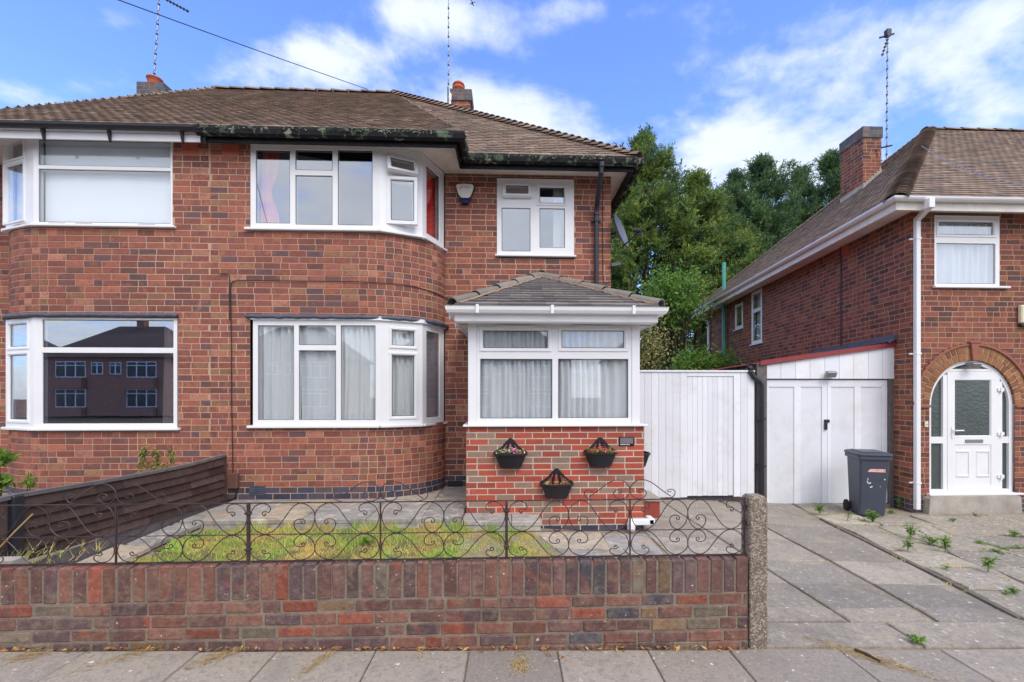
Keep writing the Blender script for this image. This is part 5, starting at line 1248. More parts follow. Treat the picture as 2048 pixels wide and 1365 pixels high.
uw = (PX(1869, DR), PX(1999, DR)); zu1, zu0 = PZ(1935, 432, DR), PZ(1935, 573, DR)
def arch_op(z):
    if z < zdb - .05: return None
    if z < zac: return (sC + acx - ar - cor.x, sC + acx + ar - cor.x)
    if z < zac + RO: h = math.sqrt(max(0, RO * RO - (z - zac) ** 2)); return (sC + acx - h - cor.x, sC + acx + h - cor.x)
    return None
def flank(px, py):
    t = along(cor, px); p = cor + ds * t; return t, pz_at(px, py, p.x, p.y)
tw = (flank(1524, 0)[0], flank(1503, 0)[0]); tz = (flank(1503, 690)[1], flank(1503, 587)[1])
sw = (flank(1486, 0)[0], flank(1470, 0)[0]); sz = (flank(1470, 661)[1], flank(1470, 611)[1])
op = [arch_op, (sC + uw[0] - cor.x, sC + uw[1] - cor.x, zu0, zu1), (sC - tw[1], sC - tw[0], tz[0], tz[1]), (sC - sw[1], sC - sw[0], sz[0], sz[1])]
mb = MB(); brickwork(mb, pC, zb, 60, openings=op, corners=(pC.c[1], sC), plinth=3, seed=51, headp=.3, s0=pC.c[1] - 1, ztop=zE2 - .07)
hw = mb.build('wall', [M['brick2'], M['mortar2'], M['brickblue']], house_r, fixn=False)
mb = MB(); rm = [(uw[0] - .05, DR + .06), (uw[0] - .05, 9.3), (uw[1] + .3, 9.3), (uw[1] + .3, DR + .06)]; room(mb, rm, 2.2, 4.35)
for (a, b), (c, d) in ((tw, tz), (sw, sz)):
    q = [cor + ds * (b + .2), cor + ds * (b + .2) + Vector((1.6, 0)), cor + ds * (a - .2) + Vector((1.6, 0)), cor + ds * (a - .2)]; room(mb, [(v.x + .06, v.y) for v in q], c - .2, d + .2)
room(mb, [(xa0 - .1, DR + .3), (xa0 - .1, 9.4), (xa1 + .1, 9.4), (xa1 + .1, DR + .3)], zdb - .1, 2.2); mb.build('room', M['roomdark'], house_r, fixn=False)
# arch of bricks on edge
mb = MB(); n = 25
for ring, (r0, r1) in enumerate(((ar + .005, ar + .115), (ar + .122, RO))):
    m = n + ring * 5
    for i in range(m):
        a0, a1 = math.pi * i / m + .012, math.pi * (i + 1) / m - .012
        if abs((a0 + a1) / 2 - math.pi / 2) < .07: continue
        q = [(acx + r * math.cos(a), zac + r * math.sin(a)) for r, a in ((r0, a0), (r1, a0), (r1, a1), (r0, a1))]
        mb.prism(q, (0, DR, 0), (1, 0, 0), (0, 0, 1), (0, -1, 0), -.10, .006 + .002 * (i % 3))
mb2 = MB()
q = [(acx + r * math.cos(a), zac + r * math.sin(a)) for r, a in [(ar, math.pi * i / 40) for i in range(41)] + [(RO, math.pi * (40 - i) / 40) for i in range(41)]]
for i in range(40):
    a0, a1 = math.pi * i / 40, math.pi * (i + 1) / 40
    mb.add([(acx + r * math.cos(a), DR - .001, zac + r * math.sin(a)) for r, a in ((ar, a0), (RO + .01, a0), (RO + .01, a1), (ar, a1))], [(0, 1, 2, 3)], 1)
mb.build('door_arch', [M['brickarch'], M['mortar']], house_r, fixn=False)
mb = MB()
for i in range(60):
    a0, a1 = math.pi * i / 60, math.pi * (i + 1) / 60; k = .012 if i % 2 else 0
    mb.prism([(acx + r * math.cos(a), zac + r * math.sin(a)) for r, a in ((RO, a0), (RO + .035 + k, a0), (RO + .035 + k, a1), (RO, a1))], (0, DR, 0), (1, 0, 0), (0, 0, 1), (0, -1, 0), 0, .03)
for sx in (-1, 1): mb.box(acx + sx * (ar + .0), acx + sx * (RO + .03), DR - .03, DR, zac - .045, zac, ch=.006); 
kz0, kz1 = PZ(1943, 722, DR), PZ(1943, 688, DR)
mb.prism([(acx - .035, kz0), (acx + .035, kz0), (acx + .065, kz1), (acx - .065, kz1)], (0, DR, 0), (1, 0, 0), (0, 0, 1), (0, -1, 0), 0, .05); mb.box(acx - .095, acx + .095, DR - .06, DR, kz1, kz1 + .035, ch=.008)
mb.build('hood_moulding', M['hood'], house_r)
# door set
yd = DR + .055
def arcpts(r, a0, a1, n=24): return [(acx + r * math.cos(a0 + (a1 - a0) * i / n), zac + r * math.sin(a0 + (a1 - a0) * i / n)) for i in range(n + 1)]
ri = ar - .06
mb = MB()
for i in range(48):
    a0, a1 = math.pi * i / 48, math.pi * (i + 1) / 48; mb.prism([(acx + r * math.cos(a), zac + r * math.sin(a)) for r, a in ((ri, a0), (ar, a0), (ar, a1), (ri, a1))], (0, yd, 0), (1, 0, 0), (0, 0, 1), (0, -1, 0), -.07, .02)
mb.box(xa0, xa0 + .06, yd - .02, yd + .07, zdb, zac); mb.box(xa1 - .06, xa1, yd - .02, yd + .07, zdb, zac)
lx0, lx1 = PX(1892, yd), PX(1997, yd); zlt = PZ(1945, 743, yd)
def ztop_at(x): return zac + math.sqrt(max(0, ri * ri - (x - acx) ** 2))
for a, b in ((PX(1884, yd), lx0), (lx1, PX(2002, yd))): mb.box(a, b, yd - .018, yd + .07, zdb, min(ztop_at(a), ztop_at(b)) + .01)
mb.box(lx0, lx1, yd - .017, yd + .07, zlt, zlt + .035)
zr0, zr1 = PZ(1875, 887, yd), PZ(1875, 874, yd)
mb.box(xa0 + .06, PX(1884, yd), yd - .017, yd + .07, zr0, zr1); mb.box(PX(2002, yd), xa1 - .06, yd - .017, yd + .07, zr0, zr1); mb.box(xa0 + .06, xa1 - .06, yd - .016, yd + .07, zdb, zdb + .05)
df_ = mb.build('door_frame', M['upvc'], house_r)
mb = MB(); mb.box(xa0 - .05, xa1 + .1, yd - .12, yd - .0, zdb - .03, zdb - .001, ch=.005); mb.build('sill', M['upvc'], df_)
def glz(poly): 
    mb = MB(); mb.prism(poly, (0, yd + .02, 0), (1, 0, 0), (0, 0, 1), (0, -1, 0), -.006, 0); mb.build('pane', M['frosted'], df_)
xl, xr_ = xa0 + .06, PX(1884, yd)
glz([(xl, zr1), (xr_, zr1)] + [(x, ztop_at(x) + .002) for x in np.linspace(xr_, xl + .004, 12)]); glz([(xl, zdb + .05), (xr_, zdb + .05), (xr_, zr0), (xl, zr0)])
xl2, xr2 = PX(2002, yd), xa1 - .06
glz([(xl2, zr1), (xr2, zr1)] + [(x, ztop_at(x) + .002) for x in np.linspace(xr2 - .004, xl2, 12)]); glz([(xl2, zdb + .05), (xr2, zdb + .05), (xr2, zr0), (xl2, zr0)])
glz([(lx0, zlt + .03), (lx1, zlt + .03)] + [(x, ztop_at(x) + .002) for x in np.linspace(lx1, lx0, 14)])
# door leaf
dz0, dz1 = zdb + .03, zlt - .004; gx0, gx1, gz0, gz1 = PX(1907, yd), PX(1980, yd), PZ(1943, 873, yd), PZ(1943, 760, yd); qz0, qz1 = PZ(1943, 972, yd), PZ(1943, 889, yd)
dm = MB(); y0 = yd - .022
def ring(mb, x0, x1, z0, z1, X0, X1, Z0, Z1, ya, yb, mi=0):
    o = [(x0, z0), (x1, z0), (x1, z1), (x0, z1)]; i_ = [(X0, Z0), (X1, Z0), (X1, Z1), (X0, Z1)]
    for k in range(4): l = (k + 1) % 4; mb.quad((o[k][0], ya, o[k][1]), (o[l][0], ya, o[l][1]), (i_[l][0], yb, i_[l][1]), (i_[k][0], yb, i_[k][1]), mi)
xs_ = [lx0 + .004, gx0, gx1, lx1 - .004]; zs3 = [dz0, qz0, qz1, gz0, gz1, dz1]
for i in range(3):
    for k in range(5):
        if i == 1 and k in (1, 3): continue
        dm.quad((xs_[i], y0, zs3[k]), (xs_[i + 1], y0, zs3[k]), (xs_[i + 1], y0, zs3[k + 1]), (xs_[i], y0, zs3[k + 1]))
ring(dm, xs_[0], xs_[3], dz0, dz1, xs_[0], xs_[3], dz0, dz1, y0, yd + .04)
ring(dm, gx0, gx1, gz0, gz1, gx0 + .014, gx1 - .014, gz0 + .014, gz1 - .014, y0, y0 + .02); ring(dm, gx0, gx1, qz0, qz1, gx0 + .012, gx1 - .012, qz0 + .012, qz1 - .012, y0, y0 + .012); dm.quad((gx0 + .012, y0 + .012, qz0 + .012), (gx1 - .012, y0 + .012, qz0 + .012), (gx1 - .012, y0 + .012, qz1 - .012), (gx0 + .012, y0 + .012, qz1 - .012))
door = dm.build('door', M['upvc'], house_r, fixn=False)
mb = MB(); mb.box(gx0 + .01, gx1 - .01, y0 + .021, y0 + .027, gz0 + .01, gz1 - .01); mb.build('pane', M['frosted'], door)
mb = MB()
cxm = (gx0 + gx1) / 2; pw_ = (gx1 - gx0) * .30
for sx in (-1, 1):
    for zc_ in (PZ(1943, 903, yd), PZ(1943, 952, yd)): mb.box(cxm + sx * .17 - .10, cxm + sx * .17 + .10, y0 - .012 + .012, y0 + .012, zc_ - .012, zc_ + .012, ch=.004)
    ring(mb, cxm + sx * .17 - .11, cxm + sx * .17 + .11, PZ(1943, 956, yd), PZ(1943, 900, yd), cxm + sx * .17 - .10, cxm + sx * .17 + .10, PZ(1943, 954, yd), PZ(1943, 902, yd), y0 + .0115, y0 + .006)
mb.build('raised_panel', M['upvc'], door)
mb = MB(); lz0, lz1 = PZ(1946, 886, yd), PZ(1946, 879, yd); mb.box(PX(1927, yd), PX(1963, yd), y0 - .008, y0 - .0005, lz0, lz1, ch=.003); mb.build('letter_plate', M['alu'], door)
mb = MB(); hx, hz = PX(1902, yd), PZ(1902, 861, yd); mb.box(hx - .018, hx + .018, y0 - .010, y0 - .0005, hz - .13, hz + .05, ch=.004); mb.tube([(hx, y0 - .01, hz), (hx, y0 - .05, hz), (hx + .14, y0 - .05, hz)], .011, 8); mb.build('handle', M['whitepl'], door)
mb = MB()
for py in (779, 867, 952): z = PZ(2000, py, yd); mb = MB(); mb.box(lx1 - .05, lx1 + .06, y0 - .018, y0 - .001, z - .035, z + .02, ch=.005); mb.box(lx1 - .012, lx1 + .02, y0 - .03, y0 - .017, z - .06, z + .035, ch=.005); mb.build('hinge', M['whitepl'], door)
# concrete step
mb = MB(); a, b = PX(1856, DR - .1), PX(2044, DR - .1); mb.prism([(a, -.34), (b, -.34), (b - .02, zdb - .06), (b - .05, zdb - .031), (a + .07, zdb - .031), (a + .03, zdb - .07)], (0, DR, 0), (1, 0, 0), (0, 0, 1), (0, 1, 0), -.11, .04); mb.build('doorstep', M['concrete'], house_r)
# upstairs window
def pn3(x0, x1, y0, y1, k='f', *r): return pn(uw[0], DR, zu0, x0, x1, y0, y1, k, *r)
window(house_r, (uw[0], DR), (uw[1], DR), zu0, zu1, [pn3(1877, 1987, 444, 470, 's'), pn3(1873, 1991, 487, 568)], 'glassup', None, sill=(.03, .14, .05, .035))
curtain('net_curtain', 'white net curtain in the upstairs window above the arched door', (uw[0] + .03, DR), (uw[1] - .03, DR), zu0 + .04, zu1 - .04, M['net'], .075, .03, .13, 15)
f0 = cor + ds * tw[1]; f1 = cor + ds * tw[0]
hT = tz[1] - tz[0]; wT_ = tw[1] - tw[0]
window(house_r, f0, f1, tz[0], tz[1], [(.08, wT_ - .08, .09, hT * .60, 'f'), (.08, wT_ - .08, hT * .60 + .1, hT - .08, 'f')], 'glassup', 'tall narrow side window', sill=(.03, .06, .05, .035))
curtain('curtain', 'cream curtain behind the tall narrow side window', f0 + (f1 - f0) * .1, f0 + (f1 - f0) * .9, tz[0] + .05, tz[1] - .05, M['curtcream'], .12, .03, .2, 17)
g0 = cor + ds * sw[1]; g1 = cor + ds * sw[0]; hS = sz[1] - sz[0]; wS = sw[1] - sw[0]
window(house_r, g0, g1, sz[0], sz[1], [(.09, wS - .09, .09, hS - .09, 'f')], 'glassup', 'small side window', sill=(.03, .04, .05, .035))
# roof
gc = Vector((PX(1791, 6.55), 6.55)); Lg = along(gc, 1374); gf = gc + ds * Lg
zr_ = zE2 + .0; E1 = (gc.x, gc.y, zr_); E2 = (gf.x, gf.y, zr_); yA = 10.5; AP = (PX(1856, yA), yA, PZ(1856, 260, yA)); AR = (16.5, yA, AP[2])
mb = MB(); tiles(mb, [E1, (16.5, 6.55, zr_), AR, AP], gauge=.105, seed=61); tiles(mb, [E2, E1, AP], gauge=.105, seed=62); mb.quad(E2, AP, AR, (16.5, gf.y, zr_), 0)
rr = mb.build('roof', roofmats, house_r, fixn=False)
mb = MB(); bonnets(mb, (E1[0] + .02, E1[1] + .02, E1[2]), AP, step=.105, rad=.15, length=.22, seed=5, flat=.7, lift=.022); bonnets(mb, (AP[0] - .1, yA, AP[2] + .02), (16.5, yA, AP[2] + .02), step=.42, length=.43, rad=.12, seed=6, lift=.006)
bonnets(mb, E2, AP, step=.105, rad=.10, seed=7); mb.build('ridge_tiles', M['tile'], rr, fixn=False)
gl = [tuple(gf + ds * .1 + Vector((3, 0))), tuple(gf + ds * .1), (gc.x, gc.y + .0), (16.5, 6.55)]
gl = offset_pts(gl, -.06)
mb = MB(); gutter_run(mb, [(p.x, p.y, zr_ - .0) for p in offset_pts(gl, .055)], .058); mb.build('gutter', M['whitepl'], house_r)
mb = MB(); ogee_run(mb, [tuple(p) for p in gl], zr_, [(0, -.05), (0, -.17), (-.02, -.17), (-.02, -.02), (0, -.02)]); mb.build('fascia', M['soffit'], house_r)
mb = MB(); zz = zr_ - .07; q = offset_pts(gl, -.005); mb.add([(p.x, p.y, zz) for p in q] + [(16.5, DR + .02, zz), (cor.x + .02, DR + .02, zz), (far.x + .02, far.y, zz), (far.x + 3, far.y, zz)], [tuple(range(8))]); mb.build('soffit', M['soffit'], house_r)
# chimney on the flank slope
nr_ = (Vector(E1) - Vector(E2)).cross(Vector(AP) - Vector(E2))
def zpl(x, y): return E2[2] - (nr_.x * (x - E2[0]) + nr_.y * (y - E2[1])) / nr_.z
best = None
for i in range(600):
    y = 7 + i * .01; x = PX(1726, y); z = zpl(x, y); Z = x * math.sin(TH) + y * math.cos(TH); py = CY - (z - HC) * F / Z
    if best is None or abs(py - 378) < best[0]: best = (abs(py - 378), y)
yc = best[1]; xc0, xc1 = PX(1726, yc), PX(1763, yc); tb = math.tan(TH + math.atan((1681 - CX) / F)); yb_ = min(xc0 / tb, yc + 1.3)
cr, zt3 = chimney(rr, xc0, xc1, yc, yb_, zpl(xc0, yb_) - .5, PZ(1745, 275, yc), 3, 71, [], capout=.02)
mb = MB()          # stepped lead flashing
for i in range(7):
    x = xc0 + (xc1 - xc0) * i / 7; x2 = xc0 + (xc1 - xc0) * (i + 1) / 7; mb.box(x, x2, yc - .012, yc - .002, zpl(x, yc) - .05, zpl(x2, yc) + .085)
mb.add([(xc0 - .012, yc - .01, zpl(xc0, yc)), (xc0 - .012, yb_, zpl(xc0, yb_)), (xc0 - .012, yb_, zpl(xc0, yb_) + .11), (xc0 - .012, yc - .01, zpl(xc0, yc) + .11)], [(0, 1, 2, 3)])
mb.add([(xc0 - .012, yc - .012, zpl(xc0, yc) + .03), (xc1, yc - .012, zpl(xc1, yc) + .03), (xc1, yc - .14, zpl(xc1, yc - .14) + .035), (xc0 - .13, yc - .14, zpl(xc0 - .13, yc - .14) + .035)], [(0, 1, 2, 3)])
mb.build('flashing', M['concrete'], cr)
yA2 = yc + .5
ar_ = aerial(1775, 62, 318, yA2, 'TV aerial on a tall mast beside the right-hand brick chimney', lean=-2, seed=3,
       boom=((PX(1780, yA2), yA2, PZ(1780, 62, yA2)), (PX(1764, yA2 - .3), yA2 - .3, PZ(1764, 113, yA2 - .3)), 7, .06, (.9, .2, .25)))
mb = MB(); c = (PX(1776, yA2), yA2, PZ(1776, 72, yA2)); mb.tube([(PX(1759, yA2), yA2, PZ(1759, 76, yA2)), (PX(1788, yA2), yA2, PZ(1788, 68, yA2))], .02, 6); mb.box(c[0] - .06, c[0] + .05, yA2 - .05, yA2 + .05, c[2] - .02, c[2] + .14); mb.build('dipole', M['aerial'], ar_)
mb = MB(); mb.tube([(xc1 - .05, yA2, PZ(1776, 305, yA2)), (PX(1776, yA2) + .1, yA2, PZ(1776, 291, yA2))], .02, 6); mb.tube([(PX(1762, yA2), yA2, PZ(1762, 286, yA2)), (PX(1753, yc - .03), yc - .03, PZ(1753, 300, yc - .03)), (PX(1754, yc - .03), yc - .03, PZ(1754, 312, yc - .03)), (PX(1764, yA2), yA2, PZ(1764, 322, yA2))], .012, 6); mb.build('bracket', M['aerial'], ar_)
# rainwater pipes
yp = DR - .04; mb = MB()
ox, oz = PX(1860, 6.49), zr_ - .06; vx = PX(1834, yp)
fr_ = ((0, 0, 0), (1, 0, 0), (0, 1, 0), (0, 0, 1))
mb.box(ox - .045, ox + .045, 6.45, 6.54, oz - .13, oz + .02, ch=.006)
A_, B_ = Vector((ox, 6.49, oz - .10)), Vector((vx, yp, PZ(1834, 440, yp))); d = (B_ - A_); ln = d.length; d.normalize(); sx = Vector((d.y, -d.x, 0)).normalized(); sy = d.cross(sx).normalized(); mb.box(-.033, .033, -.033, .033, 0, ln, fr=(tuple(A_), tuple(sx), tuple(sy), tuple(d)))
mb.box(vx - .036, vx + .036, yp - .033, yp + .033, -.20, B_.z + .03, ch=.005)
for py in (478, 708, 966): z = PZ(1834, py, yp); mb.box(vx - .042, vx + .042, yp - .039, yp + .037, z - .012, z + .012); mb.box(vx - .10, vx + .05, yp + .02, yp + .038, z - .010, z + .010)
mb.build('downpipe', M['whitepl'], house_r)
t_ = along(cor - Vector((.08, 0)), 1417); p = cor - Vector((.08, 0)) + ds * t_; mb = MB(); zt_ = pz_at(1400, 628, p.x, p.y)
mb.tube([(p.x - .42, p.y, zt_ + .02), (p.x - .40, p.y, zt_ - .06), (p.x, p.y, zt_ - .28), (p.x, p.y, -.2)], .045, 8); mb.build('downpipe', M['whitepl'], house_r)
o2 = cor - Vector((.10, 0)); t_ = along(o2, 1448); p = o2 + ds * t_; mb = MB(); zt_ = pz_at(1446, 526, p.x, p.y)
mb.tube([(p.x, p.y, -.2), (p.x, p.y, zt_)], .058, 12); z = pz_at(1446, 655, p.x, p.y); mb.tube([(p.x, p.y, z - .06), (p.x, p.y, z + .06)], .076, 12)
sp_ = mb.build('soil_pipe', M['teal'], house_r, smooth=False); t_ = along(o2, 1484); p2 = o2 + ds * t_
mb = MB(); z = pz_at(1480, 730, p2.x, p2.y); mb.tube([(p.x + .02, p.y - .05, z - .35), (p2.x - .02, p2.y, z - .03), (p2.x + .05, p2.y - .1, z)], .055, 10); mb.build('branch_pipe', M['teal'], sp_)
t1, z1 = flank(1683, 488); z0 = flank(1683, 700)[1]; q = cor + ds * t1 - Vector((.012, 0)); mb = MB(); mb.tube([(q.x, q.y, z1), (q.x, q.y, z0)], .011, 5); mb.build('flank_cable', M['aerial'], house_r)
t1, z1 = flank(1698, 487); q = cor + ds * t1; q2 = cor + ds * (t1 + .225); mb = MB()
for k in range(6): mb.box(0, .22, 0, .012, k * .027, k * .027 + .017, fr=((q2.x, q2.y, z1 - .16), (-ds.x, -ds.y, 0), (-ds.y, ds.x, 0), (0, 0, 1)))
mb.build('air_brick', M['terr'], house_r)
# wire dropping across the right roof
mb = MB(); a = Vector((AP[0] - .25, 8.7, PZ(1845, 293, 8.7))); b = Vector((PX(2110, 4.2), 4.2, PZ(2110, 385, 4.2)))
a = Vector((PX(1842, 8.6), 8.6, PZ(1842, 292, 8.6))); mb.tube([a, a + (b - a) * .02] + [a + (b - a) * (i / 20) - Vector((0, 0, .12 * math.sin(math.pi * i / 20))) for i in range(1, 21)] , .005, 5); tag(mb.build('telephone_wire', M['alu'], None), 'thin pale wire crossing in front of the right-hand roof', 'wire')
# alarm box, door lamp, bell
ax, az_ = PX(2046, DR), PZ(2046, 634, DR); t = thing('alarm_box', (ax, DR, az_), 'cream box with dark base on the wall at the right edge of the photo', 'alarm box')
mb = MB(); mb.box(ax - .10, ax + .12, DR - .07, DR - .001, az_ - .11, az_ + .18, ch=.015); mb.build('cover', M['bell'], t); mb = MB(); mb.box(ax - .09, ax + .11, DR - .062, DR - .001, az_ - .16, az_ - .111, ch=.01); mb.build('strobe', M['blackpl'], t)
ax, az_ = PX(1939, DR), PZ(1939, 731, DR - .1); t = thing('security_lamp', (ax, DR, az_), 'small square lamp under the keystone of the arched door', 'lamp')
ez_ = Vector((0, -.45, .9)).normalized(); ey_ = Vector((0, .9, .45)).normalized(); fr2 = ((ax, DR - .09, az_), (1, 0, 0), tuple(ey_), tuple(ez_))
def lampset(t, fr2, w_, h_, back):
    mb = MB(); mb.box(-w_, w_, -.03, .03, -h_, h_, fr=fr2, ch=.008); hd = mb.build('lamp_head', M['alu'], t); mb = MB(); mb.box(-w_ * .82, w_ * .82, -.0325, -.0305, -h_ * .72, h_ * .72, fr=fr2); mb.build('lens', M['lens'], hd); mb = MB(); mb.box(*back); mb.build('bracket', M['alu'], t)
lampset(t, fr2, .075, .045, (ax - .03, ax + .03, DR - .07, DR + .05, az_ + .0, az_ + .05))
bx_, bz_ = PX(1851, DR), PZ(1851, 849, DR); mb = MB(); mb.box(bx_ - .028, bx_ + .028, DR - .025, DR - .001, bz_ - .045, bz_ + .045, ch=.006); bl = mb.build('doorbell', M['bell'], None, origin=(bx_, DR, bz_)); tag(bl, 'small cream bell push on the bricks left of the arched door', 'doorbell')
mb = MB(); mb.lathe([(0, .004), (.010, .003), (.011, 0)], 10, (0, 0, 0)); b_ = mb.build('push_button', M['alu'], bl); b_.rotation_euler = (R(90), 0, 0); b_.location = (0, -.0255, 0)

# ================================================================ garage, side gate
DG = 7.30
gxl, gxr = PX(1529, DG), PX(1789, DG); gh = PZ(1650, 758, DG); gb = zg(4.6, 7.2) + .0
zl_, zr2 = PZ(1531, 731, DG), PZ(1789, 693, DG)
gar = thing('garage', ((gxl + gxr) / 2, DG, gb), 'white timber garage with red sloping verge against the brick flank', 'garage')
mb = MB(); n = 9
for i in range(n):
    a, b = gxl + (gxr - gxl) * i / n, gxl + (gxr - gxl) * (i + 1) / n; za, zb_ = zl_ + (zr2 - zl_) * i / n, zl_ + (zr2 - zl_) * (i + 1) / n
    mb.prism([(a + .003, gh), (b - .003, gh), (b - .003, zb_), (a + .003, za)], (0, DG - .05, 0), (1, 0, 0), (0, 0, 1), (0, 1, 0), 0, .02 + .001 * (i % 2))
mb.box(gxl, gxr, DG - .026, DG + .02, gh + .001, zl_ - .02)
mb.build('gable_boards', M['paint'], gar)
mb = MB(); mb.prism([(gxl - .12, zl_ - .008), (gxr + .03, zr2 - .003), (gxr + .03, zr2 + .075), (gxl - .12, zl_ + .068)], (0, DG - .09, 0), (1, 0, 0), (0, 0, 1), (0, 1, 0), 0, .03); mb.build('verge', M['redfascia'], gar)
mb = MB(); nx = 60; vs = []      # corrugated roof
for yy in (DG - .06, DG + 4.8):
    for i in range(nx + 1):
        x = gxl - .32 + (gxr + .25 - gxl + .32) * i / nx; x += (yy - DG) * math.tan(SA) * 1.0; z = zl_ + (zr2 - zl_) * ((x - (yy - DG) * math.tan(SA)) - gxl) / (gxr - gxl) + .045 + .018 * math.sin(i * 1.35); vs.append((x, yy, z))
mb.add(vs, [(i, i + 1, nx + 2 + i, nx + 1 + i) for i in range(nx)]); mb.build('roof', M['redfascia'], gar, fixn=False)
mb = MB(); a0 = cor + ds * along(cor, 1790); a1 = cor + ds * along(cor, 1630); k0, k1 = zr2 + .09, zr2 + .05
mb.add([(a0.x - .16, a0.y - .06, k0 - .03), (a0.x - .005, a0.y - .06, k0 + .10), (a1.x - .005, a1.y, k1 + .10), (a1.x - .16, a1.y, k1 - .03), (a0.x - .16, a0.y - .06, k0 - .06), (a0.x - .01, a0.y - .06, k0 + .02)], [(0, 1, 2, 3), (0, 4, 5, 1)]); mb.build('flashing', M['lead'], gar)
mb = MB(); mb.box(PX(1510, DG), gxl + .01, DG - .06, DG + .08, -.25, zl_ + .03, ch=.004); mb.build('post', M['woodgrey'], gar)
mb = MB(); xr3 = PX(1773, DG); mb.box(xr3 + .01, gxr, DG - .045, DG + .06, -.3, gh - .002, ch=.004); mb.build('post', M['woodgrey'], gar)
mb = MB(); mb.box(PX(1510, DG), PX(1510, DG) + .05, DG + .081, DG + 4.6, -.3, zl_ - .05); mb.build('side_wall', M['paint'], gar)
# two pairs of doors, boarded with cover strips
dx0, dx1 = PX(1533, DG), PX(1773, DG); dzb = PZ(1650, 1007, DG)
W4 = (dx1 - dx0) / 4; strip = .11
leaves = [(dx0, dx0 + 2 * W4 - .003), (dx0 + 2 * W4 + .003, dx1)]
for li, (a, b) in enumerate(leaves):
    mb = MB(); yy = DG + .0; mb.box(a, b, yy, yy + .03, dzb, gh - .02)
    hw_ = (b - a) / 2; f = .014
    mb.box(a, b, yy - f, yy - .0005, gh - .135, gh - .021); 
    for x0, x1 in ((a, a + (.03 if li == 0 else .06)), (a + hw_ - .05, a + hw_ + .06), (b - .09, b)): mb.box(x0, x1, yy - f, yy - .0005, dzb, gh - .1355)
    lf = mb.build('garage_door', M['paint'], gar)
    if li == 1:
        mb = MB(); lx_, lz_ = PX(1650, DG), PZ(1650, 843, DG); mb.box(lx_ - .03, lx_ + .06, yy - .035, yy - .0145, lz_ - .02, lz_ + .03, ch=.005); mb.box(lx_ - .028, lx_ + .012, yy - .05, yy - .0145, lz_ - .14, lz_ - .021, ch=.006); mb.build('lock', M['blackpl'], lf)
mb = MB(); mb.box(gxl, gxr, DG - .02, DG + .05, gh - .019, gh - .0005); mb.build('door_head', M['woodgrey'], gar)
mb = MB(); mb.add([(gxl + .02, DG - .10, -.3), (xr3, DG - .10, -.3), (xr3, DG - .10, dzb - .0), (gxl + .55, DG - .10, dzb - .03), (gxl + .25, DG - .10, dzb - .01), (gxl + .02, DG - .10, dzb - .01)], [(0, 1, 2, 3, 4, 5)]); mb.box(PX(1570, DG - .12), xr3 - .02, DG - .11, DG - .02, -.34, dzb - .005, ch=.004); mb.build('threshold', M['woodgrey'], gar)
t = thing('security_lamp', (PX(1660, DG), DG - .05, PZ(1660, 748, DG)), 'grey floodlight on the white boards above the garage doors', 'lamp')
lx_, lz_ = PX(1660, DG - .1), PZ(1660, 749, DG - .1); lampset(t, ((lx_, DG - .12, lz_), (1, 0, 0), tuple(ey_), tuple(ez_)), .085, .05, (lx_ - .02, lx_ + .02, DG - .10, DG - .05, lz_ + .0, lz_ + .045))
# black garage downpipe
dxp = PX(1524, DG - .13); mb = MB(); z1_ = PZ(1506, 742, DG - .13)
mb.tube([(PX(1497, DG - .13) , DG - .05, z1_ + .02), (PX(1503, DG - .13), DG - .13, z1_ - .03), (PX(1507, DG - .13), DG - .13, z1_ - .10), (dxp - .04, DG - .13, z1_ - .17), (dxp, DG - .13, z1_ - .24), (dxp, DG - .13, -.16)], .042, 10)
for py in (838, 932): z = PZ(1524, py, DG - .13); mb.box(dxp - .075, dxp + .048, DG - .18, DG - .07, z - .01, z + .01)
mb.tube([(PX(1499, DG) - .05, DG - .09, z1_ + .03), (PX(1499, DG) - .02, DG - .09, z1_ + .07)], .05, 8)
mb.build('downpipe', M['blackpl'], gar, smooth=False)
# side gate
DS = 7.2; sx0, sx1 = 1.585, PX(1509, DS); zt_, zbm = PZ(1400, 741, DS), PZ(1400, 995, DS)
sg = thing('side_gate', ((sx0 + sx1) / 2, DS, zbm), 'tall white boarded side gate between the porch and the garage', 'gate')
g0_, g1_ = PX(1375, DS), PX(1467, DS)
def boards(mb, a, b, z0, z1, y, w_, th=.018, seed=0):
    n = max(1, round((b - a) / w_)); rnd = random.Random(seed)
    for i in range(n): mb.box(a + (b - a) * i / n + .0012, a + (b - a) * (i + 1) / n - .0012, y + rnd.uniform(0, .002), y + th, z0 + rnd.uniform(-.004, .004), z1, ch=.003)
mb = MB(); boards(mb, sx0, g0_ - .004, zbm, zt_ - .03, DS, .115, seed=1); boards(mb, g1_ + .004, sx1, zbm, zt_ - .03, DS, .13, seed=2); mb.box(g0_ - .003, g1_ + .003, DS + .001, DS + .018, zt_ - .095, zt_ - .031); mb.build('board_panel', M['paint'], sg)
mb = MB(); boards(mb, g0_, g1_, zbm + .02, zt_ - .10, DS + .012, .085, seed=3); gl_ = mb.build('gate_leaf', M['paint'], sg)
mb = MB(); mb.box(sx0, sx1, DS - .02, DS + .05, zt_ - .03, zt_, ch=.004); mb.build('cap_rail', M['paint'], sg)
mb = MB(); mb.box(g0_, g1_, DS + .03, DS + .06, zbm - .03, zbm + .019); mb.build('gap_board', M['gasket'], sg)
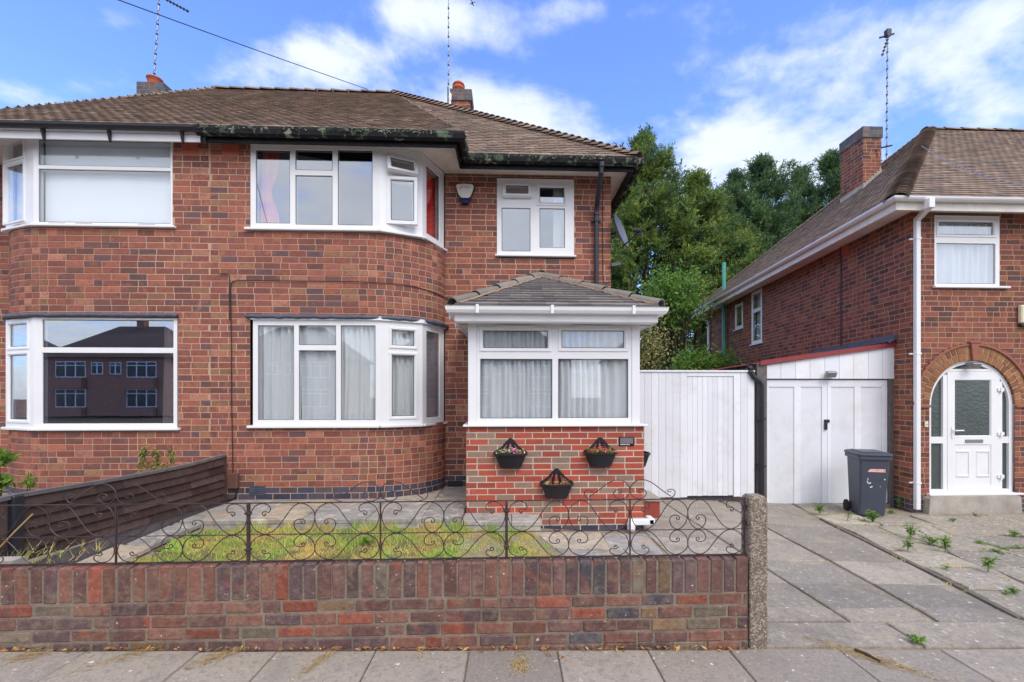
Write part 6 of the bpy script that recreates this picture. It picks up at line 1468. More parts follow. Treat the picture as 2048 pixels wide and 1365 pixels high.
# ================================================================ wheelie bin
yB = 6.62; bxc = PX(1735, yB); bz0 = zg(bxc, yB) + .035
bn = thing('wheelie_bin', (bxc, yB, bz0), 'dark grey two-wheeled bin with a torn pink sticker standing before the garage', 'bin')
rb = R(16); bo = Vector((bxc, yB, bz0)); ex_ = Vector((math.cos(rb), -math.sin(rb), 0)); ey_ = Vector((math.sin(rb), math.cos(rb), 0)); ez_ = Vector((0, 0, 1)); bf = (tuple(bo), tuple(ex_ * .82), tuple(ey_ * .86), (0, 0, .935))
def T(x, y, z): return bo + ex_ * x * .82 + ey_ * y * .86 + ez_ * z * .935
def rrect(wx, wy, r, n=5):
    out = []
    for cx_, cy_, a0 in ((wx - r, wy - r, 0), (-wx + r, wy - r, 90), (-wx + r, -wy + r, 180), (wx - r, -wy + r, 270)):
        for i in range(n + 1): a = R(a0 + 90 * i / n); out.append((cx_ + r * math.cos(a), cy_ + r * math.sin(a)))
    return out
def loft(mb, secs, mi=0, cap=True):
    m = len(secs[0]); vs = [v for s in secs for v in s]; fs = [(i * m + j, i * m + (j + 1) % m, (i + 1) * m + (j + 1) % m, (i + 1) * m + j) for i in range(len(secs) - 1) for j in range(m)]
    if cap: fs += [tuple(range(m))[::-1], tuple((len(secs) - 1) * m + j for j in range(m))]
    mb.add(vs, fs, mi)
def sec(wx, wy, z, oy=0, r=.035): return [T(x, y + oy, z) for x, y in rrect(wx, wy, r)]
mb = MB(); loft(mb, [sec(.195, .20, .0, .03), sec(.205, .21, .04, .03), sec(.232, .262, .86, .0), sec(.232, .262, .90, 0)], cap=True)
loft(mb, [sec(.25, .28, .895), sec(.262, .292, .905), sec(.262, .292, .955), sec(.25, .28, .962)])
body = mb.build('body', M['bin'], bn)
mb = MB(); loft(mb, [sec(.268, .30, .964), sec(.272, .305, .972), sec(.268, .30, .995), sec(.235, .262, 1.012), sec(.225, .25, 1.008)])
mb.box(-.2, .2, -.22, .2, 1.008, 1.022, fr=bf, ch=.01); mb.tube([T(-.2, .31, .985), T(.2, .31, .985)], .014, 8)
mb.build('lid', M['bin'], bn)
for sx in (-1, 1):
    mb = MB(); prof = [(.02, -.024), (.075, -.024), (.10, -.018), (.102, 0), (.10, .018), (.075, .024), (.02, .024)]; n = 20; vs = []
    for r, h in prof:
        for j in range(n): a = 2 * math.pi * j / n; vs.append(T(sx * .245 + h, .235 + r * math.cos(a), .068 + r * math.sin(a)))
    mb.add(vs, [(i * n + j, i * n + (j + 1) % n, (i + 1) * n + (j + 1) % n, (i + 1) * n + j) for i in range(len(prof) - 1) for j in range(n)] + [tuple(range(n)), tuple((len(prof) - 1) * n + j for j in range(n))]); mb.build('wheel', M['rubber'], bn)
mb = MB(); mb.tube([T(-.24, .235, .068), T(.24, .235, .068)], .012, 6); mb.build('axle', M['alu'], bn)
def bfront(x, z, d=.004): k = min(1, max(0, (z - .04) / .82)); return T(x, -(.21 - .03 + (.262 - .18) * k) - d, z)
def decal(pts, m, nm, d=.003):
    mb = MB(); vs = [bfront(x, z, d) for x, z in pts] + [bfront(x, z, d - .0025) for x, z in pts]; n = len(pts); mb.add(vs, [tuple(range(n)), tuple(range(n, 2 * n))[::-1]] + [(i, (i + 1) % n, n + (i + 1) % n, n + i) for i in range(n)]); return mb.build(nm, m, body)
decal([(-.105, .705), (-.105, .725), (-.065, .755), (.165, .757), (.17, .705)], M['stickerpink'], 'sticker')
k = 0
for ch_s in ([(-.10, .712), (-.085, .712), (-.05, .75), (-.062, .75)], [(-.078, .712), (-.03, .712), (-.03, .722), (-.078, .722)], [(-.05, .712), (-.038, .712), (-.038, .752), (-.05, .752)],
             [(-.02, .712), (-.008, .712), (-.008, .751), (-.02, .751)], [(-.008, .741), (.025, .741), (.025, .751), (-.008, .751)], [(-.008, .712), (.025, .712), (.025, .722), (-.008, .722)],
             [(.036, .712), (.07, .712), (.07, .722), (.036, .722)], [(.06, .722), (.07, .722), (.07, .751), (.06, .751)], [(.084, .712), (.13, .712), (.13, .722), (.084, .722)], [(.084, .741), (.13, .741), (.13, .751), (.084, .751)], [(.084, .722), (.094, .722), (.094, .741), (.084, .741)], [(.12, .722), (.13, .722), (.13, .741), (.12, .741)]):
    decal(ch_s, M['sticker'], 'sticker_print', .0045 + .0002 * k); k += 1
mb = MB()
def strokes(pts, r): 
    mb.tube([bfront(x, z, .001) for x, z in pts], r, 5)
strokes([(-.10, .60), (-.103, .585)], .009); strokes([(-.108, .565), (-.106, .535), (-.085, .52), (-.05, .532)], .008); strokes([(-.06, .455), (-.04, .47), (-.025, .472)], .008); strokes([(.155, .585), (.168, .60)], .007); strokes([(.095, .475), (.10, .482)], .006)
mb.build('scuff_mark', M['scuff'], body)

# ================================================================ front garden wall
xw0, xw1 = -4.6, PX(1497, 2.87)
rnd = random.Random(77); fwm = MB(); zT = .545; zS = .322; ya, yb = 2.870, 2.958
def rbrick(mb, x0, x1, z0, z1, y0, y1, rot=.012, ch=.006):
    """a worn brick with uneven corners, standing a little proud of its neighbours"""
    cx_, cz_ = (x0 + x1) / 2, (z0 + z1) / 2; a = rnd.gauss(0, rot); o = rnd.gauss(0, .0016); ca, sa = math.cos(a), math.sin(a)
    j = lambda: rnd.uniform(-.0022, .0022)
    mb.box(x0 - cx_ + j(), x1 - cx_ + j(), y0 + o, y1, z0 - cz_ + j(), z1 - cz_ + j(), fr=((cx_, 0, cz_), (ca, 0, sa), (0, 1, 0), (-sa, 0, ca)), ch=ch * rnd.uniform(.7, 1.5))
x = xw0
while x < xw1 - .03:
    wd = .0755 * rnd.uniform(.95, 1.05); g = .0105 * rnd.uniform(.7, 1.4)
    rbrick(fwm, x + g / 2, min(x + wd + g / 2, xw1), zS + .006, zT + rnd.uniform(-.004, .003), ya, yb, .010); x += wd + g
for k in range(4):
    z1 = zS - k * .0795; z0 = z1 - .0795; x = xw0 - (.11 if k % 2 else 0) - rnd.uniform(0, .05)
    while x < xw1:
        wd = rnd.choice((.214, .214, .214, .214, .214, .102)) * rnd.uniform(.98, 1.02); g = .012 * rnd.uniform(.7, 1.4)
        a, b = max(x + g / 2, xw0), min(x + wd + g / 2, xw1 - .002)
        if b - a > .02: rbrick(fwm, a, b, z0 + .006, z1 - .005, ya + rnd.gauss(0, .001), yb, .004)
        x += wd + g
# bottom course, half sunk and mortared over
x = xw0
while x < xw1:
    wd = .214; rbrick(fwm, x + .006, min(x + wd, xw1), -.12, .008, ya - .004, yb, .003); x += wd + .012
fwm.box(xw0, xw1 - .004, ya + .006, yb - .006, -.12, zT - .012, 1)
bw = fwm.build('garden_wall', [M['brickgarden'], M['mortarold']], None, origin=((xw0 + xw1) / 2, 2.92, 0), fixn=False)
tag(bw, 'low front garden wall of mottled old bricks with a soldier course on top', 'wall')
# concrete gatepost
xq0, xq1 = PX(1496, 2.90), PX(1532, 2.90); zq = PZ(1514, 990, 2.92)
mb = MB(); secs = []; w2 = (xq1 - xq0) / 2; xc = (xq0 + xq1) / 2
def s4(w_, d_, z, r): return [(xc + x, 2.935 + y, z) for x, y in rrect(w_, d_, r, 3)]
secs = [s4(w2, .06, -.2, .012), s4(w2, .06, zq - .04, .012), s4(w2 * .93, .056, zq - .018, .014), s4(w2 * .75, .045, zq - .004, .014), s4(w2 * .45, .028, zq, .01)]
loft(mb, secs); gpost = mb.build('gatepost', M['pebble'], None, origin=(xc, 2.935, 0)); tag(gpost, 'pebbly concrete gatepost at the right end of the front garden wall', 'post')
mb = MB()
for py in (1015, 1046): z = PZ(1497, py, 2.92); mb.box(xq0 - .02, xq0 + .004, 2.91, 2.93, z - .015, z + .015, ch=.003)
mb.build('fence_lug', M['iron'], gpost)

# ================================================================ wrought-iron fence
yf = 2.912; zb_, zm_, zt_ = .557, PZ(1000, 1064, yf), PZ(1000, 1002, yf)
fx = {p: PX(p, yf) for p in (232, 497, 761, 1013, 1260, 1490)}
fe = thing('metal_fence', (PX(761, yf), yf, zb_), 'low black scrolled wrought-iron fence standing on the front wall', 'fence')
xl0 = fx[232] - 2 * (fx[497] - fx[232]) - .1
for z, r in ((zb_, .0055), (zm_, .0028), (zt_, .0045)):
    mb = MB(); mb.box(xl0, xq0 - .004, yf - r, yf + r, z - r * .7, z + r * .7); mb.build('rail', M['iron'], fe)
for p in (497, 1013):
    mb = MB(); x = fx[p]; mb.box(x - .009, x + .009, yf - .009, yf + .009, zb_ + .006, zt_ - .005, ch=.002)
    for z in (zb_ + .075, zt_ - .065): mb.box(x - .016, x + .016, yf - .014, yf + .014, z - .008, z + .008, ch=.003); mb.tube([(x - .024, yf - .005, z), (x + .024, yf - .005, z)], .004, 6)
    mb.build('post', M['iron'], fe)
for x in (fx[232], fx[761], fx[1260], fx[1490] - .004):
    mb = MB(); mb.box(x - .0045, x + .0045, yf - .0045, yf + .0045, zb_ + .006, zt_ - .005); mb.build('bar', M['iron'], fe)
S = [(.22, .62), (.245, .67), (.225, .60), (.195, .62), (.19, .70), (.23, .74), (.285, .71), (.315, .82), (.28, .94), (.18, 1.0), (.07, .90), (.01, .68), (.0, .48), (.05, .2), (.15, .04), (.25, .0), (.36, .1), (.46, .32), (.55, .58), (.64, .84), (.73, .98), (.80, 1.0), (.90, .92), (.98, .74), (1.0, .52), (.97, .26), (.90, .08), (.82, .0), (.74, .06), (.69, .2), (.68, .35), (.72, .46), (.79, .48), (.84, .44), (.85, .36), (.82, .32), (.795, .36), (.81, .41)]
def catmull(pts, k=4):
    out = []
    for i in range(len(pts) - 1):
        p0, p1, p2, p3 = pts[max(0, i - 1)], pts[i], pts[i + 1], pts[min(len(pts) - 1, i + 2)]
        for j in range(k):
            t = j / k; out.append(tuple(.5 * (2 * p1[d] + (p2[d] - p0[d]) * t + (2 * p0[d] - 5 * p1[d] + 4 * p2[d] - p3[d]) * t * t + (3 * p1[d] - p0[d] - 3 * p2[d] + p3[d]) * t ** 3) for d in (0, 1)))
    out.append(pts[-1]); return out
SC = catmull(S); rs_ = random.Random(8)
def scroll(x0, x1, z0, z1, mx=False, mz=False, pts=None):
    mb = MB(); q = []
    for u, v in (pts or SC):
        if mx: u = 1 - u
        if mz: v = 1 - v
        q.append((x0 + (x1 - x0) * u, yf + .0015 * math.sin(u * 5), z0 + (z1 - z0) * v))
    mb.tube(q, .0032, 5); mb.build('scroll', M['iron'], fe)
mods = [(fx[232] - (fx[497] - fx[232]), fx[232]), (fx[232], fx[497]), (fx[497], fx[761]), (fx[761], fx[1013]), (fx[1013], fx[1260]), (fx[1260], fx[1490])]
mods.insert(0, (mods[0][0] - (fx[497] - fx[232]), mods[0][0]))
for i, (a, b) in enumerate(mods):
    h = (a + b) / 2; e = .009
    for (x0, x1, mx) in ((a + e, h, False), (h, b - e, True)):
        scroll(x0, x1, zm_ + .003, zt_ - .004, mx, False); scroll(x0, x1, zb_ + .006, zm_ - .003, mx, True)
# crest scrolls over the thin bars
CR = catmull([(.15, .42), (.22, .50), (.27, .42), (.22, .32), (.14, .34), (.08, .46), (.10, .62), (.20, .70), (.28, .60), (.30, .35), (.24, .1), (.14, .0)])
CRB = catmull([(.0, .12), (.25, .50), (.45, .82), (.62, .98), (.78, .98), (.92, .82), (1.0, .5), (.95, .18), (.84, .03), (.74, .02), (.63, .14), (.60, .34), (.66, .48), (.76, .48), (.80, .38), (.76, .30), (.71, .34)])
SM = catmull([(-.06, .62), (-.13, .58), (-.14, .74), (-.06, .82), (.02, .70), (.03, .46), (-.02, .16), (-.16, .0)])
for x in (fx[232], fx[761], fx[1260]):
    hgt = .125
    for s_ in (-1, 1):
        mb = MB(); wd = .27; q = [(x + s_ * (wd * (1 - u)) , yf, zt_ + .004 + hgt * v) for u, v in CRB]; mb.tube(q, .0032, 5); mb.build('crest_scroll', M['iron'], fe)
        mb = MB(); q = [(x + s_ * (wd + .03 + u * .30), yf, zt_ + .004 + hgt * .62 * v) for u, v in [(-a, b) for a, b in SM]]; q = [(x + s_ * (wd + .02 + u * .28), yf, zt_ + .004 + .075 * v) for u, v in SM]; mb.tube(q, .003, 5); mb.build('crest_scroll', M['iron'], fe)

# ================================================================ wooden fence on the left boundary
XF = -3.72; wf = thing('wooden_fence', (XF, 4.8, .2), 'dark brown overlapped board fence leaning back from the front wall to the houses', 'fence')
mb = MB(); y0, y1 = 3.56, 5.98; rnd = random.Random(15); n = 6
def zt_f(y): return interp(y, [2.9, 3.56, 4.4, 5.3, 5.98], [.86, .865, .83, .81, .835])
def zb_f(y): return interp(y, [2.9, 3.56, 5.98], [.38, .36, .25])
for i in range(n):
    for seg in range(8):
        ya_, yb2 = y0 + (y1 - y0) * seg / 8, y0 + (y1 - y0) * (seg + 1) / 8; q = []
        for y in (ya_, yb2):
            a, b = zb_f(y), zt_f(y) - .02; q.append((a + (b - a) * i / n - .012, a + (b - a) * (i + 1) / n))
        (a0, a1), (b0, b1) = q; xo, xi = XF + .034, XF + .006
        mb.add([(xo, ya_, a0), (xo, yb2, b0), (xi, yb2, b1), (xi, ya_, a1), (xo - .009, ya_, a0), (xo - .009, yb2, b0), (xi - .009, yb2, b1), (xi - .009, ya_, a1)], [(0, 1, 2, 3), (4, 7, 6, 5), (0, 4, 5, 1), (3, 2, 6, 7)] + ([(0, 3, 7, 4)] if seg == 0 else []) + ([(1, 5, 6, 2)] if seg == 7 else []))
mb.build('board_panel', M['wooddark'], wf, fixn=False)
mb = MB()
for seg in range(10):
    a, b = 2.98 + (5.99 - 2.98) * seg / 10, 2.98 + (5.99 - 2.98) * (seg + 1) / 10; za, zc_ = zt_f(a), zt_f(b)
    mb.add([(XF - .02, a, za - .03), (XF + .03, a, za - .03), (XF + .03, b, zc_ - .03), (XF - .02, b, zc_ - .03), (XF - .02, a, za), (XF + .03, a, za), (XF + .03, b, zc_), (XF - .02, b, zc_)], [(0, 1, 2, 3), (4, 5, 6, 7), (1, 2, 6, 5), (0, 4, 7, 3)] + ([(0, 1, 5, 4)] if seg == 0 else []) + ([(2, 3, 7, 6)] if seg == 9 else []))
mb.build('cap_rail', M['woodgrey'], wf, fixn=False)
mb = MB(); mb.box(XF - .02, XF + .05, 3.48, 3.56, .0, .86, ch=.01); mb.build('post', M['blackpl'], wf)
mb = MB(); mb.box(XF - .05, XF + .02, 5.96, 6.04, .1, .82, ch=.005); mb.build('post', M['wooddark'], wf)
mb = MB()
for i in range(4): mb.box(XF + .0, XF + .012, 2.985, 3.475, .34 + i * .125, .34 + (i + 1) * .125 - .004)
mb.build('board_panel', M['wooddark'], wf)
mb = MB(); mb.box(XF - .01, XF + .012, 3.57, 5.95, .08, .30); mb.build('gravel_board', M['woodgrey'], wf)
mb = MB(); mb.box(-4.6, -3.15, 2.975, 3.06, .3, .558); tag(mb.build('wall_backing', M['concrete'], None, origin=(-3.9, 3.02, .3)), 'pale concrete ledge behind the left end of the front wall', 'ledge')
mb = MB(); mb.tube([(PX(-5, 3.1), 3.1, PZ(-5, 1100, 3.1)), (PX(30, 3.15), 3.15, PZ(30, 1063, 3.15)), (PX(66, 3.2), 3.2, PZ(66, 1028, 3.2))], .005, 5); tag(mb.build('dead_plant', M['straw'], None), 'long pale dry stem leaning across the left end of the iron fence', 'stem')

# ================================================================ small plants
def weed(name, x, y, z, r, h, n, m, label, group=None, lw=.012, ll=.05, seed=0, up=1.0, cat='weed'):
    rnd = random.Random(seed * 7 + int(x * 100)); mb = MB(); ns = max(2, n // 7)
    for s_ in range(ns):
        a = rnd.uniform(0, 6.283); rr = rnd.uniform(0, r); tip = Vector((math.cos(a) * rr, math.sin(a) * rr, h * rnd.uniform(.6, 1.0))); mb.tube([(0, 0, 0), tuple(tip * .55 + Vector((0, 0, h * .08))), tuple(tip)], .0018, 4)
        for k in range(7):
            t = rnd.uniform(.35, 1.0); p = tip * t; b = rnd.uniform(0, 6.283); d = Vector((math.cos(b), math.sin(b), rnd.uniform(-.2, .8) * up)).normalized(); l = ll * rnd.uniform(.6, 1.1); s = d.cross(Vector((0, 0, 1))); s = s.normalized() * lw * rnd.uniform(.6, 1.1) if s.length > .01 else Vector((lw, 0, 0)); e = Vector((0, 0, -l * .18))
            mb.add([p, p + d * l * .5 + s, p + d * l + e, p + d * l * .5 - s], [(0, 1, 2, 3)])
    o = mb.build(name, m, None, fixn=False); o.location = (x, y, z); return tag(o, label, cat, group)
def at_ground(px, py):
    z = -.05
    for _ in range(6): x, y = PD(px, py, z); z = zg(x, y)
    return x, y, z + .01
wg = 'weeds in the forecourt joints'
W_ = [(1745, 1047, .10, .13, 90, 'bushy weed growing beside the bin'), (1640, 1030, .09, .13, 60, 'weed with pale grassy stalks in front of the garage doors'), (1695, 1045, .03, .10, 14, 'thin single-stemmed weed between the bin and the kerb'),
      (1822, 1080, .10, .16, 60, 'tall feathery weed, nearest the middle of the forecourt'), (1816, 1105, .05, .11, 40, 'small weed below the tall feathery one'), (1858, 1092, .10, .10, 50, 'spreading weed right of the tall feathery one'), (1891, 1108, .05, .14, 45, 'upright weed beyond the spreading one'),
      (1895, 1143, .05, .05, 18, 'small flat weed near the kerb edge'), (1976, 1147, .05, .13, 40, 'lone upright weed low on the right of the forecourt'), (2029, 1030 + 47, .08, .07, 40, 'weed at the broken slab on the right'), (1906, 1045, .06, .05, 34, 'low tuft in front of the arched door'), (1784, 1030, .12, .05, 60, 'low green tuft at the foot of the garage post'),
      (1797, 1018, .05, .14, 26, 'tall wispy grass by the corner of the brick house'), (2028, 1190, .08, .04, 40, 'flat green weed at the right edge'), (2010, 1192, .04, .03, 16, 'tiny weed near the flat one at the right edge'), (1833, 1288, .055, .03, 60, 'low green weed between the apron and the pavement'), (1998, 1108, .14, .03, 50, 'flat mossy weed in the joint on the right'), (1730, 1046, .1, .03, 26, 'creeping weed left of the bushy one'),
      (1960, 1090, .16, .02, 40, 'thin moss line in a forecourt joint'), (1885, 1083, .14, .02, 30, 'moss in the joint beyond the feathery weed'), (2035, 1100, .10, .03, 34, 'moss patch right of the broken slab'), (1953, 1034, .07, .03, 26, 'small tuft below the doorstep'), (2005, 1100, .1, .02, 20, 'thin green line below the broken slab')]
for i, (px, py, r, h, n, lb) in enumerate(W_):
    x, y, z = at_ground(px, py); weed('weed', x, y, z, r * 1.15, h * 1.35, int(n * 1.5), M['leafweed'], lb, wg, lw=.011 if h > .08 else .008, ll=.07 if h > .06 else .04, seed=i)
x, y, z = at_ground(732, 1088); weed('weed', x, y, zl(x, y), .11, .07, 90, M['leafweed'], 'bushy green clump in the middle of the lawn', None, .012, .05, 40, cat='plant')
x, y, z = at_ground(1065, 1050); dnd = weed('dandelion', x, y, zl(x, y), .07, .13, 60, M['leafweed'], 'yellow dandelion at the right back corner of the lawn', None, .012, .06, 41, cat='plant')
mb = MB(); mb.lathe([(0, .012), (.018, .008), (.02, 0), (0, -.01)], 10, (-.03, -.04, .16)); mb.tube([(0, 0, 0), (-.03, -.04, .155)], .002, 4); mb.build('flower', M['yellow'], dnd)
x, y, z = at_ground(1116, 1063); t = thing('plant_pot', (x, y, z), 'tiny terracotta pot with a green seedling on the stone paving', 'plant pot')
mb = MB(); mb.lathe([(.0, 0), (.02, 0), (.026, .035), (.03, .036), (.03, .045), (.024, .045), (.022, .035), (0, .035)], 14); mb.build('pot', M['pot'], t, smooth=False)
mb = MB(); rnd = random.Random(5)
for _ in range(26): b = rnd.uniform(0, 6.283); d = Vector((math.cos(b), math.sin(b), rnd.uniform(.2, 1.2))).normalized(); p = Vector((0, 0, .04)); s = d.cross(Vector((0, 0, 1))).normalized() * .007; l = rnd.uniform(.03, .055); mb.add([p, p + d * l * .6 + s, p + d * l, p + d * l * .6 - s], [(0, 1, 2, 3)])
mb.build('seedling', M['leafweed'], t, fixn=False)
# withered shrub and green shrub beyond the wooden fence
def bush(name, c, radii, n, m, label, cat, lw, ll, seed, stems=8, stem_m='bark', base=None, up=.3, group=None):
    rnd = random.Random(seed); t = thing(name, (c[0], c[1], base if base is not None else c[2] - radii[2]), label, cat, group); cl = [(rnd.gauss(0, .45) * radii[0], rnd.gauss(0, .45) * radii[1], rnd.uniform(-.7, .9) * radii[2]) for _ in range(max(4, n // 60))]; mb = MB()
    for i in range(n):
        k = rnd.choice(cl); p = Vector((c[0] + k[0] + rnd.gauss(0, .16) * radii[0], c[1] + k[1] + rnd.gauss(0, .16) * radii[1], c[2] + k[2] + rnd.gauss(0, .14) * radii[2])); d = Vector((rnd.gauss(0, 1), rnd.gauss(0, 1), rnd.gauss(up, .7))).normalized(); s = d.cross(Vector((rnd.gauss(0, 1), rnd.gauss(0, 1), rnd.gauss(0, 1)))).normalized() * lw * rnd.uniform(.6, 1.2); l = ll * rnd.uniform(.6, 1.2)
        mb.add([p, p + d * l * .5 + s, p + d * l, p + d * l * .5 - s], [(0, 1, 2, 3)])
    mb.build('foliage', m, t, fixn=False); mb = MB(); zb0 = base if base is not None else c[2] - radii[2]
    for i in range(stems):
        k = cl[i % len(cl)]; mb.tube([(c[0] + rnd.uniform(-.1, .1) * radii[0], c[1], zb0), (c[0] + k[0] * .5, c[1] + k[1] * .5, (zb0 + c[2] + k[2]) / 2), (c[0] + k[0], c[1] + k[1], c[2] + k[2])], .012 * max(radii) / .5, 5, r2=.004)
    mb.build('stem', M[stem_m], t); return t
for i, (px, pyt, wd) in enumerate(((283, 896, .05), (314, 884, .05), (341, 899, .06))):
    y = 5.55; x = PX(px, y); z = PZ(px, pyt, y)
    bush('withered_plant', (x, y, z - .16), (wd * .75, wd * .7, .17), 170, M['leafdry'] if i != 0 else M['leafdry'], ['half-dead plant spike behind the brown fence, leftmost of three', 'tallest half-dead plant spike behind the brown fence', 'half-dead plant spike behind the brown fence, rightmost of three'][i], 'plant', .008, .055, 80 + i, 3, 'straw', base=.2, up=-.9, group='withered plants behind the brown fence')
y = 5.5; bush('withered_plant', (PX(312, y), y, PZ(312, 937, y)), (.30, .1, .09), 420, M['leafdry'], 'low tangle of brown dead leaves along the brown fence top', 'plant', .008, .045, 85, 6, 'straw', base=.2, up=0)
y = 4.9; bush('green_shrub', (PX(2, y), y, PZ(2, 945, y)), (.24, .16, .20), 260, M['leafweed'], 'bright green leafy shrub at the left edge behind the brown fence', 'shrub', .022, .10, 86, 6, base=.1, up=.6)
y = 4.9; bush('green_shrub', (PX(58, y), y, PZ(58, 970, y)), (.035, .03, .08), 34, M['leafweed'], 'single green leafy shoot rising above the brown fence near the left edge', 'shrub', .018, .08, 87, 2, base=.1, up=1.2)
# dry tufts in the pavement joints, dead leaves and twigs by the wall
def tuft(px, py, n, L_, W2, label, seed, ang, name='dry_grass_tuft', m='straw', group='dry grass tufts in the pavement joints'):
    x, y = PD(px, py, zpav(PD(px, py, 0)[0])); rnd = random.Random(seed); mb = MB(); c, s = math.cos(ang), math.sin(ang)
    for _ in range(n):
        u, v = rnd.gauss(0, L_), rnd.gauss(0, W2); p = Vector((u * c - v * s, u * s + v * c, rnd.uniform(.0, .006))); a = ang + rnd.gauss(0, .7); d = Vector((math.cos(a), math.sin(a), rnd.uniform(-.02, .16))) * rnd.uniform(.02, .055) ; w_ = Vector((-d.y, d.x, 0)).normalized() * .0014; q = p - d / 2; mb.add([q - w_, q + w_, p + d / 2 + w_ * .4, p + d / 2 - w_ * .4], [(0, 1, 2, 3)])
    o = mb.build(name, M[m], None, fixn=False); o.location = (x, y, zpav(x) + .003); return tag(o, label, 'dry grass', group)
tuft(258, 1312, 170, .10, .022, 'straw in the second pavement joint from the left', 1, .7); tuft(448, 1310, 240, .09, .03, 'thick straw in the third pavement joint from the left', 2, .75); tuft(645, 1318, 150, .09, .018, 'straw in the pavement joint below the middle of the lawn', 3, 1.2); tuft(60, 1312, 220, .07, .035, 'brown straw heap at the left end of the pavement', 4, .3)
tuft(1040, 1330, 170, .045, .03, 'round straw tuft in the joint below the porch', 5, 1.5); tuft(1700, 1303, 330, .14, .03, 'long straw line by the broken flag near the drive', 6, -.75); tuft(1785, 1330, 200, .12, .03, 'straw beside the dark stick in the broken pavement joint', 7, -.7); tuft(843, 1300, 40, .05, .008, 'sparse straw in a thin joint under the fence post', 8, 1.5)
mb = MB(); rnd = random.Random(33)
for _ in range(230):
    x = rnd.uniform(-3.4, 1.55); y = 2.86 - abs(rnd.gauss(0, .018)); z = zpav(x) + .006; a = rnd.uniform(0, 6.283); l = rnd.uniform(.008, .024); c = Vector((math.cos(a), math.sin(a), rnd.uniform(-.3, .5))) * l; s = Vector((-math.sin(a), math.cos(a), rnd.uniform(-.3, .5))) * l * .45; p = Vector((x, y, z + .004)); mb.add([p - c, p + s, p + c, p - s], [(0, 1, 2, 3)])
tag(mb.build('leaf_litter', M['deadleaf'], None, fixn=False), 'scattered small dead leaves along the foot of the wall', 'leaf litter', kind='stuff')
for i, (px, py) in enumerate(((770, 1290), (915, 1292), (892, 1300), (1075, 1290), (1098, 1312), (1365, 1292), (245, 1297), (362, 1295), (1122, 1316))):
    x, y = PD(px, py, zpav(PD(px, py, 0)[0])); rnd = random.Random(i); mb = MB(); n = 6
    for k in range(n): a = k * 6.283 / n + rnd.uniform(-.3, .3); l = rnd.uniform(.012, .026); d = Vector((math.cos(a), math.sin(a), rnd.uniform(.1, .8))) * l; s = Vector((-math.sin(a), math.cos(a), 0)) * l * .3; mb.add([(0, 0, .004), tuple(d * .5 + s), tuple(d), tuple(d * .5 - s)], [(0, 1, 2, 3)])
    o = mb.build('dead_leaf', M['deadleaf'], None, fixn=False); o.location = (x, y, zpav(x) + .004); tag(o, 'curled dead leaf on the pavement at the foot of the wall', 'leaf', 'dead leaves on the pavement')
x, y = PD(1760, 1325, -.04); mb = MB(); x2, y2 = PD(1710, 1302, -.04); mb.tube([(x2, y2, -.035), ((x + x2) / 2, (y + y2) / 2 + .01, -.03), (x, y, -.035)], .012, 6, r2=.008); tag(mb.build('stick', M['bark'], None), 'dark stick lying in the broken pavement joint', 'stick')  # stick shape added to stand in for dirt in the broken joint
mb = MB(); rnd = random.Random(3)
for _ in range(90):
    x = rnd.uniform(-3.6, -3.1); y = rnd.uniform(3.15, 3.6); a = rnd.uniform(0, 6.283); d = Vector((math.cos(a) * .5, math.sin(a) * .5, rnd.uniform(.2, 1))).normalized() * rnd.uniform(.06, .16); p = Vector((x, y, .42)); s = Vector((.003, 0, 0)); mb.add([p - s, p + s, p + d], [(0, 1, 2)])
tag(mb.build('grass_tuft', M['grass'], None, fixn=False), 'long untidy grass at the left end behind the wall', 'grass')

# ================================================================ trees
def quads_mesh(name, V4, m, parent):
    n = V4.shape[0]; me = bpy.data.meshes.new(name); me.vertices.add(n * 4); me.vertices.foreach_set('co', V4.reshape(-1).astype(np.float32)); me.loops.add(n * 4); me.loops.foreach_set('vertex_index', np.arange(n * 4, dtype=np.int32)); me.polygons.add(n); me.polygons.foreach_set('loop_start', np.arange(0, n * 4, 4, dtype=np.int32)); me.polygons.foreach_set('loop_total', np.full(n, 4, dtype=np.int32)); me.update(calc_edges=True); me.materials.append(m)
    o = bpy.data.objects.new(name, me); COL.objects.link(o); o.parent = parent; o.location = -world_loc(parent); return o
def leafquads(base, dirs, length, width, rng):
    n = len(base); s = np.cross(dirs, rng.normal(size=(n, 3))); s /= np.linalg.norm(s, axis=1, keepdims=True) + 1e-9
    l = length * rng.uniform(.6, 1.2, (n, 1)); w_ = width * rng.uniform(.6, 1.2, (n, 1)); return np.stack([base, base + dirs * l * .5 + s * w_, base + dirs * l, base + dirs * l * .5 - s * w_], 1)
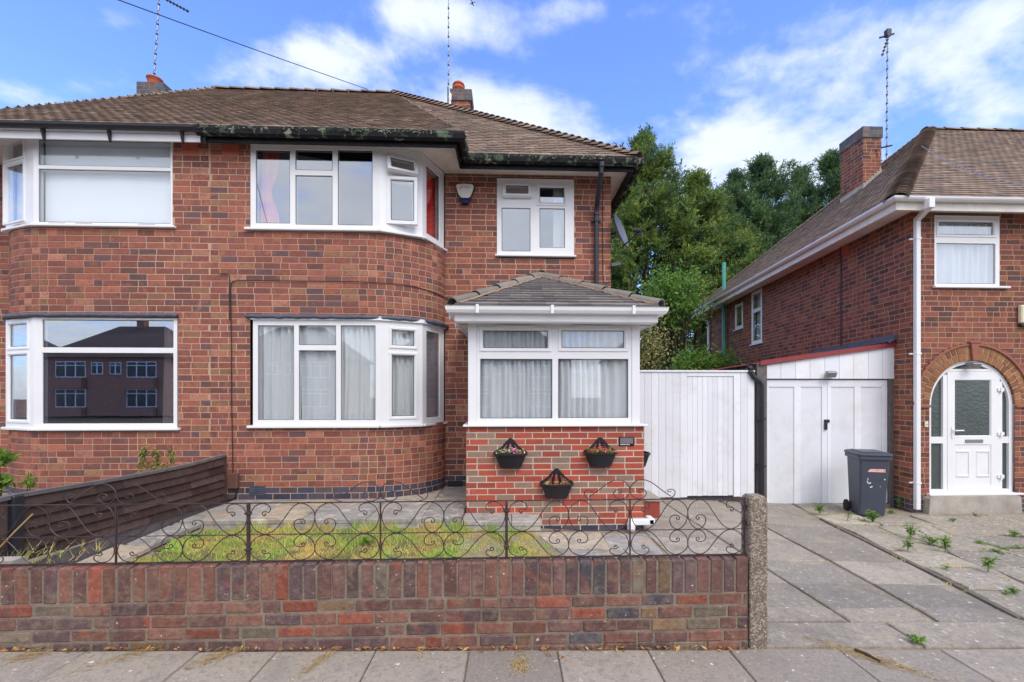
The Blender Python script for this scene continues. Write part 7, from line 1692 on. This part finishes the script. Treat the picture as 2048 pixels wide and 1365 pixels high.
def conifer(px, pyt, D, Rm, label, m, seed, zb0=-.3, limbs=150, low=.03, tops=1, dens=1.5, lean=0):
    rng = np.random.default_rng(seed); x0 = PX(px, D); zt = PZ(px, pyt, D); H = zt - zb0; t = thing('conifer_tree', (x0, D, zb0), label, 'tree', 'conifers behind the houses')
    mb = MB(); mb.tube([(x0, D, zb0), (x0 + .1, D, zb0 + H * .5), (x0, D, zt - H * .08)], .26, 8, r2=.03); trunkmb = mb; B_, D_2 = [], []
    for k in range(limbs):
        h = low + (1 - low) * (rng.uniform() ** .8); a = rng.uniform(0, 2 * math.pi); prof = min(1, (1 - h) * 2.3) ** .72 * (0.75 + .5 * rng.uniform()); r = Rm * max(.10, prof); z0 = zb0 + H * h * .93; rise = rng.uniform(.25, .9) * (.5 + h * .8)
        d = np.array([math.cos(a), math.sin(a) * .9, rise]); d /= np.linalg.norm(d); L_ = r * rng.uniform(.85, 1.15) / max(.45, math.hypot(d[0], d[1])) * .8
        if h > .9: d = np.array([math.cos(a) * .35, math.sin(a) * .35, 1.0]); d /= np.linalg.norm(d); L_ = min(L_, (zt - z0) * 1.05 + .1)
        p0_ = np.array([x0, D, z0]); tip = p0_ + d * L_ + np.array([0, 0, -.06 * L_])
        if k % 3 == 0: trunkmb.tube([tuple(p0_), tuple(p0_ + d * L_ * .5), tuple(tip)], .05, 4, r2=.01)
        ns = int((7 + 9 * L_) * dens)
        for s in range(ns):
            u = rng.uniform(.30, 1.0) ** .8; c = p0_ + d * L_ * u + rng.normal(0, .10 + .09 * L_ * (1.1 - u), 3) * np.array([1, 1, .7]); sd = d * .7 + rng.normal(0, .55, 3) + np.array([0, 0, .25]); sd /= np.linalg.norm(sd)
            q = 24; tt = rng.uniform(0, 1, (q, 1)); bs = c + sd * tt * .46 + rng.normal(0, .03, (q, 3)); dd = sd * 1.0 + rng.normal(0, .45, (q, 3)); dd /= np.linalg.norm(dd, axis=1, keepdims=True); B_.append(bs); D_2.append(dd)
    B_, D_2 = np.concatenate(B_), np.concatenate(D_2); quads_mesh('crown', leafquads(B_, D_2, .17, .022, rng), m, t); trunkmb.build('trunk', M['bark'], t, fixn=False); return t
conifer(1288, 250, 20, 2.9, 'tallest light green conifer, rising beside the corner of the brick house', M['leafbright'], 1, limbs=190)
conifer(1392, 330, 20.8, 2.4, 'yellowish green conifer just right of the tallest one', M['leafbright'], 2, limbs=170)
conifer(1448, 385, 22.5, 2.4, 'lower yellow-green conifer between the light and the dark ones', M['leafbright'], 9, limbs=130)
conifer(1522, 302, 25, 3.4, 'dark green conifer with a ragged top in the middle of the tree row', M['leafdark'], 3, limbs=170)
conifer(1470, 322, 24.5, 2.3, 'dark conifer half hidden behind the lighter ones', M['leafdark'], 4, limbs=110)
conifer(1606, 310, 27.5, 2.6, 'slim dark conifer in the dip left of the right-hand chimney', M['leafdark'], 5, limbs=120)
conifer(1662, 286, 27, 3.7, 'broad dark conifer behind the right-hand chimney', M['leafdark'], 6, limbs=180)
conifer(1215, 330, 24, 2.4, 'light green conifer mostly hidden by the house corner', M['leafbright'], 7, limbs=110)
conifer(1720, 330, 28, 2.6, 'dark conifer showing only beside the chimney and the right-hand roof', M['leafdark'], 8, limbs=90)
def broadleaf(px, pyc, D, radii, label, m, seed, zb0=-.3, n=60, leaf=(.12, .035), stems=5, name='broadleaf_tree', cat='tree'):
    rng = np.random.default_rng(seed); x0 = PX(px, D); zc_ = PZ(px, pyc, D); t = thing(name, (x0, D, zb0), label, cat); mb = MB(); B_, D_2 = [], []
    roots = [(x0 + rng.uniform(-.15, .15), D + rng.uniform(-.1, .1)) for _ in range(stems)]
    for k in range(n):
        v = rng.normal(size=3); v /= np.linalg.norm(v); u = rng.uniform(.35, 1.0); c = np.array([x0, D, zc_]) + v * u * np.array(radii); r = roots[k % stems]; md = (np.array([r[0], r[1], zb0]) * .5 + c * .5) + rng.normal(0, .08, 3)
        mb.tube([(r[0], r[1], zb0), tuple(md), tuple(c)], .045, 4, r2=.008); q = 60; bs = c + rng.normal(0, .19, (q, 3)); dd = rng.normal(0, 1, (q, 3)) + np.array([0, 0, .2]); dd /= np.linalg.norm(dd, axis=1, keepdims=True); B_.append(bs); D_2.append(dd)
    B_, D_2 = np.concatenate(B_), np.concatenate(D_2); quads_mesh('crown', leafquads(B_, D_2, leaf[0], leaf[1], rng), m, t); mb.build('trunk', M['bark'], t, fixn=False); return t
broadleaf(1345, 600, 14, (1.25, 1.0, 1.05), 'small fresh green broadleaved tree with bare lower stems above the side gate', M['leafbroad'], 21, n=70)
broadleaf(1285, 705, 11.5, (.62, .6, .85), 'pale flowering shrub above the white gate beside the porch', M['leafpale'], 22, n=60, leaf=(.09, .022), name='flowering_shrub', cat='shrub')
broadleaf(1408, 738, 12.5, (.9, .7, .40), 'low bright shrub peeping over the white gate', M['leafbroad'], 23, n=60, name='garden_shrub', cat='shrub')
broadleaf(1330, 745, 17, (2.4, 1.0, .9), 'dim green hedge at the bottom of the garden', M['leafdark'], 24, n=110, name='hedge', cat='hedge', leaf=(.14, .04))

# ================================================================ houses across the street, seen only in the window glass
def bricktex():
    m = bpy.data.materials.new('distant brick'); m.use_nodes = True; t = m.node_tree; b = t.nodes['Principled BSDF']; b.inputs['Roughness'].default_value = .9
    tcn = t.nodes.new('ShaderNodeTexCoord'); mp = t.nodes.new('ShaderNodeMapping'); mp.inputs['Rotation'].default_value = (R(90), 0, 0); bt = t.nodes.new('ShaderNodeTexBrick'); bt.inputs['Scale'].default_value = 1; bt.inputs['Brick Width'].default_value = .228; bt.inputs['Row Height'].default_value = .083; bt.inputs['Mortar Size'].default_value = .006
    bt.inputs['Color1'].default_value = (*srgb(178, 120, 98), 1); bt.inputs['Color2'].default_value = (*srgb(140, 96, 84), 1); bt.inputs['Mortar'].default_value = (*srgb(170, 140, 120), 1)
    t.links.new(tcn.outputs['Object'], mp.inputs[0]); t.links.new(mp.outputs[0], bt.inputs[0]); t.links.new(bt.outputs[0], b.inputs['Base Color']); return m
M['fbrick'] = bricktex(); M['ftile'] = mat('distant roof tile', srgb(96, 80, 74), .9, noise=.3, nscale=4)
yo = -30.0
t0 = thing('opposite_house', (-1, yo, -.8), 'brick semi-detached house across the street, reflected in the window glass', 'house', 'houses across the street')
mb = MB(); mb.box(-5.6, 5.6, yo - 8, yo, -.3, 5.0); mb.build('wall', M['fbrick'], t0)
mb = MB(); a, b, c, d = (-6, yo + .4, 5), (6, yo + .4, 5), (6, yo - 8.4, 5), (-6, yo - 8.4, 5); e, f = (-2.2, yo - 4, 8.4), (2.2, yo - 4, 8.4); mb.add([a, b, c, d, e, f], [(0, 1, 5, 4), (1, 2, 5), (2, 3, 4, 5), (3, 0, 4), (0, 3, 2, 1)]); mb.build('roof', M['ftile'], t0)
for cx_, cz_, w_, h_ in ((-3.1, 3.9, 2.6, 1.45), (3.1, 3.9, 2.6, 1.45), (-3.1, 1.3, 2.6, 1.65), (3.1, 1.3, 2.6, 1.65), (-.8, 4, 1.0, 1.1), (.8, 4, 1.0, 1.1)):
    mb = MB(); mb.box(cx_ - w_ / 2, cx_ + w_ / 2, yo + .001, yo + .08, cz_ - h_ / 2, cz_ + h_ / 2); fw_ = mb.build('window', M['upvc'], t0); mb = MB(); k = 3 if w_ > 2 else 2
    for i in range(k): a_ = cx_ - w_ / 2 + w_ * i / k + .06; b_ = cx_ - w_ / 2 + w_ * (i + 1) / k - .06; mb.box(a_, b_, yo + .081, yo + .085, cz_ - h_ / 2 + .08, cz_ + h_ / 4 - .04); mb.box(a_, b_, yo + .081, yo + .085, cz_ + h_ / 4 + .04, cz_ + h_ / 2 - .08)
    mb.build('pane', M['blackgloss'], fw_)
for sx_ in (-3.1, 3.1):
    mb = MB(); mb.box(sx_ - 1.35, sx_ + 1.35, yo + .1, yo + .55, -.3, .45); mb.box(sx_ - 1.35, sx_ + 1.35, yo + .1, yo + .55, 2.15, 3.15); mb.build('bay', M['fbrick'], t0)
mb = MB(); mb.box(-.35, .35, yo - 4.3, yo - 3.7, 8.0, 9.2); mb.build('chimney', M['fbrick'], t0)
for ox_ in (-52, -37.5, -22, -11.5 + 26, 29):
    r_ = t0.copy(); COL.objects.link(r_); r_.location = (ox_, yo, -.8)
    for ch1 in list(t0.children):
        c1_ = ch1.copy(); COL.objects.link(c1_); c1_.parent = r_
        for ch2 in list(ch1.children): c2_ = ch2.copy(); COL.objects.link(c2_); c2_.parent = c1_
